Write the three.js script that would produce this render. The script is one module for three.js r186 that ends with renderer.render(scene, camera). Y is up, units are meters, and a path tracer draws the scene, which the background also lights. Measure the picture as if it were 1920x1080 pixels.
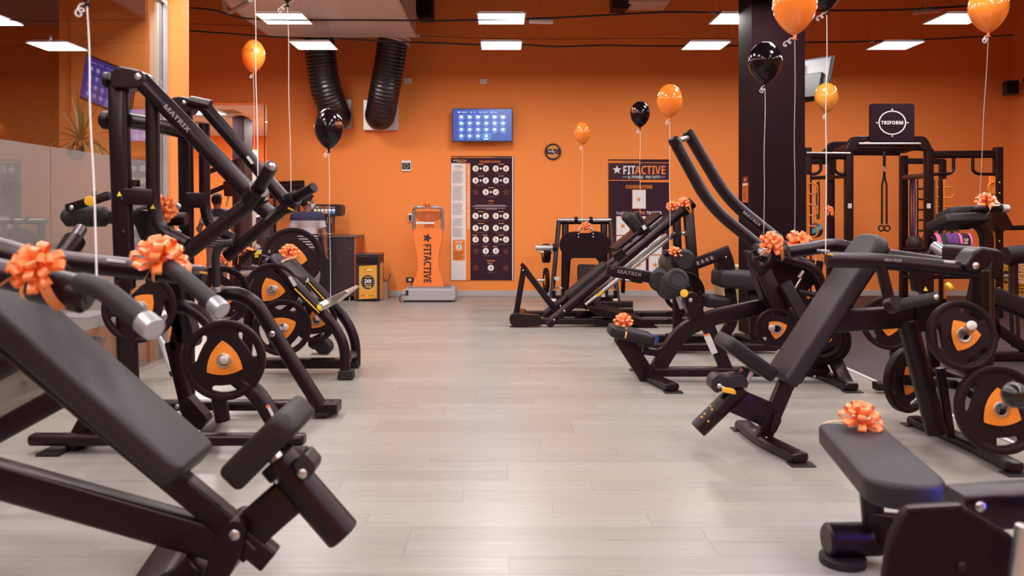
import * as THREE from 'three';
import { RoundedBoxGeometry } from 'three/addons/geometries/RoundedBoxGeometry.js';
import { mergeGeometries, mergeVertices, toCreasedNormals } from 'three/addons/utils/BufferGeometryUtils.js';
import { RectAreaLightUniformsLib } from 'three/addons/lights/RectAreaLightUniformsLib.js';
import { MarchingCubes } from 'three/addons/objects/MarchingCubes.js';
import { FontLoader } from 'three/addons/loaders/FontLoader.js';
import { TextGeometry } from 'three/addons/geometries/TextGeometry.js';

// ---------------------------------------------------------------- camera, light, exposure
const F = 1550, CX = 940, CY = 402, EYE = 1.32;            // focal length and principal point in pixels, eye height in metres
const scene = new THREE.Scene();
scene.background = new THREE.Color(0x000000);
const renderer = new THREE.WebGLRenderer();
renderer.toneMapping = THREE.LinearToneMapping;
renderer.toneMappingExposure = 1.75;
renderer.shadowMap.enabled = true;
const camera = new THREE.PerspectiveCamera(2 * Math.atan(540 / F) * 180 / Math.PI, 16 / 9, 0.05, 60);
camera.position.set(0, EYE, 0);
camera.lookAt(0, EYE, -10);
camera.setViewOffset(1920, 1080, 960 - CX, 540 - CY, 1920, 1080);
camera.focus = 9.6;
camera.userData.fStop = 2.6;
RectAreaLightUniformsLib.init();

const PANEL_LIGHT = 19, PANEL_GLOW = 3.2, PANEL_Y = 3.62;
const PANELS = [];                                          // the suspended square light panels, in rows across the hall
for (const z of [-11.25, -9.71, -8.17, -6.63, -5.09, -3.55, -2.01, -0.47, 1.07]) for (const x of [-2.55, 0, 2.78, 5.36]) PANELS.push([x, z]);
for (const [x, z] of PANELS) {
  const l = new THREE.RectAreaLight(new THREE.Color(1, 0.965, 0.945), PANEL_LIGHT, 0.535, 0.535);
  l.position.set(x, PANEL_Y - 0.022, z); l.lookAt(x, 0, z); l.name = 'panel_light'; scene.add(l);
}
for (const [x, z] of [[-5.2, -14.6], [-4.3, -16.2], [-6.4, -16.2]]) {   // recessed panels of the room behind the opening
  const l = new THREE.RectAreaLight(new THREE.Color(1, 0.965, 0.945), 62, 0.535, 0.535);
  l.position.set(x, 3.09, z); l.lookAt(x, 0, z); l.name = 'panel_light'; scene.add(l);
}

// ---------------------------------------------------------------- helpers
const V = (x, y, z) => new THREE.Vector3(x, y, z);
const P = (u, v, Z) => V((u - CX) * Z / F, EYE - (v - CY) * Z / F, -Z);      // pixel and distance -> point
const G = (u, v, y = 0) => P(u, v, (EYE - y) * F / (v - CY));                 // pixel on a level surface
const S = (px, Z) => px * Z / F;                                              // pixels -> metres at a distance
let seed = 7;
const rnd = () => { seed = (seed * 1664525 + 1013904223) >>> 0; return seed / 4294967296; };
const lin = (r, g, b) => new THREE.Color().setRGB(r, g, b);

function mat(color, roughness = 0.6, metalness = 0, extra = {}) {
  return new THREE.MeshPhysicalMaterial({ color, roughness, metalness, ...extra });
}
function canvasTexture(w, h, draw, repeat) {
  const c = document.createElement('canvas'); c.width = w; c.height = h;
  draw(c.getContext('2d'), w, h);
  const t = new THREE.CanvasTexture(c); t.colorSpace = THREE.SRGBColorSpace; t.magFilter = THREE.LinearFilter;
  if (repeat) { t.wrapS = t.wrapT = THREE.RepeatWrapping; }
  return t;
}
function noiseTexture(n, cells, lo, hi, seed0) {            // tiling value noise, grey
  let s = seed0; const r = () => { s = (s * 1664525 + 1013904223) >>> 0; return s / 4294967296; };
  const data = new Uint8Array(n * n * 4), layers = cells.map((c) => ({ c, v: Array.from({ length: c * c }, r) }));
  for (let y = 0; y < n; y++) for (let x = 0; x < n; x++) {
    let a = 0, w = 0;
    layers.forEach(({ c, v }, k) => {
      const fx = x / n * c, fy = y / n * c, x0 = Math.floor(fx), y0 = Math.floor(fy), tx = fx - x0, ty = fy - y0;
      const q = (i, j) => v[(j % c) * c + (i % c)], sx = tx * tx * (3 - 2 * tx), sy = ty * ty * (3 - 2 * ty);
      const val = (q(x0, y0) * (1 - sx) + q(x0 + 1, y0) * sx) * (1 - sy) + (q(x0, y0 + 1) * (1 - sx) + q(x0 + 1, y0 + 1) * sx) * sy;
      const g = 1 / (k + 1); a += val * g; w += g;
    });
    const val = Math.round(255 * (lo + (hi - lo) * a / w)), o = (y * n + x) * 4;
    data[o] = data[o + 1] = data[o + 2] = val; data[o + 3] = 255;
  }
  const t = new THREE.DataTexture(data, n, n); t.wrapS = t.wrapT = THREE.RepeatWrapping; t.magFilter = THREE.LinearFilter; t.needsUpdate = true;
  return t;
}

const taken = new Map();
function numbered(name) {
  const k = taken.get(name) || 0; taken.set(name, k + 1);
  return k ? `${name}_${String(k).padStart(3, '0')}` : name;
}
function mesh(name, geo, m, parent) {
  const o = new THREE.Mesh(geo, m); o.name = name; o.castShadow = o.receiveShadow = true;
  if (parent) parent.add(o);
  return o;
}
function tag(o, label, category, group) {
  o.userData.label = label; o.userData.category = category; if (group) o.userData.group = group;
  return o;
}
function structure(name, geo, m) {
  const o = mesh(numbered(name), geo, m, scene); o.userData.kind = 'structure'; return o;
}
function thing(name, label, category, group) {
  const g = new THREE.Group(); g.name = numbered(name); scene.add(g);
  return tag(g, label, category, group);
}
const tmpBox = new THREE.Box3();
function settle(g) {                                        // puts a thing's origin at the middle of its base, leaving everything where it is
  g.updateMatrixWorld(true); tmpBox.setFromObject(g);
  const b = V((tmpBox.min.x + tmpBox.max.x) / 2, tmpBox.min.y, (tmpBox.min.z + tmpBox.max.z) / 2);
  g.position.add(b); for (const c of g.children) c.position.sub(b);
  return g;
}
function copyThing(src, label, group) {
  const c = src.clone(); c.name = numbered(src.name.replace(/_\d{3}$/, '')); c.userData = { ...src.userData };
  scene.add(c); if (label) c.userData.label = label; if (group) c.userData.group = group;
  return c;
}

// --- geometry: boxes, sweeps, pads
function box(w, h, d, x = 0, y = 0, z = 0) { const g = new THREE.BoxGeometry(w, h, d); g.translate(x, y, z); return g; }
function boxAt(x0, x1, y0, y1, z0, z1) { return box(x1 - x0, y1 - y0, z1 - z0, (x0 + x1) / 2, (y0 + y1) / 2, (z0 + z1) / 2); }
function rbox(w, h, d, r = 0.005, x = 0, y = 0, z = 0, seg = 2) {
  const g = new RoundedBoxGeometry(w, h, d, seg, Math.min(r, w / 2.02, h / 2.02, d / 2.02)); g.translate(x, y, z); return g;
}
const circle = (r, n = 18) => Array.from({ length: n }, (_, i) => [r * Math.cos(2 * Math.PI * i / n), r * Math.sin(2 * Math.PI * i / n)]);
function rrect(a, b, r, n = 4) {                            // rounded rectangle, a wide along the first axis
  r = Math.min(r, a / 2 - 1e-4, b / 2 - 1e-4); const out = [];
  for (let k = 0; k < 4; k++) {
    const sx = k === 0 || k === 3 ? 1 : -1, sy = k < 2 ? 1 : -1;
    for (let i = 0; i <= n; i++) {
      const t = (k + i / n) * Math.PI / 2;
      out.push([sx * (a / 2 - r) + r * Math.cos(t), sy * (b / 2 - r) + r * Math.sin(t)]);
    }
  }
  return out;
}
function rounded(pts, bend) {                               // a polyline with its inner corners rounded
  if (!bend || pts.length < 3) return pts;
  const out = [pts[0]];
  for (let i = 1; i < pts.length - 1; i++) {
    const a = pts[i - 1], b = pts[i], c = pts[i + 1];
    const l = Math.min(bend, a.distanceTo(b) * 0.48, b.distanceTo(c) * 0.48);
    const p = b.clone().lerp(a, l / a.distanceTo(b)), q = b.clone().lerp(c, l / b.distanceTo(c));
    for (let k = 0; k <= 8; k++) {
      const t = k / 8, m = p.clone().multiplyScalar((1 - t) ** 2).addScaledVector(b, 2 * t * (1 - t)).addScaledVector(q, t * t);
      out.push(m);
    }
  }
  out.push(pts[pts.length - 1]);
  return out;
}
function smooth(pts, n = 24) { return new THREE.CatmullRomCurve3(pts, false, 'centripetal').getPoints(n); }
function sweep(pts, profile, { ref, cap = 0.003, scale, open } = {}) {
  const n = profile.length, pos = [], idx = [], rings = [];
  let A0 = ref ? ref.clone() : null;
  const T = pts.map((p, i) => { const a = pts[Math.max(0, i - 1)], b = pts[Math.min(pts.length - 1, i + 1)]; return b.clone().sub(a).normalize(); });
  if (!A0) { A0 = Math.abs(T[0].z) < 0.8 ? V(0, 0, 1) : V(0, 1, 0); }
  const size = Math.max(...profile.map(([a, b]) => Math.hypot(a, b)));
  const ring = (p, t, A, k) => { const B = t.clone().cross(A); rings.push(pos.length / 3); for (const [a, b] of profile) pos.push(p.x + (A.x * a + B.x * b) * k, p.y + (A.y * a + B.y * b) * k, p.z + (A.z * a + B.z * b) * k); };
  let A = A0;
  pts.forEach((p, i) => {
    const t = T[i], base = ref ? ref : A;
    A = base.clone().addScaledVector(t, -base.dot(t)); if (A.lengthSq() < 1e-6) A = V(0, 1, 0).addScaledVector(t, -t.y); A.normalize();
    const k = scale ? scale(i / (pts.length - 1)) : 1;
    if (i === 0 && cap) { ring(p, t, A, k * (1 - cap / size)); ring(p.clone().addScaledVector(t, Math.min(cap, p.distanceTo(pts[1]) * 0.4)), t, A, k); }
    else if (i === pts.length - 1 && cap) { ring(p.clone().addScaledVector(t, -Math.min(cap, p.distanceTo(pts[i - 1]) * 0.4)), t, A, k); ring(p, t, A, k * (1 - cap / size)); }
    else ring(p, t, A, k);
  });
  for (let r = 0; r + 1 < rings.length; r++) for (let i = 0; i < n; i++) {
    const a = rings[r] + i, b = rings[r] + (i + 1) % n, c = rings[r + 1] + i, d = rings[r + 1] + (i + 1) % n;
    idx.push(a, b, d, a, d, c);
  }
  if (!open) {
    for (let i = 1; i + 1 < n; i++) { idx.push(rings[0], rings[0] + i + 1, rings[0] + i); const e = rings[rings.length - 1]; idx.push(e, e + i, e + i + 1); }
  }
  const g = new THREE.BufferGeometry(); g.setAttribute('position', new THREE.Float32BufferAttribute(pos, 3)); g.setIndex(idx);
  const c = toCreasedNormals(g, 0.62);
  const uv = new Float32Array(c.attributes.position.count * 2), q = c.attributes.position;
  for (let i = 0; i < q.count; i++) { uv[2 * i] = (q.getX(i) + q.getZ(i)) * 4; uv[2 * i + 1] = (q.getY(i) + q.getZ(i) * 0.3) * 4; }
  c.setAttribute('uv', new THREE.BufferAttribute(uv, 2));
  return c;
}
const tubeGeo = (pts, r, o = {}) => sweep(o.smooth ? smooth(pts, o.smooth) : rounded(pts, o.bend), circle(r, o.n || 18), o);
const beamGeo = (pts, wz, wp, o = {}) => sweep(o.smooth ? smooth(pts, o.smooth) : rounded(pts, o.bend), rrect(wz, wp, o.r ?? 0.012, 3), { ref: o.ref || V(0, 0, 1), ...o });
function basis(origin, x, y, z) { return new THREE.Matrix4().makeBasis(x, y, z).setPosition(origin); }
function outline(pts, radii) {                              // closed shape with rounded corners
  const s = new THREE.Shape(), n = pts.length;
  pts.forEach((b, i) => {
    const a = pts[(i + n - 1) % n], c = pts[(i + 1) % n], r = Array.isArray(radii) ? radii[i] : radii;
    const la = Math.hypot(a[0] - b[0], a[1] - b[1]), lc = Math.hypot(c[0] - b[0], c[1] - b[1]), l = Math.min(r, la * 0.49, lc * 0.49);
    const p = [b[0] + (a[0] - b[0]) * l / la, b[1] + (a[1] - b[1]) * l / la], q = [b[0] + (c[0] - b[0]) * l / lc, b[1] + (c[1] - b[1]) * l / lc];
    if (i === 0) s.moveTo(...p); else s.lineTo(...p);
    s.quadraticCurveTo(b[0], b[1], q[0], q[1]);
  });
  s.closePath(); return s;
}
function extrude(shape, depth, bevel = 0.004, seg = 2, curve = 8) {
  const g = new THREE.ExtrudeGeometry(shape, { depth: Math.max(1e-4, depth - 2 * bevel), bevelEnabled: bevel > 0, bevelThickness: bevel, bevelSize: bevel, bevelOffset: -bevel, bevelSegments: seg, curveSegments: curve });
  g.translate(0, 0, bevel); return g;
}
function padGeo(A, B, across, width, thick, o = {}) {       // cushion whose back face runs from A to B; across: direction of its width
  const x = B.clone().sub(A), len = x.length(); x.normalize();
  const y = across.clone().addScaledVector(x, -across.dot(x)).normalize(), z = x.clone().cross(y);
  const w0 = width / 2, w1 = (o.endWidth ?? width) / 2, r0 = o.r0 ?? o.r ?? 0.04, r1 = o.r1 ?? o.r ?? 0.04;
  const sh = outline([[0, -w0], [len, -w1], [len, w1], [0, w0]], [r0, r1, r1, r0]);
  const g = extrude(sh, thick, o.bevel ?? Math.min(0.018, thick * 0.35), 4, 10);
  g.applyMatrix4(basis(A, x, y, o.flip ? z.clone().negate() : z));
  if (o.flip) { const i = g.index; if (i) { for (let k = 0; k < i.count; k += 3) { const t = i.getX(k); i.setX(k, i.getX(k + 2)); i.setX(k + 2, t); } } else flipTriangles(g); }
  return toCreasedNormals(g.index ? g.toNonIndexed() : g, 0.7);
}
function flipTriangles(g) {
  for (const key of Object.keys(g.attributes)) {
    const a = g.attributes[key], n = a.itemSize;
    for (let t = 0; t < a.count; t += 3) for (let k = 0; k < n; k++) { const i = t * n + k, j = (t + 2) * n + k, q = a.array[i]; a.array[i] = a.array[j]; a.array[j] = q; }
  }
}
function plateShapeAt(shape, depth, origin, x, y, o = {}) { const g = extrude(shape, depth, o.bevel ?? 0.003); g.applyMatrix4(basis(origin, x, y, x.clone().cross(y))); return g; }
function poly(pxs, Z, depth, o = {}) {                      // plate cut to an outline given in pixels, standing at distance Z and running depth further away
  const pts = pxs.map(([u, v]) => { const p = P(u, v, Z); return [p.x, p.y]; });
  let area = 0; pts.forEach((p, i) => { const q = pts[(i + 1) % pts.length]; area += p[0] * q[1] - q[0] * p[1]; });
  if (area < 0) pts.reverse();
  const g = extrude(outline(pts, o.r ?? 0.012), depth, o.bevel ?? 0.004); g.translate(0, 0, -Z - depth);
  return g;
}
const lathe = (pts, n = 32) => new THREE.LatheGeometry(pts.map(([r, y]) => new THREE.Vector2(r, y)), n);
function aim(geo, from, dir) {                              // turns a geometry built along +y so that it runs along dir from a point
  const q = new THREE.Quaternion().setFromUnitVectors(V(0, 1, 0), dir.clone().normalize());
  geo.applyQuaternion(q); geo.translate(from.x, from.y, from.z); return geo;
}
function aimZ(o, from, dir) { o.quaternion.setFromUnitVectors(V(0, 0, 1), dir.clone().normalize()); o.position.copy(from); return o; }
const cyl = (r, l, n = 24, bevel = 0.003) => lathe([[0, 0], [r - bevel, 0], [r, bevel], [r, l - bevel], [r - bevel, l], [0, l]], n);
const rod = (a, b, r, n = 16, bevel = 0.003) => aim(cyl(r, a.distanceTo(b), n, bevel), a, b.clone().sub(a));
// ---------------------------------------------------------------- materials
const fineNoise = noiseTexture(256, [64, 128, 32], 0.2, 0.8, 11);
const wideNoise = noiseTexture(512, [5, 11, 23, 61], 0, 1, 23);
const M = {}, warmSheen = lin(0.85, 0.55, 0.62);
M.frame = mat(lin(0.0062, 0.0022, 0.0035), 0.36, 0, { specularIntensity: 0.8, specularColor: lin(0.92, 0.70, 0.78), bumpMap: fineNoise, bumpScale: 0.0004 });
M.frameFlat = mat(lin(0.0075, 0.0026, 0.0040), 0.62, 0, { specularIntensity: 0.5, specularColor: warmSheen });
M.rubber = mat(lin(0.009, 0.004, 0.0055), 0.62);
M.plateRubber = mat(lin(0.0075, 0.0032, 0.0045), 0.55, 0, { specularIntensity: 0.6, specularColor: warmSheen, bumpMap: fineNoise, bumpScale: 0.0003 });
M.pad = mat(lin(0.0195, 0.0125, 0.0170), 0.52, 0, { specularIntensity: 0.75, bumpMap: fineNoise, bumpScale: 0.0006 });
M.padDark = mat(lin(0.0105, 0.0055, 0.0075), 0.52, 0, { specularIntensity: 0.7 });
M.foam = mat(lin(0.0125, 0.007, 0.0095), 0.65);
M.chrome = mat(lin(0.62, 0.59, 0.58), 0.38, 1);
M.steel = mat(lin(0.55, 0.51, 0.50), 0.34, 1);
M.aluminium = mat(lin(0.62, 0.60, 0.59), 0.38, 0.85);
M.silverCap = mat(lin(0.46, 0.44, 0.45), 0.36, 0.7);
M.galvanised = mat(lin(0.60, 0.57, 0.56), 0.45, 0.6);
M.badge = mat(lin(0.74, 0.215, 0.016), 0.45);
M.yellow = mat(lin(0.80, 0.42, 0.02), 0.4);
M.yellowBright = mat(lin(0.85, 0.68, 0.03), 0.45);
M.orangeMetal = mat(lin(0.72, 0.20, 0.028), 0.4);
M.wall = mat(lin(0.86, 0.262, 0.060), 0.9, 0, { bumpMap: wideNoise, bumpScale: 0.0 });
M.white = mat(lin(0.75, 0.72, 0.70), 0.5);
M.label = mat(lin(0.62, 0.60, 0.60), 0.5);
M.lettering = mat(lin(0.20, 0.17, 0.18), 0.5);
M.bow = mat(lin(0.92, 0.27, 0.075), 0.26, 0, { side: THREE.DoubleSide, transmission: 0.25, thickness: 0 });
M.ribbonTan = mat(lin(0.86, 0.40, 0.16), 0.3, 0, { side: THREE.DoubleSide });
M.string = mat(lin(0.72, 0.68, 0.68), 0.5);
M.balloonOrange = mat(lin(0.88, 0.22, 0.028), 0.14, 0, { clearcoat: 0.4, clearcoatRoughness: 0.05 });
M.balloonBlack = mat(lin(0.008, 0.0035, 0.0055), 0.12, 0, { specularIntensity: 0.6 });
M.balloonAmber = mat(lin(0.80, 0.30, 0.04), 0.14, 0, { clearcoat: 0.4, clearcoatRoughness: 0.05 });
M.blackPlastic = mat(lin(0.014, 0.009, 0.011), 0.45);
M.column = mat(lin(0.0105, 0.0028, 0.0048), 0.7, 0, { specularIntensity: 0.35, specularColor: warmSheen });
M.grey = mat(lin(0.33, 0.31, 0.31), 0.5);
M.blue = mat(lin(0.03, 0.075, 0.30), 0.5);
// ---------------------------------------------------------------- the hall
const WZ = -13.36, GX = -3.02;                              // back wall, plane of the glass partition
function slotShape(x0, x1, y0, y1, holes = []) {
  const s = new THREE.Shape([new THREE.Vector2(x0, y0), new THREE.Vector2(x1, y0), new THREE.Vector2(x1, y1), new THREE.Vector2(x0, y1)]);
  for (const [a, b, c, d] of holes) s.holes.push(new THREE.Path([new THREE.Vector2(a, c), new THREE.Vector2(a, d), new THREE.Vector2(b, d), new THREE.Vector2(b, c)]));
  return s;
}
const OPEN_X0 = -6.6, OPEN_X1 = -3.785, OPEN_H = 3.12, TOP = 5.3;
{
  const s = new THREE.Shape([[-7.6, 0], [OPEN_X0, 0], [OPEN_X0, OPEN_H], [OPEN_X1, OPEN_H], [OPEN_X1, 0], [8.43, 0], [8.43, TOP], [-7.6, TOP]].map(([x, y]) => new THREE.Vector2(x, y)));
  const g = new THREE.ExtrudeGeometry(s, { depth: 0.22, bevelEnabled: false }); g.translate(0, 0, WZ - 0.22);
  structure('wall_back', g, M.wall);
}
structure('wall_right', boxAt(8.23, 8.43, 0, TOP, WZ, 3.2), M.wall);
structure('wall_left', boxAt(-7.8, -7.6, 0, TOP, WZ, 3.2), M.wall);
structure('wall_rear', boxAt(-7.8, 8.43, 0, TOP, 3.2, 3.4), M.wall);
structure('ceiling', boxAt(-7.8, 8.43, TOP, TOP + 0.2, WZ - 0.22, 3.4), mat(lin(0.035, 0.02, 0.02), 0.9));
structure('baseboard_back', rbox(8.23 - OPEN_X1, 0.095, 0.016, 0.004, (8.23 + OPEN_X1) / 2, 0.0475, WZ + 0.008), mat(lin(0.44, 0.40, 0.38), 0.5));
structure('baseboard_right', rbox(0.016, 0.095, 13.2, 0.004, 8.222, 0.0475, WZ + 6.7), mat(lin(0.44, 0.40, 0.38), 0.5));

// --- the plank floor: boards nearby are pieces, the rest of the floor is one printed surface
const PL = 1.22, PW = 0.152;
const woodTones = [[0.286, 0.265, 0.242], [0.298, 0.277, 0.254], [0.270, 0.249, 0.227], [0.309, 0.289, 0.267], [0.292, 0.267, 0.241], [0.278, 0.260, 0.240]];
function grain(ctx, w, h, x0, y0, base, r) {                // long streaks of oak print inside one board
  ctx.save(); ctx.beginPath(); ctx.rect(x0, y0, w, h); ctx.clip();
  ctx.fillStyle = `rgb(${base[0]},${base[1]},${base[2]})`; ctx.fillRect(x0, y0, w, h);
  for (let k = 0; k < h * 2.4; k++) {
    const y = y0 + r() * h, l = w * (0.1 + 0.6 * r()), x = x0 + r() * (w + l) - l, d = (r() - 0.52) * 150;
    ctx.strokeStyle = `rgba(${base[0] + d | 0},${base[1] + d * 0.95 | 0},${base[2] + d * 0.9 | 0},${0.16 + 0.3 * r()})`; ctx.lineWidth = 0.6 + 2.2 * r() * r();
    ctx.beginPath(); ctx.moveTo(x, y); ctx.bezierCurveTo(x + l * 0.3, y + (r() - 0.5) * 4, x + l * 0.7, y + (r() - 0.5) * 4, x + l, y + (r() - 0.5) * 3); ctx.stroke();
  }
  ctx.restore();
}
const toByte = (c) => c.map((v) => Math.round(255 * (v <= 0.0031308 ? 12.92 * v : 1.055 * v ** (1 / 2.4) - 0.055)));
const plankTextures = [0, 1, 2, 3].map((k) => canvasTexture(1024, 128, (ctx, w, h) => grain(ctx, w, h, 0, 0, [214, 212, 210], ((s) => () => { s = (s * 1664525 + 1013904223) >>> 0; return s / 4294967296; })(31 + k * 77))));
const plankRough = noiseTexture(256, [6, 40, 90], 0.80, 1.0, 5);
const plankMats = [];
for (let k = 0; k < 12; k++) {
  const t = woodTones[k % 6].map((v) => v / 0.66);
  plankMats.push(mat(lin(...t), 0.36, 0, { map: plankTextures[(k * 7 + (k / 6 | 0)) % 4], roughnessMap: plankRough }));
}
const ZN = 0.6, ZF = 7.9, rowsNear = Math.round((ZF - ZN) / PW);
const floor = new THREE.Group(); floor.name = 'floor'; floor.userData.kind = 'structure'; scene.add(floor);
mesh('underlay', boxAt(-7.8, 8.43, -0.12, -0.006, WZ - 7.2, 3.4), mat(lin(0.10, 0.08, 0.07), 0.9), floor);
{
  const r = ((s) => () => { s = (s * 1664525 + 1013904223) >>> 0; return s / 4294967296; })(99);
  const X0 = GX, X1 = 2.935;
  const cache = new Map();
  const board = (len) => {
    const key = len.toFixed(3);
    if (!cache.has(key)) {
      const g = new THREE.BoxGeometry(len - 0.0012, 0.006, PW - 0.0012); g.translate(0, -0.003, 0);
      const uv = g.attributes.uv, p = g.attributes.position;
      for (let i = 0; i < p.count; i++) uv.setXY(i, (p.getX(i) + len / 2) / PL, (p.getZ(i) + PW / 2) / PW);
      cache.set(key, g);
    }
    return cache.get(key);
  };
  for (let row = 0; row < rowsNear; row++) {
    const z = -(ZF - (row + 0.5) * PW);
    let x = X0 - [0, 0.41, 0.82, 0.2, 0.61, 1.02][(row * 5 + (row / 6 | 0)) % 6];
    while (x < X1 - 0.01) {
      const a = Math.max(x, X0), b = Math.min(x + PL, X1);
      if (b - a > 0.05) {
        const o = mesh('plank', board(b - a), plankMats[Math.floor(r() * 12)], floor); o.position.set((a + b) / 2, 0, z);
      }
      x += PL;
    }
  }
  const far = canvasTexture(2048, 1024, (ctx, w, h) => {
    const rows = 14, bw = w / 4, bh = h / rows, q = ((s) => () => { s = (s * 1664525 + 1013904223) >>> 0; return s / 4294967296; })(4);
    for (let j = 0; j < rows; j++) for (let i = -1; i < 5; i++) {
      const off = [0, 0.33, 0.67, 0.16, 0.5, 0.83][(j * 5) % 6] * bw;
      const t = woodTones[Math.floor(q() * 6)];
      if (i < 4) { grain(ctx, bw, bh, i * bw + off - (i === 3 ? 0 : 0), j * bh, toByte(t), q); if (i === 3) grain(ctx, off, bh, 0, j * bh, toByte(t), q); }
      ctx.fillStyle = 'rgba(70,55,48,0.55)'; ctx.fillRect(0, j * bh, w, 1); ctx.fillRect(i * bw + off, j * bh, 1, bh);
    }
  }, true);
  const farMat = mat(0xffffff, 0.36, 0, { map: far, roughnessMap: plankRough });
  const slab = (x0, x1, z0, z1) => {
    const g = boxAt(x0, x1, -0.006, 0, z0, z1), uv = g.attributes.uv, p = g.attributes.position;
    for (let i = 0; i < p.count; i++) uv.setXY(i, p.getX(i) / (4 * PL), p.getZ(i) / (14 * PW));
    return g;
  };
  mesh('plank_surface', mergeGeometries([slab(X0, X1, WZ - 7, -ZF), slab(-7.6, X0, WZ - 7, 3.2), slab(X0, 8.2, -ZN + 0.003, 3.2)]), farMat, floor);
}
// --- rubber floor of the free-weight zone, with its pale edge strip
{
  const t = canvasTexture(512, 512, (ctx, w, h) => {
    const q = ((s) => () => { s = (s * 1664525 + 1013904223) >>> 0; return s / 4294967296; })(8);
    ctx.fillStyle = 'rgb(58,42,47)'; ctx.fillRect(0, 0, w, h);
    for (let k = 0; k < 9000; k++) { const v = q(); ctx.fillStyle = v > 0.8 ? 'rgba(112,96,100,0.55)' : 'rgba(38,26,30,0.5)'; ctx.fillRect(q() * w, q() * h, 1 + q() * 2, 1 + q() * 2); }
  }, true);
  const m = mat(0xffffff, 0.62, 0, { map: t });
  const f = new THREE.Group(); f.name = 'floor_rubber'; f.userData.kind = 'structure'; scene.add(f);
  const g = rbox(0.870, 0.014, 0.998, 0.003);
  for (let i = 0; i < 6; i++) for (let j = 0; j < 14; j++) { const o = mesh('rubber_tile', g, m, f); o.position.set(2.968 + 0.436 + i * 0.872, 0.001, WZ + 0.52 + j); }
  structure('trim_1', rbox(0.035, 0.012, 13.2, 0.003, 2.949, 0.004, WZ + 6.7), mat(lin(0.55, 0.52, 0.50), 0.45));
}
// --- column
{
  const g = new THREE.Group(); g.name = 'column'; g.userData.kind = 'structure'; scene.add(g);
  mesh('shaft', rbox(0.572, TOP, 0.51, 0.006, 2.985, TOP / 2, -9.155), M.column, g);
  const st = canvasTexture(96, 240, (c, w, h) => {
    c.fillStyle = '#c9622c'; c.fillRect(0, 0, w, h); c.fillStyle = '#3a1c20'; c.fillRect(0, 0, w, 62);
    c.fillStyle = '#eadfd8'; c.font = 'bold 22px sans-serif'; c.textAlign = 'center'; c.fillRect(10, 66, w - 20, 18); c.fillStyle = '#d4773c'; c.beginPath(); c.arc(w / 2, 32, 20, 0, 7); c.fill();
    c.fillStyle = '#5a2a20'; for (let k = 0; k < 8; k++) c.fillRect(14, 96 + k * 16, w - 28 - (k % 3) * 10, 6);
  });
  const s = mesh('sticker', new THREE.BoxGeometry(0.003, 0.29, 0.22), mat(0xffffff, 0.5, 0, { map: st }), g);
  s.position.set(2.697, P(1393, 355, 9.15).y, -9.14);
}
// --- glass partition: panes, film, frame
const glassMat = new THREE.MeshPhysicalMaterial({ color: lin(0.975, 0.985, 0.975), roughness: 0.0, transmission: 1, thickness: 0, ior: 1.52 });
const filmMat = new THREE.MeshPhysicalMaterial({ color: lin(0.36, 0.325, 0.325), roughness: 1, transmission: 0.25, thickness: 0 });
{
  const z0 = 1.9, joints = [-1.9, 0.0, 1.85, 3.7, 5.55, 7.36], top = 3.22;
  const w = new THREE.Group(); w.name = 'window_1'; w.userData.kind = 'structure'; scene.add(w);
  for (let i = 0; i + 1 < joints.length; i++) {
    const a = joints[i] + 0.003, b = joints[i + 1] - 0.003;
    mesh('pane', boxAt(GX - 0.006, GX + 0.006, 0.03, top, -b, -a), glassMat, w);
    mesh('frosted_film', boxAt(GX - 0.0085, GX - 0.0075, 0.475, 1.775, -b, -a), filmMat, w);
  }
  mesh('floor_channel', boxAt(GX - 0.025, GX + 0.025, 0.0, 0.035, -7.36, 1.9), M.aluminium, w);
  mesh('head_channel', boxAt(GX - 0.03, GX + 0.03, top - 0.02, top + 0.06, -7.36, 1.9), M.aluminium, w);
  // end post: two aluminium channels with a dark gasket
  mesh('post', mergeGeometries([boxAt(GX - 0.02, GX + 0.004, 0, top, -7.415, -7.36), boxAt(GX + 0.011, GX + 0.05, 0, top, -7.415, -7.35)]), M.aluminium, w);
  mesh('gasket', boxAt(GX + 0.003, GX + 0.012, 0, top, -7.41, -7.375), M.blackPlastic, w);
  mesh('edge_profile', boxAt(GX - 0.115, GX - 0.022, 0, top, -7.415, -7.37), mat(lin(0.50, 0.49, 0.42), 0.5), w);
}
structure('wall_left_partition', boxAt(-3.09, -2.95, 3.28, TOP, -7.42, 3.2), M.wall);
structure('wall_studio_side', boxAt(-3.86, -2.857, 0, TOP, -7.56, -7.416), M.wall);
structure('wall_studio_return', boxAt(-3.98, -3.86, 0, 3.5, -9.6, -7.44), M.wall);
structure('wall_studio_rear', boxAt(-7.6, -3.86, 0, 3.5, -9.72, -9.6), M.wall);
{
  const s = new THREE.Shape([[-7.6, 3.2], [-3.1, 3.2], [-3.1, -7.416], [-3.86, -7.416], [-3.86, -9.72], [-7.6, -9.72]].map(([x, z]) => new THREE.Vector2(x, -z)));
  const g = new THREE.ExtrudeGeometry(s, { depth: 0.1, bevelEnabled: false }); g.rotateX(-Math.PI / 2); g.translate(0, 3.5, 0);
  structure('ceiling_studio', g, mat(lin(0.55, 0.50, 0.48), 0.9));
}
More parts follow.
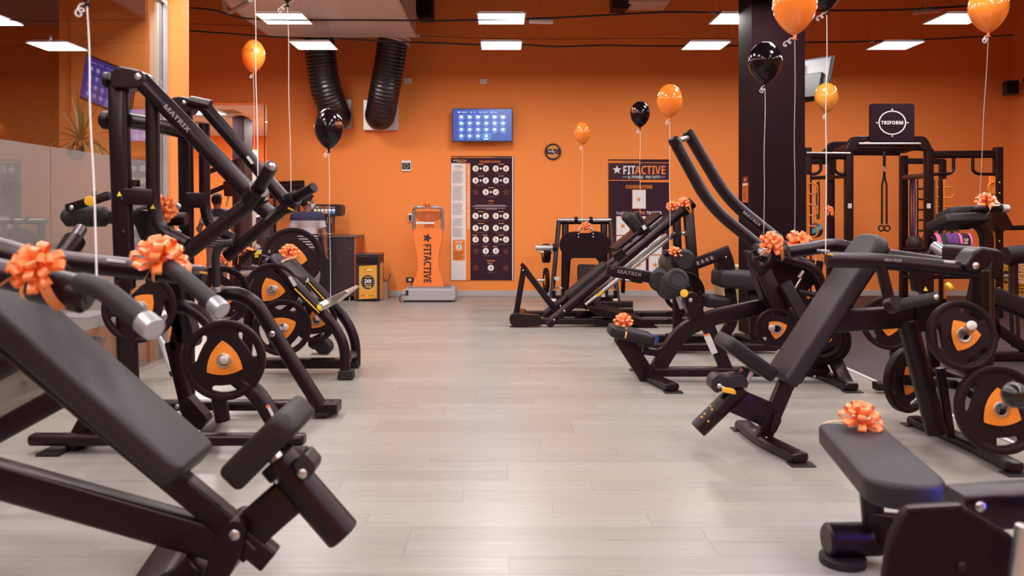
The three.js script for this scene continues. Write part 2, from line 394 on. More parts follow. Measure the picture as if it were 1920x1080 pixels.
// --- room behind the opening
structure('wall_lounge_rear', boxAt(-9, -1.5, 0, 3.4, -19.2, -19.0), M.wall);
structure('wall_lounge_left', boxAt(-9.0, -8.8, 0, 3.4, -19.0, WZ - 0.22), M.wall);
structure('wall_lounge_right', boxAt(-3.6, -3.4, 0, 3.4, -19.0, WZ - 0.22), M.wall);
{
  const f = new THREE.Group(); f.name = 'ceiling_lounge'; f.userData.kind = 'structure'; scene.add(f);
  mesh('grid', boxAt(-8.8, -3.4, 3.132, 3.26, -19.0, WZ - 0.22), mat(lin(0.24, 0.17, 0.14), 0.8), f);
  const g = rbox(0.588, 0.016, 0.588, 0.004), m = mat(lin(0.66, 0.60, 0.57), 0.9);
  const lights = [[-5.2, -14.6], [-4.3, -16.2], [-6.4, -16.2]];
  for (let i = 0; i < 9; i++) for (let j = 0; j < 9; j++) {
    const x = -8.5 + i * 0.6, z = -13.9 - j * 0.6;
    if (lights.some(([a, b]) => Math.abs(a - x) < 0.31 && Math.abs(b - z) < 0.31)) continue;
    const o = mesh('ceiling_tile', g, m, f); o.position.set(x, 3.127, z);
  }
}
{
  const glow = new THREE.MeshStandardMaterial({ color: 0xffffff, emissive: new THREE.Color(1, 0.97, 0.96), emissiveIntensity: PANEL_GLOW });
  const frame = mat(lin(0.55, 0.55, 0.58), 0.4);
  const make = (x, y, z, label, wires) => {
    const hang = x === -2.55 && z < -8 ? 3.93 : TOP;
    const p = thing('ceiling_light_panel', label, 'light', 'square light panels');
    const ring = new THREE.Shape(); ring.moveTo(-0.298, -0.298); ring.lineTo(0.298, -0.298); ring.lineTo(0.298, 0.298); ring.lineTo(-0.298, 0.298); ring.closePath();
    const h = new THREE.Path(); h.moveTo(-0.282, -0.282); h.lineTo(-0.282, 0.282); h.lineTo(0.282, 0.282); h.lineTo(0.282, -0.282); h.closePath(); ring.holes.push(h);
    const fg = extrude(ring, 0.014, 0.002); fg.rotateX(-Math.PI / 2);
    const fr = mesh('frame', fg, frame, p); fr.position.set(0, -0.006, 0);
    mesh('diffuser', boxAt(-0.283, 0.283, -0.002, 0.006, -0.283, 0.283), glow, p);
    mesh('back_cover', boxAt(-0.27, 0.27, 0.007, 0.02, -0.27, 0.27), mat(lin(0.4, 0.4, 0.42), 0.5), p);
    if (wires) for (const [a, b] of [[-0.26, -0.26], [0.26, -0.26], [-0.26, 0.26], [0.26, 0.26]]) mesh('hanging_wire', rod(V(a, 0.015, b), V(a, hang - y, b), 0.0012, 5, 0.0004), M.steel, p);
    p.position.set(x, y, z); p.scale.set(0.95, 1, 0.95); return p;
  };
  const rowName = { '-11.25': 'in the row nearest the poster wall', '-9.71': 'in the second row from the poster wall' };
  const colName = { '-2.55': 'below the big air duct', '0': 'over the aisle', '2.78': 'beside the dark column', '5.36': 'over the cage rig' };
  for (const [x, z] of PANELS) make(x, PANEL_Y, z, rowName[z] ? `white square light panel hanging ${colName[x]}, ${rowName[z]}` : 'white square light panel hanging over the machines', true);
  make(-5.2, 3.114, -14.6, 'recessed square light in the tiled ceiling beyond the opening, nearest the opening', false);
  make(-4.3, 3.114, -16.2, 'recessed square light deeper in the tiled ceiling beyond the opening', false);
  make(-6.4, 3.114, -16.2, 'recessed square light deep in the tiled ceiling beyond the studio wall', false);
}
// ---------------------------------------------------------------- things on the back wall
const W0 = -WZ;                                             // distance of the back wall
const onWall = (u, v, out = 0) => P(u, v, W0 - out);
function panelOnWall(name, u0, u1, v0, v1, thick, m, parent, out = 0) {
  const a = onWall(u0, v0), b = onWall(u1, v1);
  const g = new THREE.BoxGeometry(b.x - a.x, a.y - b.y, thick);
  const o = mesh(name, g, m, parent); o.position.set((a.x + b.x) / 2, (a.y + b.y) / 2, WZ + thick / 2 + out); return o;
}
function star(c, x, y, r, fill) {
  c.beginPath(); for (let k = 0; k < 10; k++) { const a = -Math.PI / 2 + k * Math.PI / 5, q = k % 2 ? r * 0.42 : r; c.lineTo(x + q * Math.cos(a), y + q * Math.sin(a)); } c.closePath();
  if (fill) { c.fillStyle = fill; c.fill(); }
}
function squeezed(c, text, x, y, width, size, fill, align = 'left', weight = 'bold') {   // condensed lettering: set to a given width
  c.save(); c.font = `${weight} ${size}px sans-serif`; const w = c.measureText(text).width; c.translate(x, y); c.scale(width / w, 1); c.fillStyle = fill; c.textAlign = 'left'; c.textBaseline = 'alphabetic';
  c.fillText(text, align === 'center' ? -w / 2 : 0, 0); c.restore();
}
const DARK = '#39202c', ORG = '#e8843d', PALE = '#dfdcdb';
const edgeBlack = mat(lin(0.02, 0.012, 0.014), 0.6);
const faced = (m) => [edgeBlack, edgeBlack, edgeBlack, edgeBlack, m, edgeBlack];
// --- exercise chart
{
  const tex = canvasTexture(936, 1856, (c, w, h) => {       // 8 pixels of print for one of the photograph
    const X = (u) => (u - 846) * 8, Y = (v) => (v - 293) * 8;
    c.fillStyle = DARK; c.fillRect(0, 0, w, h);
    c.fillStyle = ORG; c.fillRect(0, Y(294.6), X(923), 12);
    squeezed(c, 'WWW.FITACTIVE.IT', X(862), Y(296), 60, 10, DARK);
    c.fillStyle = '#8d7a80'; c.fillRect(X(923), Y(295), w, 10);
    star(c, X(852), Y(300.7), 18, PALE); squeezed(c, 'FIT', X(855), Y(303), 42, 40, PALE); squeezed(c, 'ACTIVE', X(860.4), Y(303), 120, 40, ORG); squeezed(c, 'IL FITNESS PER TUTTI', X(857), Y(304.6), 130, 13, PALE);
    c.fillStyle = PALE; c.fillRect(0, Y(306), X(873.5), h - Y(306));
    c.fillStyle = ORG; c.fillRect(X(873.5), Y(306), X(882) - X(873.5), h); c.fillRect(X(861), Y(306), X(875) - X(861), 8);
    c.save(); c.translate(X(880.6), Y(430)); c.rotate(-Math.PI / 2); squeezed(c, 'ACTIVE INNOVATION: I NOSTRI ESERCIZI PER LA PESANA URBANATE', 0, 0, 970, 46, PALE); c.restore();
    c.fillStyle = '#4a3a40'; squeezed(c, 'ESEMPIO', X(853), Y(312), 100, 18, '#4a3a40'); squeezed(c, 'LA TUA SCHEDA', X(851), Y(314.5), 130, 18, '#4a3a40'); squeezed(c, 'INTRODUZIONE', X(853), Y(317), 90, 12, ORG);
    const block = (v0, n, last) => { for (let k = 0; k < n; k++) { c.fillStyle = 'rgba(96,86,92,0.62)'; c.fillRect(X(848.5), Y(v0 + k * 1.22), 160 - ((k * 37) % 11) * 3, 4.6); } if (last) { c.fillStyle = ORG; c.fillRect(X(848.5), Y(v0 - 2), 110, 5); } };
    block(321, 19, true); block(349.5, 22, true); block(381.5, 18, true); block(410, 12, true); block(428, 14, true);
    c.fillStyle = ORG; c.beginPath(); c.roundRect(X(849), Y(449.4), 184, 312, 14); c.fill();
    squeezed(c, 'IMPORTANTE!', X(853), Y(454.5), 118, 30, PALE); squeezed(c, 'LEGGI CON CURA', X(854), Y(457), 100, 14, PALE);
    c.fillStyle = PALE; c.beginPath(); c.arc(X(860.7), Y(463.8), 46, 0, 7); c.fill(); c.fillStyle = DARK; c.fillRect(X(860.2), Y(460), 8, 40); c.beginPath(); c.arc(X(860.7), Y(467.2), 7, 0, 7); c.fill();
    c.fillStyle = 'rgba(120,66,30,0.75)'; for (let k = 0; k < 13; k++) c.fillRect(X(850.5), Y(471.5 + k * 1.22), 150 - (k * 29 % 7) * 6, 5);
    // the sequence of round pictograms
    const disc = (u, v, k) => {
      c.fillStyle = '#e9e3dc'; c.beginPath(); c.arc(X(u), Y(v), 46, 0, 7); c.fill(); c.strokeStyle = c.fillStyle = '#2f1d24'; c.lineWidth = 8; c.lineCap = 'round';
      const s = (k * 53 % 7) - 3; c.beginPath(); c.arc(X(u) + s * 2, Y(v) - 18, 7, 0, 7); c.fill();
      c.beginPath(); c.moveTo(X(u) + s * 2, Y(v) - 10); c.lineTo(X(u) - s * 3, Y(v) + 8); c.lineTo(X(u) + s * 4, Y(v) + 24); c.moveTo(X(u), Y(v) - 2); c.lineTo(X(u) + 14 * (k % 2 ? 1 : -1), Y(v) + 6); c.stroke();
    };
    const plus = (u, v) => { c.fillStyle = '#efeae6'; c.beginPath(); c.moveTo(X(u), Y(v) - 20); c.lineTo(X(u) + 20, Y(v)); c.lineTo(X(u), Y(v) + 20); c.lineTo(X(u) - 20, Y(v)); c.fill(); };
    const cap = (u, v, n) => { c.fillStyle = '#efeae6'; c.fillRect(X(u) - 40, Y(v) - 7, 12, 12); c.fillStyle = '#d98a5c'; c.fillRect(X(u) - 20, Y(v) - 7, n, 12); };
    const note = (u, v, n) => { c.fillStyle = 'rgba(190,160,160,0.45)'; c.fillRect(X(u) - n / 2, Y(v), n, 4); c.fillRect(X(u) - n / 3, Y(v) + 9, n * 0.66, 4); };
    const A = 891.7, B = 910.8, C = 929.7, D = 948.7;
    squeezed(c, 'RISCALDAMENTO ED ELASTICITÀ', X(899.5), Y(305), 310, 40, ORG);
    let k = 0;
    for (const [v, cols] of [[316.2, [[A, B], [C, D]]], [338.5, [[A, B], [C, D]]], [360.2, [[B, C]]], [405, [[A, B], [C, D]]], [427.4, [[A, B], [C, D]]], [449, [[A, 0], [B, 0], [C, D]]], [470.5, [[B, 0], [C, 0]]], [502, [[920.3, 0]]]]) {
      for (const [a, b] of cols) { disc(a, v, ++k); if (b) { disc(b, v, ++k); plus((a + b) / 2, v); cap((a + b) / 2 + 1, v - 8.2, 60); note((a + b) / 2, v + 8, 190); } else { cap(a, v - 8.2, 44); note(a, v + 8, 130); } }
    }
    squeezed(c, 'LAVORO', X(915.5), Y(378.5), 82, 36, ORG); squeezed(c, 'Personale', X(915.7), Y(382.5), 66, 15, ORG);
    c.fillStyle = 'rgba(200,185,186,0.8)'; c.fillRect(X(891), Y(384.4), 450, 12); c.fillRect(X(885), Y(386.6), 530, 7); c.fillRect(X(890), Y(389.8), 460, 10); c.fillRect(X(910), Y(392), 170, 7);
    squeezed(c, 'STRETCHING', X(912.5), Y(490.7), 126, 36, ORG);
    for (const v of [360.5, 471, 502]) for (const u of [892, 948.6]) { c.strokeStyle = '#a5623c'; c.lineWidth = 4; star(c, X(u), Y(v), 44); c.stroke(); star(c, X(u), Y(v), 28, '#5a2a2c'); }
    c.fillStyle = '#f0e6e2'; c.fillRect(X(960.3), Y(293.6), 14, h);
  });
  const t = thing('exercise_chart_poster', 'tall dark poster of round exercise pictograms with a white text column', 'poster');
  panelOnWall('print', 846, 963, 293, 525, 0.018, faced(mat(0xffffff, 0.75, 0, { map: tex, specularIntensity: 0.25 })), t);
  settle(t);
}
// --- trainer board
{
  const tex = canvasTexture(904, 1712, (c, w, h) => {
    const X = (u) => (u - 1141) * 8, Y = (v) => (v - 299) * 8;
    c.fillStyle = DARK; c.fillRect(0, 0, w, h);
    c.fillStyle = ORG; c.fillRect(0, Y(301.4), X(1196.5), 22); c.beginPath(); c.moveTo(X(1196.5), Y(301.4)); c.lineTo(X(1198), Y(304.2)); c.lineTo(X(1196), Y(304.2)); c.fill();
    squeezed(c, 'WWW.FITACTIVE.IT', X(1168.7), Y(304.2), 190, 17, '#5a2a1c');
    c.fillStyle = ORG; c.fillRect(0, Y(304.6), w, 10);
    c.fillStyle = '#452b37'; c.fillRect(0, Y(306), w, Y(336) - Y(306));
    star(c, X(1156.6), Y(318.6), 70, PALE); squeezed(c, 'FIT', X(1167), Y(326.8), 192, 176, PALE); squeezed(c, 'ACTIVE', X(1190), Y(326.8), 464, 176, ORG);
    squeezed(c, 'IL FITNESS · PER TUTTI', X(1177), Y(334.7), 480, 54, PALE); c.fillStyle = PALE; c.fillRect(X(1167.4), Y(331.6), 70, 6); c.fillRect(X(1238), Y(331.6), 68, 6);
    c.fillStyle = ORG; c.fillRect(0, Y(337.4), w, 12); c.fillRect(X(1200), Y(337.4), w, 36);
    squeezed(c, 'COORDINATORE', X(1172.4), Y(353.6), 406, 74, ORG);
    const frame = (u, v) => { c.fillStyle = '#e8a184'; c.fillRect(X(u), Y(v), 206, 286); c.fillStyle = PALE; c.fillRect(X(u) + 9, Y(v) + 9, 188, 268); star(c, X(u) + 101, Y(v) + 147, 44, '#d9803c'); };
    frame(1185, 355.7);
    squeezed(c, 'Scegli il tuo', X(1155), Y(402), 236, 64, PALE, 'left', ''); squeezed(c, 'ACTIVE', X(1186.6), Y(402), 186, 64, ORG); squeezed(c, 'TRAINER', X(1211.8), Y(402), 228, 64, PALE);
    for (let j = 0; j < 3; j++) for (let i = 0; i < 3; i++) frame(1155 + i * 30.3, 405.3 + j * 36.5);
  });
  const t = thing('trainer_board_poster', 'dark notice board poster with white photo squares and orange stars', 'poster');
  panelOnWall('print', 1141, 1254, 299, 513, 0.018, faced(mat(0xffffff, 0.75, 0, { map: tex, specularIntensity: 0.25 })), t);
  settle(t);
}
// --- television
function screenTexture() {
  return canvasTexture(1120, 624, (c, w, h) => {
    c.fillStyle = '#2f4fa6'; c.fillRect(0, 0, w, h);
    const X = (x) => (x - 120) / 1300 * w, Y = (y) => (y - 175) / 715 * h;      // measured on an enlargement
    const t = ['Recenti', 'Video', 'Immagini', 'Musica'];
    [[230, 290], [500, 560], [700, 765], [960, 1015]].forEach(([a, b], i) => { c.fillStyle = i ? '#a9c3f2' : '#ffffff'; c.fillRect(X(a), Y(232), 32, 26); squeezed(c, t[i], X(b), Y(258), [118, 55, 98, 72][i], 30, i ? '#b9cdf5' : '#ffffff'); });
    for (let j = 0; j < 4; j++) for (let i = 0; i < 6; i++) {
      if (j === 3 && i > 3) continue;
      const x = X(228 + i * 184), y = Y(305 + j * 144), tw = 132, th = 80, hot = j === 3 && i === 3;
      if (hot) { c.fillStyle = '#58b8ee'; c.fillRect(x - 8, y - 8, tw + 30, th + 22); }
      c.fillStyle = hot ? '#2b79c4' : '#4b79cc'; c.fillRect(x, y, hot ? tw + 14 : tw, th);
      const mx = x + tw / 2, my = y + th / 2; c.fillStyle = '#e8f1ff';
      if (j === 0 || (j === 1 && i === 0)) { c.fillRect(mx - 32, my - 28, 30, 12); c.fillRect(mx - 32, my - 22, 64, 52); }
      else { c.beginPath(); c.arc(mx, my, 32, 0, 7); c.fill(); c.fillStyle = '#4b79cc'; for (let q = 0; q < 5; q++) { c.beginPath(); c.arc(mx + 17 * Math.cos(q * 1.2566), my + 17 * Math.sin(q * 1.2566), 6.5, 0, 7); c.fill(); } }
      c.fillStyle = hot ? '#ffffff' : '#a6c2f2'; c.fillRect(mx - 50 + (i * 13 + j * 7) % 20, y + th + 16, 92 - (i * 29 + j * 17) % 44, hot ? 14 : 9);
    }
  });
}
const screenTex = screenTexture();
const screenMat = new THREE.MeshStandardMaterial({ color: 0x000000, roughness: 0.25, emissive: 0xffffff, emissiveMap: screenTex, emissiveIntensity: 0.66 });
function television(name, label, w, h) {
  const t = thing(name, label, 'television');
  mesh('casing', rbox(w, h, 0.03, 0.006, 0, 0, -0.018), M.blackPlastic, t);
  const s = mesh('screen', new THREE.BoxGeometry(w - 0.024, h - 0.03, 0.003), [M.blackPlastic, M.blackPlastic, M.blackPlastic, M.blackPlastic, screenMat, M.blackPlastic], t); s.position.set(0, 0.004, -0.0014);
  mesh('rear_housing', rbox(w * 0.72, h * 0.62, 0.045, 0.012, 0, -0.03, -0.052), M.blackPlastic, t);
  return t;
}
{
  const a = onWall(848, 203, 0.22), b = onWall(961, 266, 0.22);
  const t = television('television', 'wall television showing a blue menu of folder icons above the exercise chart', b.x - a.x, a.y - b.y);
  const br = mesh('bracket_arm', mergeGeometries([box(0.22, 0.28, 0.02, 0, 0, -0.205), box(0.06, 0.06, 0.14, 0, 0, -0.135), box(0.24, 0.24, 0.016, 0, 0, -0.08)]), M.blackPlastic, t);
  t.position.set((a.x + b.x) / 2, (a.y + b.y) / 2, WZ + 0.215);
  const l = new THREE.RectAreaLight(new THREE.Color(0.25, 0.42, 1), 0.5, b.x - a.x - 0.03, a.y - b.y - 0.03); l.position.set(t.position.x, t.position.y, t.position.z + 0.004); l.lookAt(t.position.x, t.position.y, 0); scene.add(l);
}
// --- clock
{
  const face = canvasTexture(256, 256, (c, w, h) => {
    c.fillStyle = '#d98d3d'; c.fillRect(0, 0, w, h); c.fillStyle = '#3a2028'; c.fillRect(0, 78, w, 100); c.save(); c.translate(128, 128); c.rotate(-0.06);
    c.fillStyle = '#b9a7ab'; c.beginPath(); c.moveTo(-100, -30); c.lineTo(-20, -14); c.lineTo(60, 0); c.lineTo(-20, 10); c.lineTo(-80, -6); c.fill();
    c.fillStyle = '#6d2f33'; c.fillRect(20, -46, 80, 26); c.fillRect(40, 20, 60, 20); c.restore();
    c.fillStyle = '#3a2028'; c.font = 'bold 26px sans-serif'; c.textAlign = 'center'; c.fillText('12', 128, 52); c.fillText('6', 128, 226); c.fillText('7', 76, 216); c.fillText('5', 180, 216); c.fillText('11', 76, 60); c.fillText('1', 180, 60);
  });
  const c0 = onWall(1036.5, 284.5), r = S(15.3, W0);
  const t = thing('wall_clock', 'round black-rimmed wall clock with an orange and dark striped dial', 'clock'); t.position.copy(c0);
  const rim = lathe([[r - 0.022, 0], [r, 0], [r, 0.03], [r - 0.008, 0.038], [r - 0.022, 0.034], [r - 0.024, 0.014]], 40); rim.rotateX(Math.PI / 2); mesh('rim', rim, M.blackPlastic, t);
  const d = new THREE.CylinderGeometry(r - 0.02, r - 0.02, 0.012, 40); d.rotateX(Math.PI / 2);
  const dial = mesh('dial', new THREE.CircleGeometry(r - 0.02, 40), mat(0xffffff, 0.5, 0, { map: face }), t); dial.position.z = 0.015;
  mesh('case', d, M.blackPlastic, t).position.z = 0.0065;
  const hand = (a, l, w) => { const o = mesh('hand', box(w, l, 0.002, 0, l / 2 - 0.012, 0), M.white, t); o.position.z = 0.019; o.rotation.z = a; };
  hand(-2.4, 0.075, 0.008); hand(0.25, 0.05, 0.009);
}
// --- small fittings
for (const [u, v, which] of [[765, 151.5, 'beside the corrugated duct'], [906.5, 153, 'above the television']]) {
  const t = thing('wall_sensor_box', `small white plastic box on the orange wall ${which}`, 'sensor'); const p = onWall(u, v); t.position.copy(p);
  mesh('cover', rbox(S(13.5, W0), S(9.5, W0), 0.03, 0.006, 0, 0, 0.015), M.white, t); mesh('lens', box(0.05, 0.02, 0.004, 0, -0.01, 0.031), M.label, t);
}
{
  const t = thing('junction_box', 'white rectangular box with a black round socket on the orange wall', 'socket'); t.position.copy(onWall(762, 311));
  const w = S(18, W0), h = S(20, W0);
  mesh('cover', rbox(w, h, 0.03, 0.005, 0, 0, 0.015), M.white, t); mesh('socket', rbox(w * 0.86, h * 0.6, 0.012, 0.006, 0, -0.005, 0.034), M.blackPlastic, t);
  const ring = new THREE.TorusGeometry(0.035, 0.006, 8, 24); const o = mesh('ring', ring, M.grey, t); o.position.set(0, -0.005, 0.041);
}
{
  const t = thing('power_outlet', 'black wall outlet with a white plug behind the vibration platform', 'outlet'); t.position.copy(onWall(768.5, 524.5));
  mesh('plate', rbox(S(13.5, W0), S(9.5, W0), 0.012, 0.004, 0, 0, 0.006), M.blackPlastic, t); mesh('plug', rbox(0.05, 0.045, 0.03, 0.008, 0.005, 0, 0.027), M.white, t);
}
// --- wall plates and the corrugated flexible ducts
for (const [name, u0, u1, v0, v1] of [['near the black balloon', 601, 658.5, 186, 241.5], ['beside the sensor box', 681, 746, 187, 244]]) {
  const t = thing('duct_wall_plate', `square galvanised wall plate of the black duct ${name}`, 'vent plate'); const a = onWall(u0, v0, 0.1), b = onWall(u1, v1, 0.1);
  const w = b.x - a.x, h = a.y - b.y; t.position.set((a.x + b.x) / 2, (a.y + b.y) / 2, WZ);
  mesh('plate', rbox(w, h, 0.1, 0.006, 0, 0, 0.05), M.galvanised, t);
  const c = new THREE.TorusGeometry(0.235, 0.02, 10, 40); mesh('collar', c, M.galvanised, t).position.z = 0.1;
}
function corrugated(pts, r) {
  const curve = new THREE.CatmullRomCurve3(pts, false, 'centripetal'), len = curve.getLength(), rings = Math.round(len / 0.052), n = rings * 4;
  const c = curve.getSpacedPoints(n);
  return sweep(c, circle(r, 36), { cap: 0, scale: (t) => 1 - 0.055 * (0.5 + 0.5 * Math.cos(t * rings * 2 * Math.PI)) });
}
M.duct = mat(lin(0.013, 0.008, 0.010), 0.32);
{
  const t1 = thing('flexible_duct', 'black corrugated flexible duct curving down behind the black balloon', 'duct');
  mesh('hose', corrugated([P(598, 66, 12.45), P(602, 110, 12.5), P(611, 165, 12.6), P(622, 200, 12.78), P(629, 216, 13.0), P(631, 217, 13.27)], 0.235), M.duct, t1);
  mesh('collar', rod(P(598, 66, 12.45), P(597.3, 52, 12.45), 0.245, 32), M.galvanised, t1); settle(t1);
  const t2 = thing('flexible_duct', 'black corrugated flexible duct with a pale gathered top below the air duct', 'duct');
  mesh('hose', corrugated([P(737, 74, 12.45), P(731, 115, 12.5), P(722, 165, 12.6), P(716, 200, 12.78), P(713.5, 214, 13.0), P(713.5, 216, 13.27)], 0.235), M.duct, t2);
  mesh('foil_sleeve', sweep(smooth([P(740, 66, 12.45), P(738.6, 72, 12.45), P(737, 79, 12.45)], 14), circle(0.25, 30), { cap: 0, scale: (t) => 1 + 0.05 * Math.sin(t * 9) }), mat(lin(0.62, 0.52, 0.46), 0.35, 0.5, { bumpMap: wideNoise, bumpScale: 0.03 }), t2); settle(t2);
}
// --- the air duct under the ceiling
{
  const t = thing('air_duct', 'large boxy grey sheet metal air duct under the ceiling', 'duct');
  const yb = EYE + (CY - 68) * 12.2 / F, x0 = P(505, 68, 12.2).x, x1 = P(780, 68, 12.2).x, m = mat(lin(0.62, 0.52, 0.47), 0.55, 0.25);
  for (let k = 0; k < 3; k++) {
    const z1 = -12.2 + k * 1.3, z0 = z1 + 1.292;
    const s = mesh('section', rbox(x1 - x0, 0.62, 1.288, 0.006, (x0 + x1) / 2, yb + 0.31, (z0 + z1) / 2), m, t);
    const rv = []; for (let q = 0; q < 9; q++) rv.push(lathe([[0, -0.004], [0.009, -0.002], [0.009, 0]], 8).translate(x0 + 0.12 + q * (x1 - x0 - 0.24) / 8, yb, z1 + 0.05));
    for (let q = 0; q < 5; q++) rv.push(lathe([[0, -0.004], [0.009, -0.002], [0.009, 0]], 8).translate(x1 - 0.03, yb, z1 + 0.15 + q * 0.25));
    mesh('rivets', mergeGeometries(rv), M.steel, s).userData.kind = 'stuff';
    for (const xe of [x0, x1]) mesh('edge_angle', boxAt(xe - 0.013, xe + 0.013, yb - 0.006, yb + 0.03, z1, z0), mat(lin(0.5, 0.38, 0.32), 0.5, 0.4), t);
  }
  mesh('end_flange', boxAt(x0 - 0.02, x1 + 0.05, yb - 0.01, yb + 0.03, -12.23, -12.2), m, t);
  settle(t);
  const h = thing('duct_hanger', 'bent grey steel tube hanger beside the air duct', 'bracket');
  mesh('tube', tubeGeo([P(419, -40, 10.2), P(419.5, 10, 10.2), P(424, 23, 10.2), P(432, 23, 10.2), P(487, -10, 10.2)], 0.028, { bend: 0.05 }), M.grey, h); settle(h);
}
// --- cables between the panels, speakers, brackets near the ceiling
function cable(label, pts, r = 0.011) { const t = mesh(numbered('power_cable'), tubeGeo(pts, r, { smooth: 60, n: 8, cap: 0 }), M.blackPlastic, scene); return tag(t, label, 'cable', 'cables feeding the light panels'); }
cable('black cable sagging along the light panels beside the poster wall', [[340, 57], [430, 63], [520, 69.5], [640, 73], [760, 79], [830, 81], [900, 84], [985, 84], [1040, 87.5], [1130, 85], [1230, 86.5], [1290, 86], [1385, 85.5], [1500, 80], [1660, 77], [1900, 66]].map(([u, v]) => P(u, v, 11.3)));
cable('black cable running along the second row of light panels', [[340, 14], [400, 19], [450, 33], [520, 37], [620, 37.5], [740, 38], [830, 39], [900, 37], [985, 35.5], [1050, 33], [1160, 27], [1260, 22.5], [1380, 24], [1520, 20], [1700, 18], [1830, 10]].map(([u, v]) => P(u, v, 9.75)));
cable('thin dark wire strung across the orange wall high up', [[340, 44], [600, 54], [780, 67], [1000, 73], [1200, 72], [1380, 73]].map(([u, v]) => P(u, v, 13.2)), 0.004);
{
  const t = thing('ceiling_speaker', 'black loudspeaker box hanging beside the air duct', 'speaker'); mesh('cabinet', poly([[776, -14], [812, -14], [812, 34], [784, 34], [778, 18]], 12.6, 0.3, { r: 0.01 }), M.blackPlastic, t); mesh('grille', poly([[787, -10], [808, -10], [808, 28], [787, 28]], 12.59, 0.012, { r: 0.01, bevel: 0.002 }), M.frameFlat, t); mesh('bracket', rod(P(795, -14, 12.75), P(795, -70, 12.75), 0.02), M.blackPlastic, t); settle(t);
  const u = thing('ceiling_projector', 'dark box with a pale base plate near the ceiling', 'projector'); mesh('body', poly([[1148, -30], [1186, -30], [1184, 8], [1176, 16], [1148, 15]], 12.4, 0.3, { r: 0.01 }), M.blackPlastic, u); mesh('base_plate', poly([[1180, -6], [1258, -6], [1256, 3.4], [1180, 4]], 12.3, 0.5, { r: 0.004 }), mat(lin(0.6, 0.45, 0.38), 0.5), u); mesh('pole', rod(P(1165, -30, 12.5), P(1165, -90, 12.5), 0.025), M.blackPlastic, u); settle(u);
}
for (const [a, b, m, label] of [[[992, 40], [1037, 41], M.white, 'slim white emergency lamp hanging beside the aisle light'], [[1713, 24], [1764, 20], mat(lin(0.5, 0.25, 0.2), 0.5), 'slim emergency lamp hanging over the cage rig']]) {
  const t = thing('emergency_lamp', label, 'lamp'), p = P(...a, 10.45), q = P(...b, 10.45), o = new THREE.Group();
  const x = q.clone().sub(p), len = x.length();
  const g1 = rbox(len, 0.035, 0.12, 0.006), g2 = rbox(len * 0.94, 0.03, 0.08, 0.006, 0, 0.035, 0);
  const mid = p.clone().add(q).multiplyScalar(0.5), rz = Math.atan2(x.y, x.x);
  for (const [n, g, mm] of [['lens', g1, m], ['housing', g2, M.grey]]) { const k = mesh(n, g, mm, t); k.rotation.z = rz; }
  mesh('wire', rod(V(0, 0.04, 0), V(0, TOP - mid.y, 0), 0.003, 6, 0.001), M.steel, t);
  t.position.copy(mid);
}
{
  const t = thing('wall_speaker', 'small black loudspeaker in the corner beside the cage rig', 'speaker'); const c = P(1895, 165, 13.0);
  mesh('cabinet', rbox(0.19, 0.22, 0.18, 0.015), M.blackPlastic, t); mesh('grille', rbox(0.15, 0.18, 0.01, 0.004, 0, 0, 0.092), M.frameFlat, t); mesh('bracket', box(0.05, 0.05, 0.2, 0.02, 0, -0.18), M.blackPlastic, t);
  t.position.copy(c); t.rotation.y = -0.3;
  const s = thing('security_camera', 'small dark dome camera on the orange side wall', 'camera'); const k = P(1917, 150, 12.6);
  mesh('dome', new THREE.SphereGeometry(0.05, 20, 14), mat(lin(0.02, 0.02, 0.025), 0.1), s); mesh('mount', rod(V(0, 0, 0), V(0.25, 0, 0), 0.05), M.grey, s); s.position.copy(k); s.position.x = 8.0;
}
// ---------------------------------------------------------------- along the back wall: platform, cabinets, dispenser, carton
const font = await new FontLoader().loadAsync('fonts/droid/droid_sans_bold.typeface.json');
function textGeo(text, height, depth = 0.001, stretch = 1) {
  const g = new TextGeometry(text, { font, size: height, depth, curveSegments: 4, bevelEnabled: false }); g.computeBoundingBox(); const b = g.boundingBox;
  g.translate(-(b.min.x + b.max.x) / 2, -(b.min.y + b.max.y) / 2, 0); g.scale(stretch, 1, 1); return g;
}
function letteringOn(parent, text, a, b, height, dirOut, m = M.lettering) {       // words running from a to b, standing on a surface that faces dirOut
  const x = b.clone().sub(a), len = x.length(); x.normalize();
  const z = dirOut.clone().addScaledVector(x, -dirOut.dot(x)).normalize(), y = z.clone().cross(x);
  const g = textGeo(text, height, 0.0012); g.computeBoundingBox(); const w = g.boundingBox.max.x - g.boundingBox.min.x; g.scale(len / w, 1, 1);
  g.applyMatrix4(basis(a.clone().add(b).multiplyScalar(0.5), x, y, z)); return mesh('lettering', g, m, parent);
}
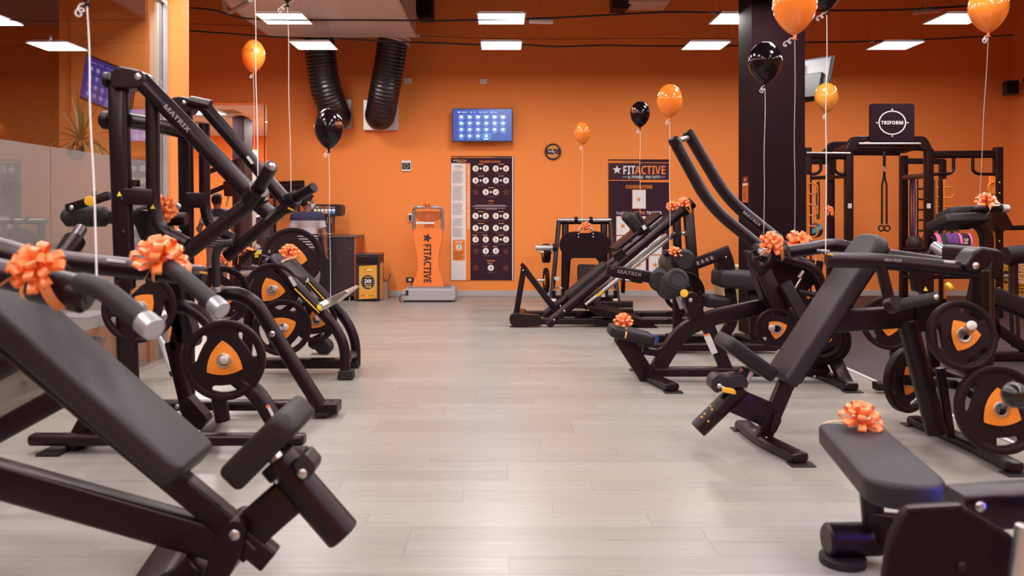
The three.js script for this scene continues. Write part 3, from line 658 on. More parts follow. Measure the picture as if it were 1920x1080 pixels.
// --- vibration platform
{
  const Z = 12.75, t = thing('vibration_platform', 'grey vibration platform with a tall orange column and handrail', 'exercise machine');
  const b0 = P(757, 545, Z), b1 = P(856, 566, Z), w = b1.x - b0.x, cx = (b0.x + b1.x) / 2;
  const base = extrude(outline([[-w / 2, 0.02], [w / 2, 0.02], [w / 2, 0.2], [-w / 2, 0.2]], [0.05, 0.05, 0.09, 0.09]), 0.62, 0.02, 3); base.translate(cx, 0, -Z - 0.3);
  mesh('base', base, mat(lin(0.36, 0.35, 0.37), 0.5), t);
  mesh('deck', rbox(w * 0.78, 0.02, 0.46, 0.006, cx, 0.205, -Z), mat(lin(0.2, 0.19, 0.2), 0.7), t);
  for (const [i, k] of [[-1, -1], [1, -1], [-1, 1], [1, 1]]) mesh('foot', lathe([[0.0, 0], [0.03, 0], [0.03, 0.03], [0, 0.03]], 16).translate(cx + i * w * 0.38, 0, -Z + k * 0.22), M.rubber, t);
  // curved column, waisted in front view
  const om = mat(lin(0.86, 0.20, 0.035), 0.4);
  const L = [[775, 430], [776.5, 450], [782, 480], [783, 505], [777, 525], [771, 545]], R = [[830, 430], [829, 450], [823.5, 480], [824, 505], [830, 525], [834, 545]];
  const rows = 20, pos = [], idx = [], zf = -12.68;
  const at = (arr, t) => { const k = Math.min(arr.length - 2, Math.floor(t * (arr.length - 1))), f = t * (arr.length - 1) - k; return P(arr[k][0] + (arr[k + 1][0] - arr[k][0]) * f, arr[k][1] + (arr[k + 1][1] - arr[k][1]) * f, 12.68); };
  const sh = new THREE.Shape(); const lp = L.map(([u, v]) => P(u, v, 12.72)), rp = R.map(([u, v]) => P(u, v, 12.72));
  sh.moveTo(lp[0].x, lp[0].y); const lc = new THREE.SplineCurve(lp.map((p) => new THREE.Vector2(p.x, p.y))).getPoints(24), rc = new THREE.SplineCurve(rp.slice().reverse().map((p) => new THREE.Vector2(p.x, p.y))).getPoints(24);
  for (const p of lc) sh.lineTo(p.x, p.y); for (const p of rc) sh.lineTo(p.x, p.y);
  sh.quadraticCurveTo((lp[0].x + rp[0].x) / 2, lp[0].y + 0.05, lp[0].x, lp[0].y);
  const colm = mesh('column', extrude(sh, 0.12, 0.012, 3).translate(0, 0, -12.78), om, t);
  for (const u of [776, 794, 812, 831]) mesh('stud', new THREE.SphereGeometry(0.012, 10, 8).translate(P(u, 541, 12.655).x, P(u, 541, 12.655).y, -12.655), M.steel, colm);
  const zL = 12.655;
  const st = new THREE.Shape(); for (let k = 0; k < 10; k++) { const a = k * Math.PI / 5, q = k % 2 ? 0.034 : 0.076; const x = q * Math.cos(a), y = q * Math.sin(a); k ? st.lineTo(x, y) : st.moveTo(x, y); }
  const sg = extrude(st, 0.002, 0); const sp = P(801, 446, zL); sg.translate(sp.x, sp.y, -zL); mesh('star_mark', sg, edgeBlack, colm);
  letteringOn(colm, 'FITACTIVE', P(801.5, 458, zL), P(801.5, 530, zL), S(14, zL), V(0, 0, 1), edgeBlack);
  // handrail, console
  mesh('handrail', tubeGeo([P(776.5, 432, 12.7), P(775.5, 392, 12.55), P(783, 388.3, 12.5), P(820, 388.3, 12.5), P(829, 392, 12.55), P(830, 432, 12.7)], 0.026, { bend: 0.07 }), mat(lin(0.42, 0.38, 0.37), 0.35, 0.6), t);
  mesh('console', poly([[778, 396], [828, 396], [825, 412], [803, 417], [781, 412]], 12.62, 0.1, { r: 0.05, bevel: 0.01 }), mat(lin(0.55, 0.12, 0.02), 0.35), t);
  mesh('instruction_label', poly([[779.5, 416], [814, 416], [814, 420], [779.5, 420]], 12.6, 0.01, { r: 0.002, bevel: 0.001 }), M.white, t);
  mesh('console_stem', poly([[796, 412], [812, 412], [814, 434], [794, 434]], 12.68, 0.05), om, t);
  mesh('power_socket', box(0.04, 0.08, 0.01, P(762, 553, 12.44).x + 0.01, 0.14, -12.43), M.blackPlastic, t);
  mesh('power_cord', tubeGeo([P(762, 553, 12.42), P(753, 553, 12.4), P(749, 560, 12.4), P(752, 567, 12.42), V(P(760, 566, 12.5).x, 0.012, -12.5), V(P(770, 555, 13.2).x, 0.012, -13.2), onWall(771, 527, 0.03)], 0.006, { smooth: 40, n: 8 }), M.blackPlastic, t);
  settle(t);
  const ph = thing('wall_remote_holder', 'pale wall holder with a dark handset beside the platform handrail', 'holder'); ph.position.copy(onWall(769.5, 408.5));
  mesh('cradle', rbox(S(9, W0), S(16, W0), 0.03, 0.02, 0, 0, 0.015), M.white, ph); mesh('handset', rbox(S(5, W0), S(11, W0), 0.02, 0.006, 0, 0, 0.036), M.blackPlastic, ph);
}
// --- dark counter cabinet
const dark = mat(lin(0.022, 0.0125, 0.0185), 0.5);
{
  const t = thing('counter_cabinet', 'tall dark counter cabinet with an orange end panel', 'cabinet');
  const Z = 12.62, a = P(588, 442, Z), b = P(668, 563, Z), bk = -13.34, h = P(600, 442, Z).y;
  const right = P(666.5, 500, Z).x, left = P(500, 500, Z).x;
  mesh('body', boxAt(left, right - 0.02, 0.06, h - 0.03, -13.3, -Z - 0.02), dark, t);
  const n = 4, wd = (right - 0.02 - left) / n;
  for (let k = 0; k < n; k++) { const d = mesh('door', rbox(wd - 0.006, h - 0.11, 0.02, 0.003, left + (k + 0.5) * wd, h / 2 + 0.015, -Z - 0.01), dark, t); mesh('knob', new THREE.SphereGeometry(0.011, 12, 8).translate(left + k * wd + wd - 0.06, h - 0.2, -Z + 0.01), M.steel, d); }
  mesh('end_panel', boxAt(right - 0.02, right + 0.005, 0.02, h - 0.03, -13.32, -Z - 0.005), mat(lin(0.42, 0.09, 0.025), 0.5), t);
  mesh('worktop', rbox(right + 0.03 - left, 0.03, 0.74, 0.004, (right + left) / 2, h - 0.015, -Z - 0.36), mat(lin(0.10, 0.07, 0.075), 0.35), t);
  for (let k = 0; k < 3; k++) mesh('leg', rod(V(left + 0.1 + k * (right - left - 0.2) / 2, 0, -Z - 0.06), V(left + 0.1 + k * (right - left - 0.2) / 2, 0.06, -Z - 0.06), 0.018), M.steel, t);
  settle(t);
}
// --- drinks dispenser on the counter
{
  const t = thing('drinks_dispenser', 'black drinks dispenser with six lit flavour cards and hanging nozzles', 'dispenser'), Z = 12.7;
  mesh('stand', poly([[599, 404], [622, 404], [622, 438], [599, 438]], Z + 0.1, 0.24, { r: 0.006 }), mat(lin(0.06, 0.028, 0.03), 0.4), t);
  mesh('drip_tray', rbox(S(24, Z), 0.02, 0.34, 0.005, P(611, 437, Z).x, P(611, 438.6, Z).y, -Z - 0.05), M.steel, t);
  mesh('cabinet', poly([[584, 383], [636, 383], [640, 386], [640, 402], [634, 405.5], [584, 405.5]], Z, 0.32, { r: 0.03 }), M.blackPlastic, t);
  const face = canvasTexture(832, 180, (c, w, h) => {
    c.fillStyle = '#22121a'; c.fillRect(0, 0, w, h); squeezed(c, 'FIT', 130, 60, 120, 52, '#eae4e2'); squeezed(c, 'ACTIVE', 255, 60, 260, 52, ORG); c.fillStyle = '#d8d0ce'; c.fillRect(530, 38, 160, 9);
    const cols = [['#e6d8c8', '#c6b08a'], ['#d8d8b0', '#a2a86c'], ['#d4e2dc', '#8fb09c'], ['#f0d8cc', '#cf9a7c'], ['#dfe6f2', '#4a7cb8'], ['#dfe6f2', '#5a8cc8']];
    cols.forEach(([p, q], i) => { const x = 86 + i * 104; c.fillStyle = p; c.fillRect(x, 76, 84, 94); c.fillStyle = q; c.fillRect(x, 122, 84, 48); c.fillStyle = '#ffffff'; c.fillRect(x + 10, 88, 60, 14); });
  });
  const fg = new THREE.PlaneGeometry(S(55, Z), S(17, Z)); const fp = P(610, 393, Z - 0.006);
  const fm = mesh('flavour_cards', fg, mat(0xffffff, 0.35, 0, { map: face }), t); fm.position.copy(fp);
  for (const u of [592, 601, 605.5, 613.5, 621, 629]) mesh('nozzle', rod(P(u, 405, Z + 0.08), P(u, 419, Z + 0.08), 0.009, 10), M.steel, t);
  settle(t);
}
// --- small fridge with the orange poster
{
  const Z = 12.55, t = thing('waste_cabinet', 'low black cabinet with a yellow poster of a round black badge', 'cabinet');
  const a = P(667, 477.5, Z), b = P(711, 566, Z), d = 0.5, h = a.y;
  mesh('body', rbox(b.x - a.x, h - 0.02, d, 0.008, (a.x + b.x) / 2, (h + 0.02) / 2, -Z - d / 2), dark, t);
  mesh('top', rbox(b.x - a.x + 0.02, 0.02, d + 0.02, 0.005, (a.x + b.x) / 2, h, -Z - d / 2), mat(lin(0.05, 0.035, 0.038), 0.3), t);
  mesh('flap', rbox((b.x - a.x) * 0.86, S(13, Z), 0.02, 0.006, (a.x + b.x) / 2, P(0, 488, Z).y, -Z + 0.006), M.frame, t);
  const tex = canvasTexture(512, 1000, (c, w, h2) => {
    c.fillStyle = '#d9982f'; c.fillRect(0, 0, w, h2);
    c.fillStyle = '#22121a'; c.beginPath(); c.moveTo(0, 0); c.lineTo(w, 0); c.lineTo(w, 30); c.lineTo(0, 60); c.fill(); c.beginPath(); c.moveTo(0, h2); c.lineTo(w, h2); c.lineTo(w, h2 - 50); c.lineTo(0, h2 - 18); c.fill();
    star(c, 256, 118, 18, '#22121a'); squeezed(c, 'FIT', 150, 185, 60, 60, '#4a2a1c'); squeezed(c, 'ACTIVE', 212, 185, 150, 60, '#f4eadc'); squeezed(c, 'IL FITNESS PER TUTTI', 200, 214, 160, 22, '#4a2a1c');
    c.fillStyle = '#f2e6cc'; c.beginPath(); c.arc(256, 505, 212, 0, 7); c.fill(); c.fillStyle = '#20121a'; c.beginPath(); c.arc(256, 505, 204, 0, 7); c.fill();
    squeezed(c, 'APERTO', 170, 388, 172, 62, '#d9982f'); squeezed(c, '24H', 150, 530, 212, 150, '#f4f0ec'); squeezed(c, '7GG', 150, 668, 212, 150, '#d8b948');
    for (const [x, y] of [[96, 450], [84, 510], [98, 575], [416, 450], [430, 510], [414, 575]]) star(c, x, y, 18, '#d8cfc8');
    squeezed(c, 'WWW.', 60, 895, 130, 42, '#3a2018'); squeezed(c, 'FIT', 196, 895, 60, 42, '#f4eadc'); squeezed(c, 'ACTIVE.IT', 262, 895, 190, 42, '#3a2018');
  });
  const p0 = P(673, 495, Z - 0.012), p1 = P(706.5, 562.5, Z - 0.012);
  const po = mesh('poster', new THREE.BoxGeometry(p1.x - p0.x, p0.y - p1.y, 0.003), faced(mat(0xffffff, 0.5, 0, { map: tex })), t); po.position.set((p0.x + p1.x) / 2, (p0.y + p1.y) / 2, -Z + 0.004);
  for (const i of [0, 1]) mesh('foot', rod(V(a.x + 0.05 + i * (b.x - a.x - 0.1), 0, -Z - 0.06), V(a.x + 0.05 + i * (b.x - a.x - 0.1), 0.03, -Z - 0.06), 0.018), M.rubber, t);
  mesh('side_poster', box(0.003, (p0.y - p1.y) * 1.02, 0.34, b.x + 0.002, (p0.y + p1.y) / 2, -Z - 0.25), mat(lin(0.72, 0.30, 0.08), 0.5), t);
  settle(t);
  const k = thing('cardboard_carton', 'open brown cardboard carton beside the black cabinet', 'box'), zc = 12.95, q0 = P(713, 528, zc), q1 = P(725, 560, zc), cm = mat(lin(0.40, 0.24, 0.15), 0.85);
  const w = q1.x - q0.x, hh = q0.y, xc = (q0.x + q1.x) / 2;
  mesh('wall_panel', boxAt(q0.x, q1.x, 0, hh, -zc - 0.003, -zc + 0.003), cm, k); mesh('wall_panel', boxAt(q0.x, q1.x, 0, hh, -zc - 0.30, -zc - 0.295), cm, k);
  mesh('wall_panel', boxAt(q0.x - 0.003, q0.x + 0.003, 0, hh, -zc - 0.3, -zc), cm, k); mesh('wall_panel', boxAt(q1.x - 0.003, q1.x + 0.003, 0, hh, -zc - 0.3, -zc), cm, k);
  mesh('bottom', boxAt(q0.x, q1.x, 0, 0.005, -zc - 0.3, -zc), cm, k);
  const fl = mesh('flap', boxAt(-0.003, 0.003, 0, 0.13, -0.3, 0), cm, k); fl.position.set(q1.x, hh, -zc); fl.rotation.z = -0.35;
  settle(k);
}
// ---------------------------------------------------------------- kit: plates, bows, balloons, machine parts
const Q = (a) => (Array.isArray(a) ? P(...a) : a);
class Machine {
  constructor(name, label, category = 'exercise machine', group) { this.t = thing(name, label, category, group); }
  tube(n, pts, r, o = {}) { return mesh(n, tubeGeo(pts.map(Q), r, o), o.m || M.frame, o.on || this.t); }
  beam(n, pts, wz, wp, o = {}) { return mesh(n, beamGeo(pts.map(Q), wz, wp, o), o.m || M.frame, o.on || this.t); }
  rod(n, a, b, r, m = M.steel, o = {}) { return mesh(n, rod(Q(a), Q(b), r, o.n || 20), m, o.on || this.t); }
  poly(n, px, Z, depth, m = M.frame, o = {}) { return mesh(n, poly(px, Z, depth, o), m, o.on || this.t); }
  pad(n, a, b, width, thick, o = {}) {                      // cushion whose middle plane runs from a to b
    const A = Q(a), B = Q(b), x = B.clone().sub(A).normalize(), y = (o.across || V(0, 0, 1)).clone(); y.addScaledVector(x, -y.dot(x)).normalize();
    const z = x.clone().cross(y), d = z.multiplyScalar(-thick / 2);
    const g = padGeo(A.clone().add(d), B.clone().add(d), y, width, thick, o);
    return mesh(n, g, o.m || M.pad, o.on || this.t);
  }
  bolt(u, v, Z, r = 0.012, m = M.steel, on) { const g = lathe([[0, 0.008], [r * 0.55, 0.008], [r * 0.6, 0.005], [r, 0.004], [r, 0]], 16); g.rotateX(Math.PI / 2); const o = mesh('bolt', g, m, on || this.t); o.position.copy(P(u, v, Z)); return o; }
  foot(n, a, b, w, h, o = {}) {                             // floor beam between two ground points
    const p = G(...a), q = G(...b); p.y = q.y = h / 2 + (o.lift || 0.008);
    const mid = o.bow ? [p, p.clone().lerp(q, 0.5).add(V(o.bow, 0, 0)), q] : [p, q];
    const f = mesh(n, sweep(o.bow ? smooth(mid, 14) : mid, rrect(w, h, h * 0.45, 4), { ref: V(0, 1, 0).cross(q.clone().sub(p)).normalize(), cap: 0.012 }), M.frame, this.t);
    const dir = q.clone().sub(p).normalize();
    for (const e of [p, q]) mesh('floor_plate', rbox(w * 1.25, 0.008, 0.09, 0.003).translate(e.x, 0.004, e.z), M.rubber, f);
    return f;
  }
  done() { settle(this.t); return this.t; }
}
// --- weight plate: rubber disc with three grips, a raised rim, an orange three-sided badge and a steel hub
const plateCache = new Map();
function plateGeos(R) {
  const key = R.toFixed(3);
  if (!plateCache.has(key)) {
    const s = new THREE.Shape(); s.absarc(0, 0, R * 0.985, 0, 2 * Math.PI);
    const hub = new THREE.Path(); hub.absarc(0, 0, 0.027, 0, 2 * Math.PI, true); s.holes.push(hub);
    for (let k = 0; k < 3; k++) {
      const c = -Math.PI / 2 + k * 2 * Math.PI / 3, w = 0.46, r0 = R * 0.655, r1 = R * 0.80, h = new THREE.Path(), N = 8;
      const pt = (r, a) => [r * Math.cos(a), r * Math.sin(a)];
      for (let i = 0; i <= N; i++) h[i ? 'lineTo' : 'moveTo'](...pt(r1, c - w + 2 * w * i / N));
      h.quadraticCurveTo(...pt((r0 + r1) / 2 * 1.0, c + w * 1.22), ...pt(r0, c + w * 0.86));
      for (let i = 1; i <= N; i++) h.lineTo(...pt(r0 * (1 - 0.05 * Math.sin(Math.PI * i / N)), c + w * 0.86 - 2 * w * 0.86 * i / N));
      h.quadraticCurveTo(...pt((r0 + r1) / 2, c - w * 1.22), ...pt(r1, c - w)); s.holes.push(h);
    }
    const disc = extrude(s, 0.030, 0.004, 2, 40); disc.translate(0, 0, -0.015);
    const rim = lathe([[R * 0.84, -0.015], [R * 0.86, -0.024], [R * 0.97, -0.026], [R, -0.018], [R, 0.018], [R * 0.97, 0.026], [R * 0.86, 0.024], [R * 0.84, 0.015]], 56); rim.rotateX(Math.PI / 2);
    const boss = lathe([[0.027, -0.02], [R * 0.3, -0.02], [R * 0.34, -0.014], [R * 0.34, 0.014], [R * 0.3, 0.02], [0.027, 0.02]], 40); boss.rotateX(Math.PI / 2);
    const body = mergeGeometries([disc.toNonIndexed ? (disc.index ? disc.toNonIndexed() : disc) : disc, rim.toNonIndexed(), boss.toNonIndexed()].map((g) => { const q = g.clone(); for (const k of Object.keys(q.attributes)) if (!['position', 'normal', 'uv'].includes(k)) q.deleteAttribute(k); return q; }));
    const b = new THREE.Shape(), rb = R * 0.50, vx = [0, 1, 2].map((k) => [rb * Math.cos(Math.PI / 2 + k * 2 * Math.PI / 3), rb * Math.sin(Math.PI / 2 + k * 2 * Math.PI / 3)]);
    vx.forEach((p, k) => { const q = vx[(k + 1) % 3], m = [(p[0] + q[0]) / 2, (p[1] + q[1]) / 2], l = Math.hypot(...m), f = 1 + 0.42 * rb / l; if (!k) b.moveTo(...p); b.quadraticCurveTo(m[0] * f, m[1] * f, ...q); });
    const bh = new THREE.Path(); bh.absarc(0, 0, 0.04, 0, 2 * Math.PI, true); b.holes.push(bh);
    const badge = extrude(b, 0.004, 0.0012, 1, 10);
    const ring = lathe([[0.026, 0], [0.041, 0], [0.041, 0.006], [0.037, 0.008], [0.026, 0.006]], 32); ring.rotateX(Math.PI / 2);
    plateCache.set(key, { body, badge, ring });
  }
  return plateCache.get(key);
}
function weightPlate(label, c, dir, R, turn = 0, group = 'rubber weight plates on the machines') {
  const g = plateGeos(R), t = thing('weight_plate', label, 'weight plate', group);
  mesh('disc', g.body, M.plateRubber, t);
  for (const s of [1, -1]) { const b = mesh('badge', g.badge, M.badge, t), h = mesh('hub_ring', g.ring, M.steel, t); b.position.z = s * 0.0195; h.position.z = s * 0.0195; if (s < 0) { b.rotation.y = Math.PI; h.rotation.y = Math.PI; } }
  const o = new THREE.Object3D(); aimZ(o, Q(c), dir); t.position.copy(o.position); t.quaternion.copy(o.quaternion); t.rotateZ(turn);
  return t;
}
// --- pulled ribbon bow
function ribbonLoop(L, H, w, tilt, az) {
  const n = 14, pos = [], idx = [];
  for (let i = 0; i <= n; i++) {
    const t = i / n * 2 * Math.PI, x = L * (1 - Math.cos(t)) / 2, y = H * Math.sin(t) * (0.35 + 0.65 * (1 - Math.cos(t)) / 2), k = w / 2 * (0.35 + 0.65 * Math.sin(t / 2));
    pos.push(x, y, -k, x, y, k); if (i < n) { const a = i * 2; idx.push(a, a + 1, a + 3, a, a + 3, a + 2); }
  }
  const g = new THREE.BufferGeometry(); g.setAttribute('position', new THREE.Float32BufferAttribute(pos, 3)); g.setIndex(idx); g.rotateZ(tilt); g.rotateY(az); g.computeVertexNormals(); return g;
}
function strip(pts, w, side, notch) {
  const pos = [], idx = [], n = pts.length;
  pts.forEach((p, i) => { const a = p.clone().addScaledVector(side, -w / 2), b = p.clone().addScaledVector(side, w / 2); pos.push(a.x, a.y, a.z, p.x, p.y, p.z, b.x, b.y, b.z); if (i + 1 < n) { const k = i * 3; idx.push(k, k + 1, k + 4, k, k + 4, k + 3, k + 1, k + 2, k + 5, k + 1, k + 5, k + 4); } });
  if (notch) { const d = pts[n - 2].clone().sub(pts[n - 1]).multiplyScalar(0.8), k = (n - 1) * 9 + 3; pos[k] += d.x; pos[k + 1] += d.y; pos[k + 2] += d.z; }
  const g = new THREE.BufferGeometry(); g.setAttribute('position', new THREE.Float32BufferAttribute(pos, 3)); g.setIndex(idx); g.computeVertexNormals(); return g;
}
const unitLoops = [];
for (const [k, L, H, tilt, off] of [[8, 1.15, 0.22, 0.12, 0], [7, 1.05, 0.24, 0.62, 0.35], [5, 0.95, 0.24, 1.15, 0.1]]) for (let i = 0; i < k; i++) unitLoops.push(ribbonLoop(L * (0.92 + 0.16 * rnd()), H * (0.85 + 0.3 * rnd()), 0.38, tilt + (rnd() - 0.5) * 0.2, off + i * 2 * Math.PI / k + (rnd() - 0.5) * 0.25));
const bowTailA = strip(smooth([V(0.1, 0.1, 0.2), V(0.5, 0.15, 0.8), V(0.7, -0.5, 1.2), V(0.9, -1.15, 1.3)], 12), 0.4, V(0.9, 0, -0.5).normalize(), true);
const bowTailB = strip(smooth([V(-0.1, 0.1, 0.1), V(-0.8, 0.2, 0.6), V(-1.4, -0.1, 0.9), V(-1.9, -0.5, 0.8)], 12), 0.3, V(0.3, 0.9, 0.2).normalize(), true);
function bow(label, u, v, Z, px, { up = V(0, 1, 0), spin = 0, tails = true, band, bandAxis = V(1, 0, 0), bandAt, group = 'orange gift bows on the machines' } = {}) {
  const t = thing('gift_bow', label, 'bow', group), s = S(px, Z) / 1.75;
  for (const g of unitLoops) mesh('loop', g, M.bow, t);
  if (tails) { mesh('tail', bowTailA, M.bow, t); mesh('tail', bowTailB, M.ribbonTan, t); }
  mesh('knot', new THREE.SphereGeometry(0.2, 12, 8), M.bow, t);
  t.scale.setScalar(s); t.position.copy(P(u, v, Z)); t.quaternion.setFromUnitVectors(V(0, 1, 0), up.clone().normalize()); t.rotateY(spin);
  if (band) {                                               // ribbon tied round the part that carries the bow
    const [ra, rb] = Array.isArray(band) ? band : [band, band], n = 28, w = 0.012, pos = [], idx = [], ax = bandAxis.clone().normalize(), A = Math.abs(ax.z) < 0.9 ? V(0, 0, 1) : V(0, 1, 0); A.addScaledVector(ax, -A.dot(ax)).normalize(); const B = ax.clone().cross(A), c = Q(bandAt);
    for (let i = 0; i <= n; i++) { const a = i / n * 2 * Math.PI, p = (e) => Math.sign(e) * Math.abs(e) ** 0.6, q = A.clone().multiplyScalar(ra * p(Math.cos(a))).addScaledVector(B, rb * p(Math.sin(a))).add(c); for (const e of [-1, 1]) { const z = q.clone().addScaledVector(ax, e * w / 2); pos.push(z.x, z.y, z.z); } if (i < n) { const k = i * 2; idx.push(k, k + 1, k + 3, k, k + 3, k + 2); } }
    const g = new THREE.BufferGeometry(); g.setAttribute('position', new THREE.Float32BufferAttribute(pos, 3)); g.setIndex(idx); g.computeVertexNormals();
    t.updateMatrixWorld(true); g.applyMatrix4(t.matrixWorld.clone().invert()); mesh('band', g, M.ribbonTan, t);
  }
  return t;
}
// --- balloons
function printTexture(ink, ground) {
  return canvasTexture(1024, 512, (c, w, h) => { c.fillStyle = ground; c.fillRect(0, 0, w, h); for (const x of [250, 760]) { star(c, x + 60, 190, 14, ink); squeezed(c, 'FITACTIVE', x, 240, 120, 46, ink); squeezed(c, 'IL FITNESS PER TUTTI', x + 12, 258, 96, 12, ink); } });
}
const linHex = (c) => '#' + c.getHexString();
for (const k of ['Orange', 'Black']) M['balloonPrint' + k] = mat(0xffffff, 0.13, 0, { specularIntensity: k === 'Black' ? 0.6 : 1, map: printTexture(k === 'Black' ? '#c8642e' : '#4a2416', linHex(M['balloon' + k].color)) });
function balloonProfile(n = 22) {                           // unit balloon: widest radius 1, crown up
  const pts = [];
  for (let i = 0; i <= n; i++) { const a = -Math.PI / 2 + Math.PI * i / n, y = Math.sin(a), r = Math.cos(a) * (y < 0 ? 1 - 0.30 * y * y : 1); pts.push([Math.max(r, i === 0 ? 0.03 : 0), y < 0 ? y * 1.0 : y * 0.92]); }
  return pts;
}
function balloon(label, u, v, w, h, Z, m, end, o = {}) {
  const t = thing('balloon', label, 'balloon', 'party balloons on white ribbons'), c = P(u, v, Z), r = S(w, Z) / 2, hh = S(h, Z) / 2;
  const prof = balloonProfile().map(([a, b]) => [a * r, b * hh * (b < 0 ? 1.04 : 1.04)]);
  const b = mesh('skin', lathe(prof, 40).translate(c.x, c.y, c.z), m, t); if (o.spin) { b.geometry.translate(-c.x, -c.y, -c.z); b.geometry.rotateY(o.spin); b.geometry.translate(c.x, c.y, c.z); }
  const nb = c.clone().add(V(0, -hh * 1.04, 0));
  mesh('knot', lathe([[0, -0.028], [0.016, -0.03], [0.006, -0.014], [0.012, 0.004]], 14).translate(nb.x, nb.y, nb.z), m, t);
  const e = Q(end), mid = (f, dx) => nb.clone().lerp(e, f).add(V(dx, 0, 0)), k = o.sway ?? 0.0025;
  mesh('ribbon', tubeGeo([nb.clone().add(V(0, -0.02, 0)), mid(0.2, k), mid(0.45, -k), mid(0.7, k * 0.8), e], o.r ?? 0.0021, { smooth: 40, n: 6, cap: 0 }), M.string, t);
  const curl = []; for (let i = 0; i <= 30; i++) { const a = i / 30 * 4.2 * Math.PI; curl.push(nb.clone().add(V(-0.012 - 0.0012 * i * (o.curl ?? 0.6) + 0.014 * Math.cos(a), -0.028 - 0.0012 * i + 0.016 * Math.sin(a) * 0.7, 0.006))); }
  mesh('curl', tubeGeo(curl, 0.003, { n: 6, cap: 0 }), M.string, t);
  return settle(t);
}
// ---------------------------------------------------------------- machines by the glass
// --- incline press in the foreground
{
  const m = new Machine('incline_press', 'black incline press machine with a long reclined grey pad, beside the glass'), Z = 2.85;
  m.pad('back_pad', [362, 876, Z], [-75, 496, Z], 0.33, 0.088, { r: 0.05, bevel: 0.022 });
  m.beam('pad_rail', [[-40, 590, Z + 0.02], [330, 900, Z], [508, 1048, Z]], 0.075, 0.085, { bend: 0.05 });
  m.beam('main_beam', [[-90, 872, Z + 0.1], [440, 1022, Z]], 0.08, 0.128, { r: 0.02 });
  m.poly('pivot_bracket', [[410, 990], [432, 975], [462, 985], [452, 1040], [425, 1090], [380, 1090], [395, 1030]], Z - 0.075, 0.15, M.frame, { r: 0.02 }); m.bolt(440, 1003, Z - 0.077, 0.018);
  m.foot('foot', [150, 1330], [345, 1015], 0.13, 0.06);
  m.tube('foot_stem', [[402, 1075, Z], [372, 1110, Z]], 0.06);
  m.tube('front_upright', [[380, 1052, Z + 0.02], [345, 1095, Z + 0.02], [300, 1115, Z + 0.02]], 0.062, { bend: 0.05 });
  m.beam('seat_bracket', [[468, 995, Z], [574, 902, Z]], 0.07, 0.132, { r: 0.015 });
  m.beam('lower_stub', [[425, 985, Z - 0.0], [475, 1035, Z]], 0.09, 0.07, { r: 0.015 });
  m.tube('seat_sleeve', [[527, 868, Z], [645, 1004, Z]], 0.062, { n: 28, cap: 0.006 });
  m.poly('lock_block', [[548, 870], [566, 852], [574, 852], [592, 872], [590, 886], [575, 902], [562, 898]], Z - 0.11, 0.1, M.blackPlastic, { r: 0.02 }); m.bolt(567, 888, Z - 0.112, 0.016, M.steel);
  m.rod('seat_post', [505, 845, Z], [540, 886, Z], 0.026, M.chrome);
  m.rod('pin', [516, 905, Z - 0.07], [524, 892, Z - 0.04], 0.009, M.chrome);
  m.tube('collar', [[520, 860, Z], [537, 880, Z]], 0.07);
  m.pad('seat_pad', [448, 884, Z], [563, 768, Z], 0.32, 0.098, { r: 0.06, bevel: 0.025, m: M.padDark });
  m.pad('seat_board', [474, 884, Z], [566, 790, Z], 0.24, 0.016, { r: 0.03, m: M.ribbonTan === 0 ? M.pad : mat(lin(0.22, 0.15, 0.11), 0.7) });
  // press arms: the far one above, the near one below, each with an angled grip
  const far = m.tube('press_arm', [[-130, 462, 3.25], [384, 518, 3.25]], 0.041, { n: 24, cap: 0.008 });
  m.poly('rating_label', [[200, 485], [235, 489], [235, 494], [200, 490]], 3.205, 0.004, M.label, { r: 0.003, bevel: 0.001, on: far });
  m.poly('end_stripe', [[374, 509], [388, 511], [388, 514], [374, 512]], 3.205, 0.004, M.yellow, { r: 0.001, bevel: 0.001, on: far });
  const g1 = m.tube('grip', [[318, 500, 3.18], [338, 515, 3.1], [405, 573, 2.98]], 0.031, { n: 22, bend: 0.06, m: M.foam });
  m.rod('grip_cap', [400, 568, 2.985], [417, 583, 2.96], 0.0335, M.silverCap, { on: g1 });
  const near = m.tube('press_arm', [[-110, 490, 2.5], [172, 548, 2.5]], 0.045, { n: 24, cap: 0.012 });
  m.poly('end_stripe', [[124, 537], [168, 546], [168, 550], [124, 541]], 2.452, 0.004, M.ribbonTan, { r: 0.001, bevel: 0.001, on: near });
  m.tube('arm_sleeve', [[60, 528, 2.5], [168, 556, 2.5]], 0.056, { n: 24, cap: 0.012 });
  const g2 = m.tube('grip', [[150, 530, 2.42], [190, 540, 2.38], [282, 612, 2.3]], 0.031, { n: 22, bend: 0.07, m: M.foam });
  m.rod('grip_cap', [269, 602, 2.31], [290, 619, 2.285], 0.034, M.silverCap, { on: g2 });
  m.tube('arm_brace', [[-60, 455, 2.6], [60, 490, 2.6], [110, 520, 2.55]], 0.045, { bend: 0.1 });
  // rear legs running off towards the glass
  m.tube('rear_leg', [[-60, 716, 3.4], [0, 690, 3.4], [45, 662, 3.4], [70, 620, 3.4]], 0.05, { bend: 0.1 });
  m.beam('rear_stay', [[-60, 840, 3.6], [112, 745, 3.6]], 0.07, 0.1, { r: 0.02 });
  m.poly('stay_bracket', [[105, 700], [150, 715], [170, 735], [125, 750], [108, 745]], 3.55, 0.1, M.frame);
  m.done();
}
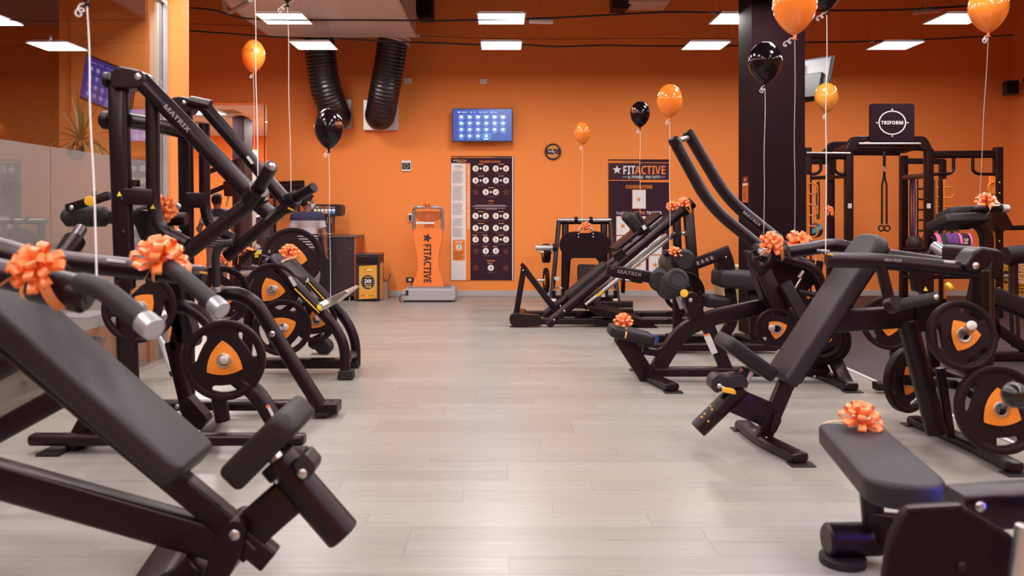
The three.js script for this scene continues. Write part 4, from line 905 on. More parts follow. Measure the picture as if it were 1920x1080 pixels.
// --- tall two-post lever machine behind it
{
  const m = new Machine('lever_pulldown', 'tall black two-post lever machine with two long diagonal arms'), N = 4.64, Fr = 5.32, C = 4.98;
  // near post and its head
  m.beam('post', [[222, 150, N], [226, 300, N], [246, 838, N]], 0.07, 0.112, { r: 0.03 });
  m.poly('pivot_head', [[205, 150], [208, 133], [222, 123], [245, 127], [264, 132], [273, 145], [270, 160], [248, 166], [206, 164]], N - 0.07, 0.14, M.frame, { r: 0.025, bevel: 0.01 });
  m.rod('pivot_bush', [197, 150, N], [206, 150, N], 0.045, M.frame); const bb = m.bolt(258.5, 143.5, N - 0.072, 0.019, M.steel);
  const arm = m.tube('lever_arm', [[262, 148, N - 0.02], [494, 388, N - 0.02]], 0.050, { n: 24, cap: 0.01 });
  letteringOn(arm, 'MATRIX', P(309, 198, N - 0.02 - 0.053), P(355, 245.5, N - 0.02 - 0.053), 0.026, V(0.1, 0.25, 1));
  m.tube('arm_tip', [[468, 368, N - 0.02], [507, 402, N - 0.02]], 0.045, { n: 22 });
  const horn = m.tube('weight_horn', [[478, 366, N - 0.05], [509, 311, N - 0.22]], 0.037, { n: 22 }); m.bolt(510, 312, N - 0.24, 0.02, M.chrome, horn);
  m.tube('horn_collar', [[470, 376, N - 0.04], [486, 354, N - 0.1]], 0.058, { n: 24 });
  m.tube('arm_link', [[322, 496, N], [480, 372, N]], 0.044, { n: 22 });
  m.tube('drop_tube', [[286, 172, N + 0.02], [287, 385, N + 0.02], [300, 432, N + 0.02], [352, 458, N]], 0.038, { n: 22, bend: 0.16 });
  m.beam('cross_bracket', [[238, 368, N], [290, 370, N]], 0.09, 0.095, { r: 0.012 });
  m.rod('bracket_knob', [252, 350, N], [252, 337, N], 0.03, M.frame);
  const tri = (u, v, Z) => m.poly('warning_label', [[u - 4.6, v + 4.4], [u + 4.6, v + 4.4], [u, v - 5]], Z, 0.003, M.yellowBright, { r: 0.002, bevel: 0.0008 });
  tri(223.5, 363.5, N - 0.039); tri(286, 387, N - 0.022);
  m.bolt(229, 375, N - 0.037, 0.014, M.frame); m.bolt(231, 436, N - 0.037, 0.014, M.frame);
  // far post
  m.beam('post', [[347, 200, Fr], [349, 350, Fr], [352, 772, Fr]], 0.06, 0.094, { r: 0.025 });
  m.poly('pivot_head', [[315, 192], [322, 182], [340, 180], [358, 185], [362, 200], [356, 212], [322, 213], [316, 204]], Fr - 0.06, 0.12, M.frame, { r: 0.02, bevel: 0.008 }); m.bolt(345, 192.5, Fr - 0.063, 0.014, M.steel);
  m.tube('pivot_stub', [[356, 191, Fr - 0.04], [395, 199, Fr - 0.04]], 0.04, { n: 20 });
  const arm2 = m.tube('lever_arm', [[380, 196, Fr - 0.03], [548, 390, Fr - 0.03]], 0.043, { n: 24, cap: 0.01 });
  m.poly('rating_label', [[461, 294], [466, 292.5], [476, 306], [471, 308]], Fr - 0.076, 0.003, M.label, { r: 0.002, bevel: 0.0008, on: arm2 });
  m.poly('arm_end', [[520, 372], [538, 362], [554, 384], [552, 395], [535, 402], [528, 392]], Fr - 0.07, 0.1, M.frame, { r: 0.012 });
  m.poly('end_stripe', [[540, 388], [551, 393], [550, 396], [539, 391]], Fr - 0.073, 0.003, M.yellow, { r: 0.001, bevel: 0.0005 });
  const horn2 = m.tube('weight_horn', [[548, 374, Fr - 0.05], [589, 351, Fr - 0.16]], 0.032, { n: 20 });
  m.tube('horn_collar', [[544, 376, Fr - 0.05], [556, 370, Fr - 0.08]], 0.05, { n: 22 });
  m.tube('arm_link', [[424, 482, Fr], [540, 384, Fr]], 0.040, { n: 20 });
  m.tube('drop_tube', [[383, 232, Fr + 0.02], [384, 392, Fr + 0.02], [395, 426, Fr + 0.02], [436, 446, Fr]], 0.035, { n: 20, bend: 0.14 });
  m.beam('cross_bracket', [[352, 375, Fr], [386, 376, Fr]], 0.08, 0.1, { r: 0.012 });
  for (const [u, v] of [[334, 387], [334, 435]]) m.bolt(u, v, Fr - 0.1, 0.02, M.chrome);
  // members that join the two sides
  m.tube('top_crossbar', [[236, 226, N], [268, 230, N + 0.15], [350, 248, Fr]], 0.045, { n: 22, bend: 0.1 });
  m.tube('counterweight', [[189, 224, N + 0.12], [212, 226, N + 0.12]], 0.055, { n: 24, cap: 0.02 });
  m.tube('thigh_bar', [[205, 407, C], [350, 411, C]], 0.042, { n: 20 });
  m.tube('thigh_roller', [[118, 406, C - 0.08], [206, 406, C - 0.08]], 0.061, { n: 26, m: M.foam, cap: 0.03 });
  const lk = m.beam('adjuster_link', [[126, 391, C - 0.16], [206, 366, C - 0.16]], 0.04, 0.05, { r: 0.01 });
  m.bolt(134, 389, C - 0.185, 0.014, M.chrome); m.rod('knob', [168, 377, C - 0.18], [168.5, 377, C - 0.235], 0.029, M.yellow, { n: 28 }); m.rod('adjuster_pin', [176, 366, C - 0.17], [178, 355, C - 0.17], 0.012, M.steel);
  m.beam('chest_pad_post', [[268, 395, C], [300, 510, C], [345, 640, C]], 0.06, 0.07, { bend: 0.2 });
  m.pad('chest_pad', [276, 388, C - 0.05], [325, 512, C - 0.05], 0.26, 0.13, { r: 0.05, m: M.pad, bevel: 0.03 });
  // handle that hangs from the far link
  const h = m.tube('handle', [[436, 455, Fr - 0.1], [412, 458, Fr - 0.12], [404, 478, Fr - 0.12], [406, 545, Fr - 0.12]], 0.025, { n: 18, bend: 0.06, m: M.foam }); m.rod('grip_cap', [406, 538, Fr - 0.12], [406.4, 548, Fr - 0.12], 0.027, M.silverCap, { on: h });
  // lower frame
  m.beam('upright', [[322, 640, C], [362, 806, C]], 0.06, 0.075, { r: 0.012 });
  m.poly('upright_cover', [[336, 590], [352, 588], [368, 640], [364, 652], [344, 655]], C - 0.08, 0.12, M.pad, { r: 0.02, bevel: 0.01 });
  m.beam('upper_frame', [[325, 500, C], [340, 600, C], [330, 655, C]], 0.06, 0.08, { bend: 0.2 });
  m.poly('gusset', [[335, 750], [352, 744], [385, 780], [396, 800], [392, 812], [350, 800]], C - 0.08, 0.1, M.frame, { r: 0.01 }); m.bolt(332, 762, C - 0.09, 0.014);
  m.tube('weight_arm', [[330, 575, C - 0.15], [355, 578, C - 0.18], [388, 600, C - 0.2], [412, 640, C - 0.25], [420, 672, C - 0.3]], 0.042, { smooth: 24 });
  m.rod('plate_horn', [422, 675, N + 0.1], [420, 675, N - 0.19], 0.025, M.chrome); m.rod('stub_tube', [410, 745, N + 0.05], [418, 790, N + 0.05], 0.042, M.frame);
  m.rod('plate_horn', [263, 577, N + 0.3], [260.5, 577, N - 0.1], 0.025, M.chrome);
  m.tube('rear_leg', [[222, 690, N + 0.05], [140, 838, N + 0.02]], 0.058, { n: 22 });
  m.beam('floor_beam', [V(P(58, 842, 4.58).x, 0.075, -4.58), V(P(572, 840, 4.58).x, 0.075, -4.58)], 0.09, 0.062, { r: 0.022, cap: 0.012 });
  m.poly('floor_plate', [[66, 851], [110, 851], [110, 857], [66, 857]], 4.5, 0.16, M.rubber, { r: 0.003, bevel: 0.001 }); m.poly('floor_plate', [[520, 851], [564, 851], [564, 856], [520, 856]], 4.5, 0.16, M.rubber, { r: 0.003, bevel: 0.001 });
  const fl = m.tube('front_leg', [[440, 705, N - 0.02], [484, 738, N - 0.02], [542, 838, N - 0.03]], 0.050, { n: 22, bend: 0.08 });
  m.poly('caution_label', [[500, 763], [505, 760], [515, 780], [510, 783]], N - 0.078, 0.003, M.label, { r: 0.001, bevel: 0.0006, on: fl });
  m.poly('caution_stripe', [[498, 761], [504, 758], [506, 763], [500, 766]], N - 0.08, 0.003, M.bow, { r: 0.001, bevel: 0.0006, on: fl });
  m.beam('floor_beam', [V(P(230, 770, 5.42).x, 0.07, -5.42), V(P(622, 768, 5.42).x, 0.07, -5.42)], 0.1, 0.062, { r: 0.02 });
  m.poly('beam_cap', [[594, 758], [632, 758], [632, 778], [594, 779]], 5.34, 0.16, M.frame, { r: 0.012, bevel: 0.006 }); m.poly('floor_plate', [[586, 775], [615, 775], [615, 781], [586, 781]], 5.32, 0.16, M.rubber, { r: 0.003, bevel: 0.001 });
  m.tube('far_leg', [[388, 555, Fr], [440, 548, Fr], [478, 566, Fr], [512, 622, Fr + 0.03], [606, 770, Fr + 0.08]], 0.047, { n: 22, bend: 0.22 }); m.bolt(510, 626, Fr - 0.05, 0.02, M.steel);
  m.beam('base_cross', [V(P(385, 800, 4.62).x, 0.07, -4.62), V(P(420, 770, 5.42).x, 0.07, -5.42)], 0.08, 0.06, { ref: V(1, 0, 0) });
  m.beam('base_cross', [V(P(150, 842, 4.6).x, 0.06, -4.6), V(P(250, 770, 5.42).x, 0.06, -5.42)], 0.08, 0.06, { ref: V(1, 0, 0) });
  m.tube('pull_horn', [[152, 428, 4.7], [127, 470, 4.55]], 0.035, { m: mat(lin(0.09, 0.07, 0.08), 0.3, 0.4) }); m.tube('horn_base', [[140, 450, 4.62], [118, 486, 4.5]], 0.06, {});
  m.done();
  weightPlate('black weight plate with an orange badge hung low in front of the two-post lever machine', [421.5, 675, N - 0.06], V(0.10, 0.0, 1), 0.222, 0.08);
  weightPlate('black weight plate on the two-post lever machine, partly hidden by the silver-capped grip', [262, 577, N + 0.02], V(0.42, 0.05, 1), 0.196, -0.75);
  weightPlate('black weight plate edge showing behind the hanging handle of the lever machine', [410, 556, Fr + 0.25], V(0.65, 0, 1), 0.21, 0.4);
}
// --- calf machine with yellow-lined rails
{
  const m = new Machine('calf_press', 'black sled machine with yellow-lined rails and curved tube legs'), N = 6.62, Fr = 7.12, C = 6.87;
  const r1 = m.tube('rail', [[506, 486, N], [601, 583, N]], 0.045, { n: 20 }); m.tube('rail_line', [[552, 541, N - 0.046], [599, 587, N - 0.047]], 0.006, { m: M.yellow, on: r1, n: 8 });
  m.poly('rail_label', [[540, 520], [545, 517], [557, 534], [551, 538]], N - 0.047, 0.003, M.label, { r: 0.001, bevel: 0.0005, on: r1 });
  const r2 = m.tube('rail', [[545, 490, Fr], [624, 572, Fr]], 0.045, { n: 20 }); m.tube('rail_line', [[576, 527, Fr - 0.046], [612, 566, Fr - 0.047]], 0.006, { m: M.yellow, on: r2, n: 8 });
  m.poly('rail_label', [[566, 516], [573, 513], [580, 526], [574, 531]], Fr - 0.05, 0.003, M.label, { r: 0.001, bevel: 0.0005, on: r2 });
  m.tube('leg', [[596, 577, N], [628, 612, N], [647, 650, N], [647, 700, N]], 0.042, { n: 20, bend: 0.16 }); m.poly('foot', [[634, 695], [660, 695], [662, 712], [632, 712]], N - 0.055, 0.11, M.rubber, { r: 0.015, bevel: 0.008 });
  m.tube('leg', [[618, 567, Fr], [650, 600, Fr], [667, 640, Fr], [667, 684, Fr]], 0.042, { n: 20, bend: 0.16 }); m.poly('foot', [[655, 678], [671, 678], [673, 690], [653, 690]], Fr - 0.05, 0.1, M.rubber, { r: 0.012, bevel: 0.006 });
  m.tube('cross_tube', [[650, 668, N], [664, 664, Fr]], 0.035, { n: 18 });
  m.beam('floor_rail', [V(P(470, 673, C).x, 0.085, -C), V(P(648, 673, C).x, 0.085, -C)], 0.09, 0.085, { r: 0.02 }); m.poly('white_label', [[580, 665], [616, 665], [616, 667.5], [580, 667.5]], C - 0.05, 0.1, M.label, { r: 0.001, bevel: 0.0005 });
  m.pad('shoulder_pad', [508, 484, C], [566, 532, C], 0.28, 0.125, { r: 0.08, bevel: 0.03 });
  m.pad('pad_shell', [500, 486, C], [556, 536, C], 0.24, 0.06, { r: 0.05, m: M.blackPlastic });
  m.tube('rear_frame', [[500, 480, C], [488, 520, C], [470, 560, C], [462, 672, C]], 0.045, { bend: 0.2 });
  // chromed foot bar and catches
  const fb = m.poly('foot_plate', [[597, 568], [648, 544], [654, 548], [610, 582], [600, 580]], N - 0.02, 0.5, M.steel, { r: 0.01, bevel: 0.004 }); m.rod('bar', [600, 576, N - 0.12], [612, 570, N - 0.05], 0.034, M.chrome); m.rod('badge_cap', [600, 576, N - 0.122], [599.8, 576.1, N - 0.128], 0.024, M.yellowBright);
  m.tube('catch_rod', [[562, 530, Fr + 0.05], [585, 560, Fr + 0.05], [600, 568, Fr]], 0.008, { m: M.steel, n: 8 }); m.tube('catch_rod', [[583, 522, Fr + 0.1], [604, 545, Fr + 0.1], [618, 560, Fr + 0.1]], 0.008, { m: M.steel, n: 8 });
  m.tube('link_arm', [[590, 630, C], [600, 648, C]], 0.07, { m: M.frame }); m.poly('pedal', [[577, 636], [592, 630], [612, 640], [620, 650], [618, 664], [596, 664], [590, 655], [577, 652]], C - 0.08, 0.16, M.rubber, { r: 0.03, bevel: 0.012 });
  m.rod('plate_horn', [510, 543, N + 0.2], [515, 541, N - 0.14], 0.025, M.steel); m.rod('plate_horn', [536, 614, N + 0.1], [535, 614, N - 0.2], 0.025, M.chrome); m.rod('plate_horn', [590, 598, C], [597, 596, C - 0.25], 0.025, M.steel); m.rod('plate_horn', [545, 480, Fr + 0.2], [553, 476, Fr + 0.02], 0.025, M.steel);
  m.beam('weight_carriage', [[470, 560, C], [545, 610, C], [592, 600, C]], 0.1, 0.09, { bend: 0.1 });
  m.done();
  weightPlate('black weight plate leaning beside the sled machine rail with a steel horn end', [509, 544, N - 0.05], V(0.35, 0.05, 1), 0.215, 2.5);
  weightPlate('black weight plate low in front on the yellow-railed sled machine', [530, 614, N - 0.12], V(0.22, 0, 1), 0.222, 0.9);
  weightPlate('black weight plate half hidden behind the curved leg of the sled machine', [591, 600, C - 0.12], V(0.6, 0.1, 1), 0.18, 2.2);
  weightPlate('black weight plate raised behind the bow on the shoulder pad', [548, 483, Fr + 0.08], V(0.2, 0.1, 1), 0.262, 0.35);
}
// --- white folding step seen between the plates
{
  const t = thing('folding_step', 'white tubular folding step with black rubber feet by the glass', 'step stool'), wm = mat(lin(0.62, 0.62, 0.66), 0.4), z = 6.3;
  const L = [[[268, 600, z], [236, 712, z]], [[280, 598, z], [349, 718, z]], [[262, 596, z + 0.35], [250, 694, z + 0.35]], [[284, 596, z + 0.35], [322, 700, z + 0.35]]];
  for (const [a, b] of L) { const l = mesh('leg', tubeGeo([Q(a), Q(b)], 0.014, { n: 12 }), wm, t); const e = Q(b), d = e.clone().sub(Q(a)).normalize(); mesh('rubber_foot', rod(e.clone().addScaledVector(d, -0.02), e.clone().addScaledVector(d, 0.025), 0.018, 12), M.blackPlastic, l); }
  mesh('tread', rbox(0.3, 0.02, 0.42, 0.008, P(274, 600, z + 0.17).x, P(274, 600, z).y + 0.02, -z - 0.17), wm, t);
  settle(t);
}
// ---------------------------------------------------------------- machines beside the aisle, column side
// --- incline press with the grey back pad
{
  const m = new Machine('incline_press', 'black incline press machine with a grey back pad, near the rubber floor'), C = 4.72, N = 4.36, Fr = 5.08;
  m.foot('foot', [1392, 806], [1502, 872], 0.105, 0.055, { bow: -0.03 });
  m.foot('foot', [1712, 797], [1905, 890], 0.10, 0.055, { bow: 0.03 });
  m.beam('pad_rail', [[1428, 826, C], [1482, 700, C], [1640, 470, C]], 0.07, 0.085, { bend: 0.05 });
  m.poly('rail_bracket', [[1452, 775], [1464, 776], [1466, 790], [1455, 812], [1444, 810]], C - 0.05, 0.1, M.frame, { r: 0.008 }); m.bolt(1437, 822, C - 0.06, 0.01);
  const sl = m.tube('seat_sleeve', [[1308, 806, C], [1390, 726, C]], 0.052, { n: 26, cap: 0.006 });
  for (const [u, v] of [[1316, 782], [1321, 776], [1328, 790], [1335, 768], [1332, 762]]) { const b = m.bolt(u, v, C - 0.056, 0.006, M.yellow, sl); }
  m.beam('seat_bracket', [[1372, 748, C], [1446, 780, C]], 0.06, 0.145, { r: 0.012 });
  m.beam('seat_post', [[1376, 738, C - 0.01], [1398, 690, C - 0.01]], 0.035, 0.045, { r: 0.005, m: M.blackPlastic }); m.rod('post_rail', [1388, 742, C - 0.01], [1409, 696, C - 0.01], 0.016, M.chrome);
  for (const k of [0, 1, 2]) m.bolt(1381 + k * 5, 712 - k * 9, C - 0.03, 0.008, M.orangeMetal);
  m.poly('lock_block', [[1335, 712], [1345, 703], [1362, 706], [1392, 702], [1404, 716], [1402, 728], [1385, 726], [1358, 732], [1343, 738], [1333, 728]], C - 0.09, 0.12, M.blackPlastic, { r: 0.015 });
  m.bolt(1349, 724, C - 0.094, 0.014, M.steel);
  m.rod('lock_lever', [1350, 724, C - 0.1], [1362, 729, C - 0.14], 0.007, M.chrome); m.poly('lever_grip', [[1357, 727], [1379, 731], [1381, 739], [1377, 740], [1356, 736]], C - 0.16, 0.035, M.yellow, { r: 0.01, bevel: 0.005 });
  m.pad('seat_pad', [1352, 634, C], [1442, 700, C], 0.30, 0.08, { r: 0.05, bevel: 0.022, m: M.padDark });
  m.pad('seat_board', [1362, 652, C], [1432, 706, C], 0.22, 0.014, { r: 0.03, m: mat(lin(0.2, 0.14, 0.10), 0.7) });
  m.pad('back_pad', [1463, 712, C], [1640, 444, C], 0.335, 0.085, { r0: 0.03, r1: 0.1, bevel: 0.022 });
  m.pad('pad_board', [1484, 712, C], [1650, 462, C], 0.26, 0.014, { r: 0.03, m: M.frameFlat });
  for (const [u, v] of [[1541, 631], [1558, 607], [1570, 592]]) m.bolt(u, v, C - 0.05, 0.01);
  m.beam('main_beam', [[1540, 604, C], [1750, 590, C]], 0.065, 0.125, { r: 0.015 });
  m.tube('rear_upright', [[1700, 600, C], [1756, 812, C]], 0.057, { n: 24 });
  m.beam('rear_stay', [[1762, 690, C + 0.02], [1782, 820, C + 0.02]], 0.04, 0.05); m.beam('rear_stay', [[1848, 515, C + 0.1], [1846, 700, C + 0.1], [1852, 850, C - 0.1]], 0.06, 0.09, { r: 0.02 });
  m.beam('weight_frame', [[1750, 590, C], [1800, 628, C], [1830, 700, C], [1862, 780, C]], 0.07, 0.1, { bend: 0.1 });
  m.poly('gusset', [[1720, 575], [1760, 560], [1775, 575], [1745, 620], [1715, 625]], C - 0.05, 0.1, M.frame);
  const arm = m.tube('press_arm', [[1549, 487, N], [1640, 489, N], [1836, 508, N]], 0.041, { n: 24, bend: 0.08, cap: 0.012 });
  letteringOn(arm, 'MATRIX', P(1658, 487, N - 0.043), P(1691, 489, N - 0.043), 0.015, V(0, 0.35, 1)); m.poly('rating_label', [[1769, 487.5], [1790, 489], [1791, 493.5], [1771, 492]], N - 0.044, 0.003, M.label, { r: 0.001, bevel: 0.0006, on: arm });
  m.poly('end_stripe', [[1550, 475], [1562, 476], [1563, 479], [1551, 478]], N - 0.043, 0.003, M.yellow, { r: 0.001, bevel: 0.0006, on: arm });
  m.poly('end_cap', [[1539, 468], [1556, 469], [1556, 473], [1540, 472]], N - 0.05, 0.06, M.silverCap, { r: 0.004, bevel: 0.002, on: arm });
  m.poly('pivot_cover', [[1808, 500], [1828, 470], [1845, 462], [1858, 470], [1864, 487], [1856, 500], [1838, 510], [1820, 510]], N - 0.07, 0.14, M.frame, { r: 0.04, bevel: 0.012 }); m.bolt(1829.5, 498.5, N - 0.072, 0.018, M.chrome);
  m.poly('shroud', [[1838, 462], [1875, 468], [1887, 476], [1880, 498], [1873, 524], [1842, 522], [1838, 505]], N + 0.1, 0.4, M.frame, { r: 0.03, bevel: 0.012 });
  m.poly('shroud_inlay', [[1846, 502], [1862, 490], [1858, 518], [1842, 518]], N + 0.085, 0.02, M.pad, { r: 0.01, bevel: 0.004 });
  m.tube('pivot_post', [[1838, 505, N + 0.08], [1838, 620, N + 0.1], [1846, 700, N + 0.15]], 0.05, { n: 20, bend: 0.1 });
  m.tube('grip_drop', [[1650, 494, N - 0.01], [1672, 580, N - 0.02]], 0.029, { n: 20 }); m.tube('grip_collar', [[1668, 574, N - 0.03], [1683, 568, N - 0.08]], 0.045, { n: 22 });
  const gr = m.tube('grip', [[1678, 573, N - 0.04], [1758, 557, N - 0.14]], 0.029, { n: 20, m: M.foam }); m.bolt(1755.5, 557, N - 0.165, 0.013, M.chrome, gr);
  m.tube('press_arm', [[1478, 473, Fr], [1530, 465, Fr], [1562, 458, Fr], [1640, 476, Fr], [1800, 498, Fr]], 0.041, { n: 22, bend: 0.1 });
  m.tube('grip', [[1600, 470, Fr], [1575, 520, Fr]], 0.029, { m: M.foam });
  m.rod('plate_horn', [1806, 630, N + 0.1], [1822, 610.5, N - 0.24], 0.025, M.badge === 0 ? M.steel : M.steel); m.rod('plate_horn', [1878, 768, N - 0.02], [1899, 750, N - 0.34], 0.025, M.steel); m.rod('plate_horn', [1705, 712, Fr - 0.05], [1690, 712, Fr + 0.22], 0.025, M.steel);
  m.beam('horn_bar', [[1700, 712, Fr - 0.02], [1800, 720, C], [1880, 770, N]], 0.06, 0.07, { ref: V(0, 1, 0) });
  m.done();
  weightPlate('black weight plate tilted on a steel horn at the upper horn of the incline press', [1803, 629, N - 0.06], V(0.03, 0.20, 1), 0.181, 0.55);
  weightPlate('larger black weight plate low on the incline press beside the rubber floor', [1872, 768, N - 0.16], V(0.02, 0.16, 1), 0.222, 0.06);
  weightPlate('black weight plate behind the round upright of the incline press', [1703, 712, Fr + 0.05], V(0.5, 0, 1), 0.203, 0.5);
}
// --- seat machine in the foreground corner
{
  const m = new Machine('seated_machine', 'black floor machine with a rounded grey seat pad and a boxy dark housing'), y = 0.45;
  const a = G(1600, 800, y), b = G(1695, 893, y), up = V(0, 1, 0), ax = b.clone().sub(a).normalize(), side = up.clone().cross(ax).normalize();
  m.pad('seat_pad', a.clone().addScaledVector(ax, -0.06).setY(y - 0.045), b.clone().addScaledVector(ax, 0.09).setY(y - 0.045), 0.262, 0.09, { across: side, r0: 0.05, r1: 0.125, bevel: 0.022, m: M.pad });
  const c = G(1640, 1052, 0);
  m.tube('seat_post', [V(c.x, 0.1, c.z), V(c.x - 0.015, y - 0.08, c.z - 0.02)], 0.042, { n: 22 });
  m.tube('base_tube', [V(c.x - 0.19, 0.085, c.z + 0.01), V(c.x + 0.02, 0.085, c.z)], 0.062, { n: 24, cap: 0.01 });
  m.beam('arch', [V(c.x, 0.13, c.z), V(c.x + 0.1, 0.17, c.z + 0.15), V(c.x + 0.25, 0.1, c.z + 0.42)], 0.09, 0.11, { bend: 0.1, ref: V(1, 0, 0) });
  m.rod('foot_disc', V(c.x - 0.13, 0, c.z + 0.02), V(c.x - 0.13, 0.03, c.z + 0.02), 0.085, M.rubber, { n: 32 });
  const z = 2.12;
  m.poly('housing', [[1652, 1160], [1672, 1020], [1702, 954], [1806, 948], [1912, 1012], [1890, 1160]], z, 0.045, M.frameFlat, { r: 0.03, bevel: 0.012 });
  m.poly('housing_edge', [[1702, 953], [1806, 947], [1808, 955], [1702, 961]], z - 0.004, 0.02, M.frame, { r: 0.004, bevel: 0.002 });
  m.beam('cross_member', [P(1790, 952, z + 0.3), P(1985, 940, z + 0.3)], 0.12, 0.11, { r: 0.02 }); m.bolt(1838, 950, z + 0.22, 0.014, M.steel); m.bolt(1803, 1062, z - 0.002, 0.012, M.frame);
  m.rod('chrome_post', [1908, 1085, z - 0.05], [1922, 985, z - 0.05], 0.022, M.chrome);
  m.tube('floor_tube', [V(c.x + 0.2, 0.06, c.z + 0.4), V(c.x + 0.45, 0.06, -z - 0.1)], 0.05);
  m.tube('selector_arm', [P(1990, 830, 2.2), P(1950, 770, 2.2), P(1905, 742, 2.2)], 0.02, {}); mesh('ball_knob', new THREE.SphereGeometry(0.034, 28, 20).translate(...P(1903, 741, 2.2).toArray()), mat(lin(0.012, 0.008, 0.01), 0.18), m.t);
  m.beam('side_column', [P(1990, 1000, 2.25), P(1990, 820, 2.2)], 0.08, 0.08);
  m.done();
}
// --- lever row machine with the twin tall arms
{
  const m = new Machine('lever_row_machine', 'black rowing machine with twin tall bent lever arms and a low seat'), C = 6.55, N = 6.3, Fr = 6.85;
  m.foot('foot', [1196, 694], [1262, 736], 0.11, 0.06, { bow: -0.04 }); m.foot('foot', [1480, 690], [1598, 735], 0.11, 0.06, { bow: 0.03 });
  m.beam('seat_post', [[1166, 632, C], [1224, 722, C]], 0.07, 0.135, { r: 0.012 });
  m.beam('post_tie', [[1205, 657, C], [1240, 662, C], [1262, 640, C]], 0.05, 0.06, { bend: 0.1 });
  m.pad('seat_pad', [1141, 617, C], [1222, 636, C], 0.30, 0.088, { r0: 0.08, r1: 0.04, bevel: 0.025, m: M.padDark });
  m.beam('arched_beam', [[1216, 724, C], [1245, 668, C], [1280, 618, C], [1330, 596, C], [1470, 566, C]], 0.08, 0.122, { bend: 0.28, r: 0.012 });
  const lg = m.beam('front_leg', [[1322, 600, C], [1374, 722, C]], 0.07, 0.10, { r: 0.01 });
  m.poly('caution_label', [[1320, 632], [1332, 628], [1346, 661], [1335, 665]], C - 0.038, 0.003, M.label, { r: 0.001, bevel: 0.0006, on: lg }); m.poly('caution_stripe', [[1318.5, 628], [1330, 624.5], [1332, 628], [1320, 632]], C - 0.039, 0.003, M.orangeMetal, { r: 0.001, bevel: 0.0006, on: lg });
  m.beam('floor_beam', [V(P(1225, 715, C).x, 0.075, -C), V(P(1545, 712, C).x, 0.075, -C)], 0.085, 0.075, { r: 0.02 });
  m.beam('pad_upright', [[1296, 596, C], [1306, 560, C]], 0.06, 0.1, {}); m.poly('pivot_lug', [[1284, 552], [1302, 548], [1314, 560], [1322, 592], [1296, 602], [1284, 570]], C - 0.06, 0.12, M.frame, { r: 0.02 }); m.bolt(1295, 563, C - 0.062, 0.016, M.chrome); m.rod('knob', [1283, 550, C - 0.08], [1283, 550, C - 0.13], 0.031, M.yellow, { n: 28 });
  // housing and uprights
  m.poly('main_housing', [[1402, 470], [1452, 478], [1545, 490], [1540, 520], [1500, 560], [1470, 588], [1440, 582], [1425, 540]], C - 0.07, 0.14, M.frame, { r: 0.02 });
  m.beam('upright', [[1416, 468, N + 0.05], [1466, 590, N + 0.05], [1490, 660, N + 0.05]], 0.05, 0.12, { r: 0.01 });
  m.beam('upright', [[1472, 530, N - 0.03], [1512, 602, N - 0.03]], 0.05, 0.085, { r: 0.01, m: M.pad });
  m.beam('rear_upright', [[1480, 580, C], [1545, 700, C]], 0.07, 0.1, { r: 0.012 }); m.beam('rear_leg', [[1556, 655, C], [1588, 722, C - 0.2]], 0.06, 0.1, { r: 0.012 });
  m.tube('cup_tube', [[1412, 476, N], [1414, 495, N - 0.02], [1427, 503, N - 0.03], [1440, 492, N - 0.02], [1442, 478, N]], 0.045, { bend: 0.1, n: 22 });
  // twin lever arms, the cross pin, the grips
  m.tube('lever_arm', [[1261, 258, N], [1332, 388, N], [1424, 462, N]], 0.045, { n: 24, bend: 0.2, cap: 0.008 });
  const a2 = m.tube('lever_arm', [[1288, 246, Fr], [1365, 375, Fr], [1462, 452, Fr]], 0.049, { n: 24, bend: 0.2, cap: 0.008 });
  letteringOn(a2, 'MATRIX', P(1394, 397, Fr - 0.05), P(1426, 423, Fr - 0.05), 0.026, V(0.15, 0.2, 1));
  m.rod('cross_pin', [1266, 266, N - 0.02], [1290, 258, Fr], 0.02, M.steel); m.rod('pin_boss', [1266, 266, N - 0.06], [1272, 264, N + 0.06], 0.03, M.frame);
  m.tube('handle_bar', [[1442, 462, N], [1480, 462, N], [1530, 460, N + 0.1], [1558, 470, N + 0.15], [1570, 500, N + 0.2]], 0.045, { bend: 0.2, n: 22 });
  const g1 = m.rod('grip_cap', [1427, 470, N - 0.16], [1436, 474, N - 0.22], 0.03, M.silverCap), g2 = m.rod('grip_cap', [1484, 475, N - 0.16], [1494, 480, N - 0.22], 0.032, M.silverCap);
  m.tube('grip', [[1416, 462, N - 0.05], [1430, 471, N - 0.17]], 0.028, { m: M.foam }); m.tube('grip', [[1470, 466, N - 0.05], [1486, 476, N - 0.17]], 0.028, { m: M.foam });
  m.tube('link_tube', [[1440, 478, N + 0.05], [1530, 500, N + 0.05], [1545, 560, N + 0.1]], 0.045, { bend: 0.15 });
  m.rod('damper_rod', [1488, 545, N], [1503, 520, N], 0.009, M.steel); m.rod('damper_body', [1498, 521, N], [1506, 508, N], 0.017, M.steel); m.tube('stop_bar', [[1496, 547, N], [1534, 554, N]], 0.022, {});
  m.rod('plate_horn', [1447, 615, N + 0.1], [1447, 615, N - 0.1], 0.025, M.steel); m.rod('plate_horn', [1548, 628, C - 0.05], [1549, 628, C - 0.3], 0.025, M.steel); m.beam('horn_frame', [[1450, 612, C], [1550, 628, C]], 0.06, 0.08);
  for (const [u, v] of [[1465, 573], [1528, 706]]) m.bolt(u, v, C - 0.05, 0.012, M.chrome);
  m.done();
  weightPlate('black weight plate behind the upright of the rowing machine', [1456, 616, N + 0.02], V(-0.1, 0, 1), 0.158, 0.9);
  weightPlate('front weight plate of the stack on the rowing machine rear horn', [1540, 634, C - 0.21], V(-0.12, 0.04, 1), 0.150, 0.45);
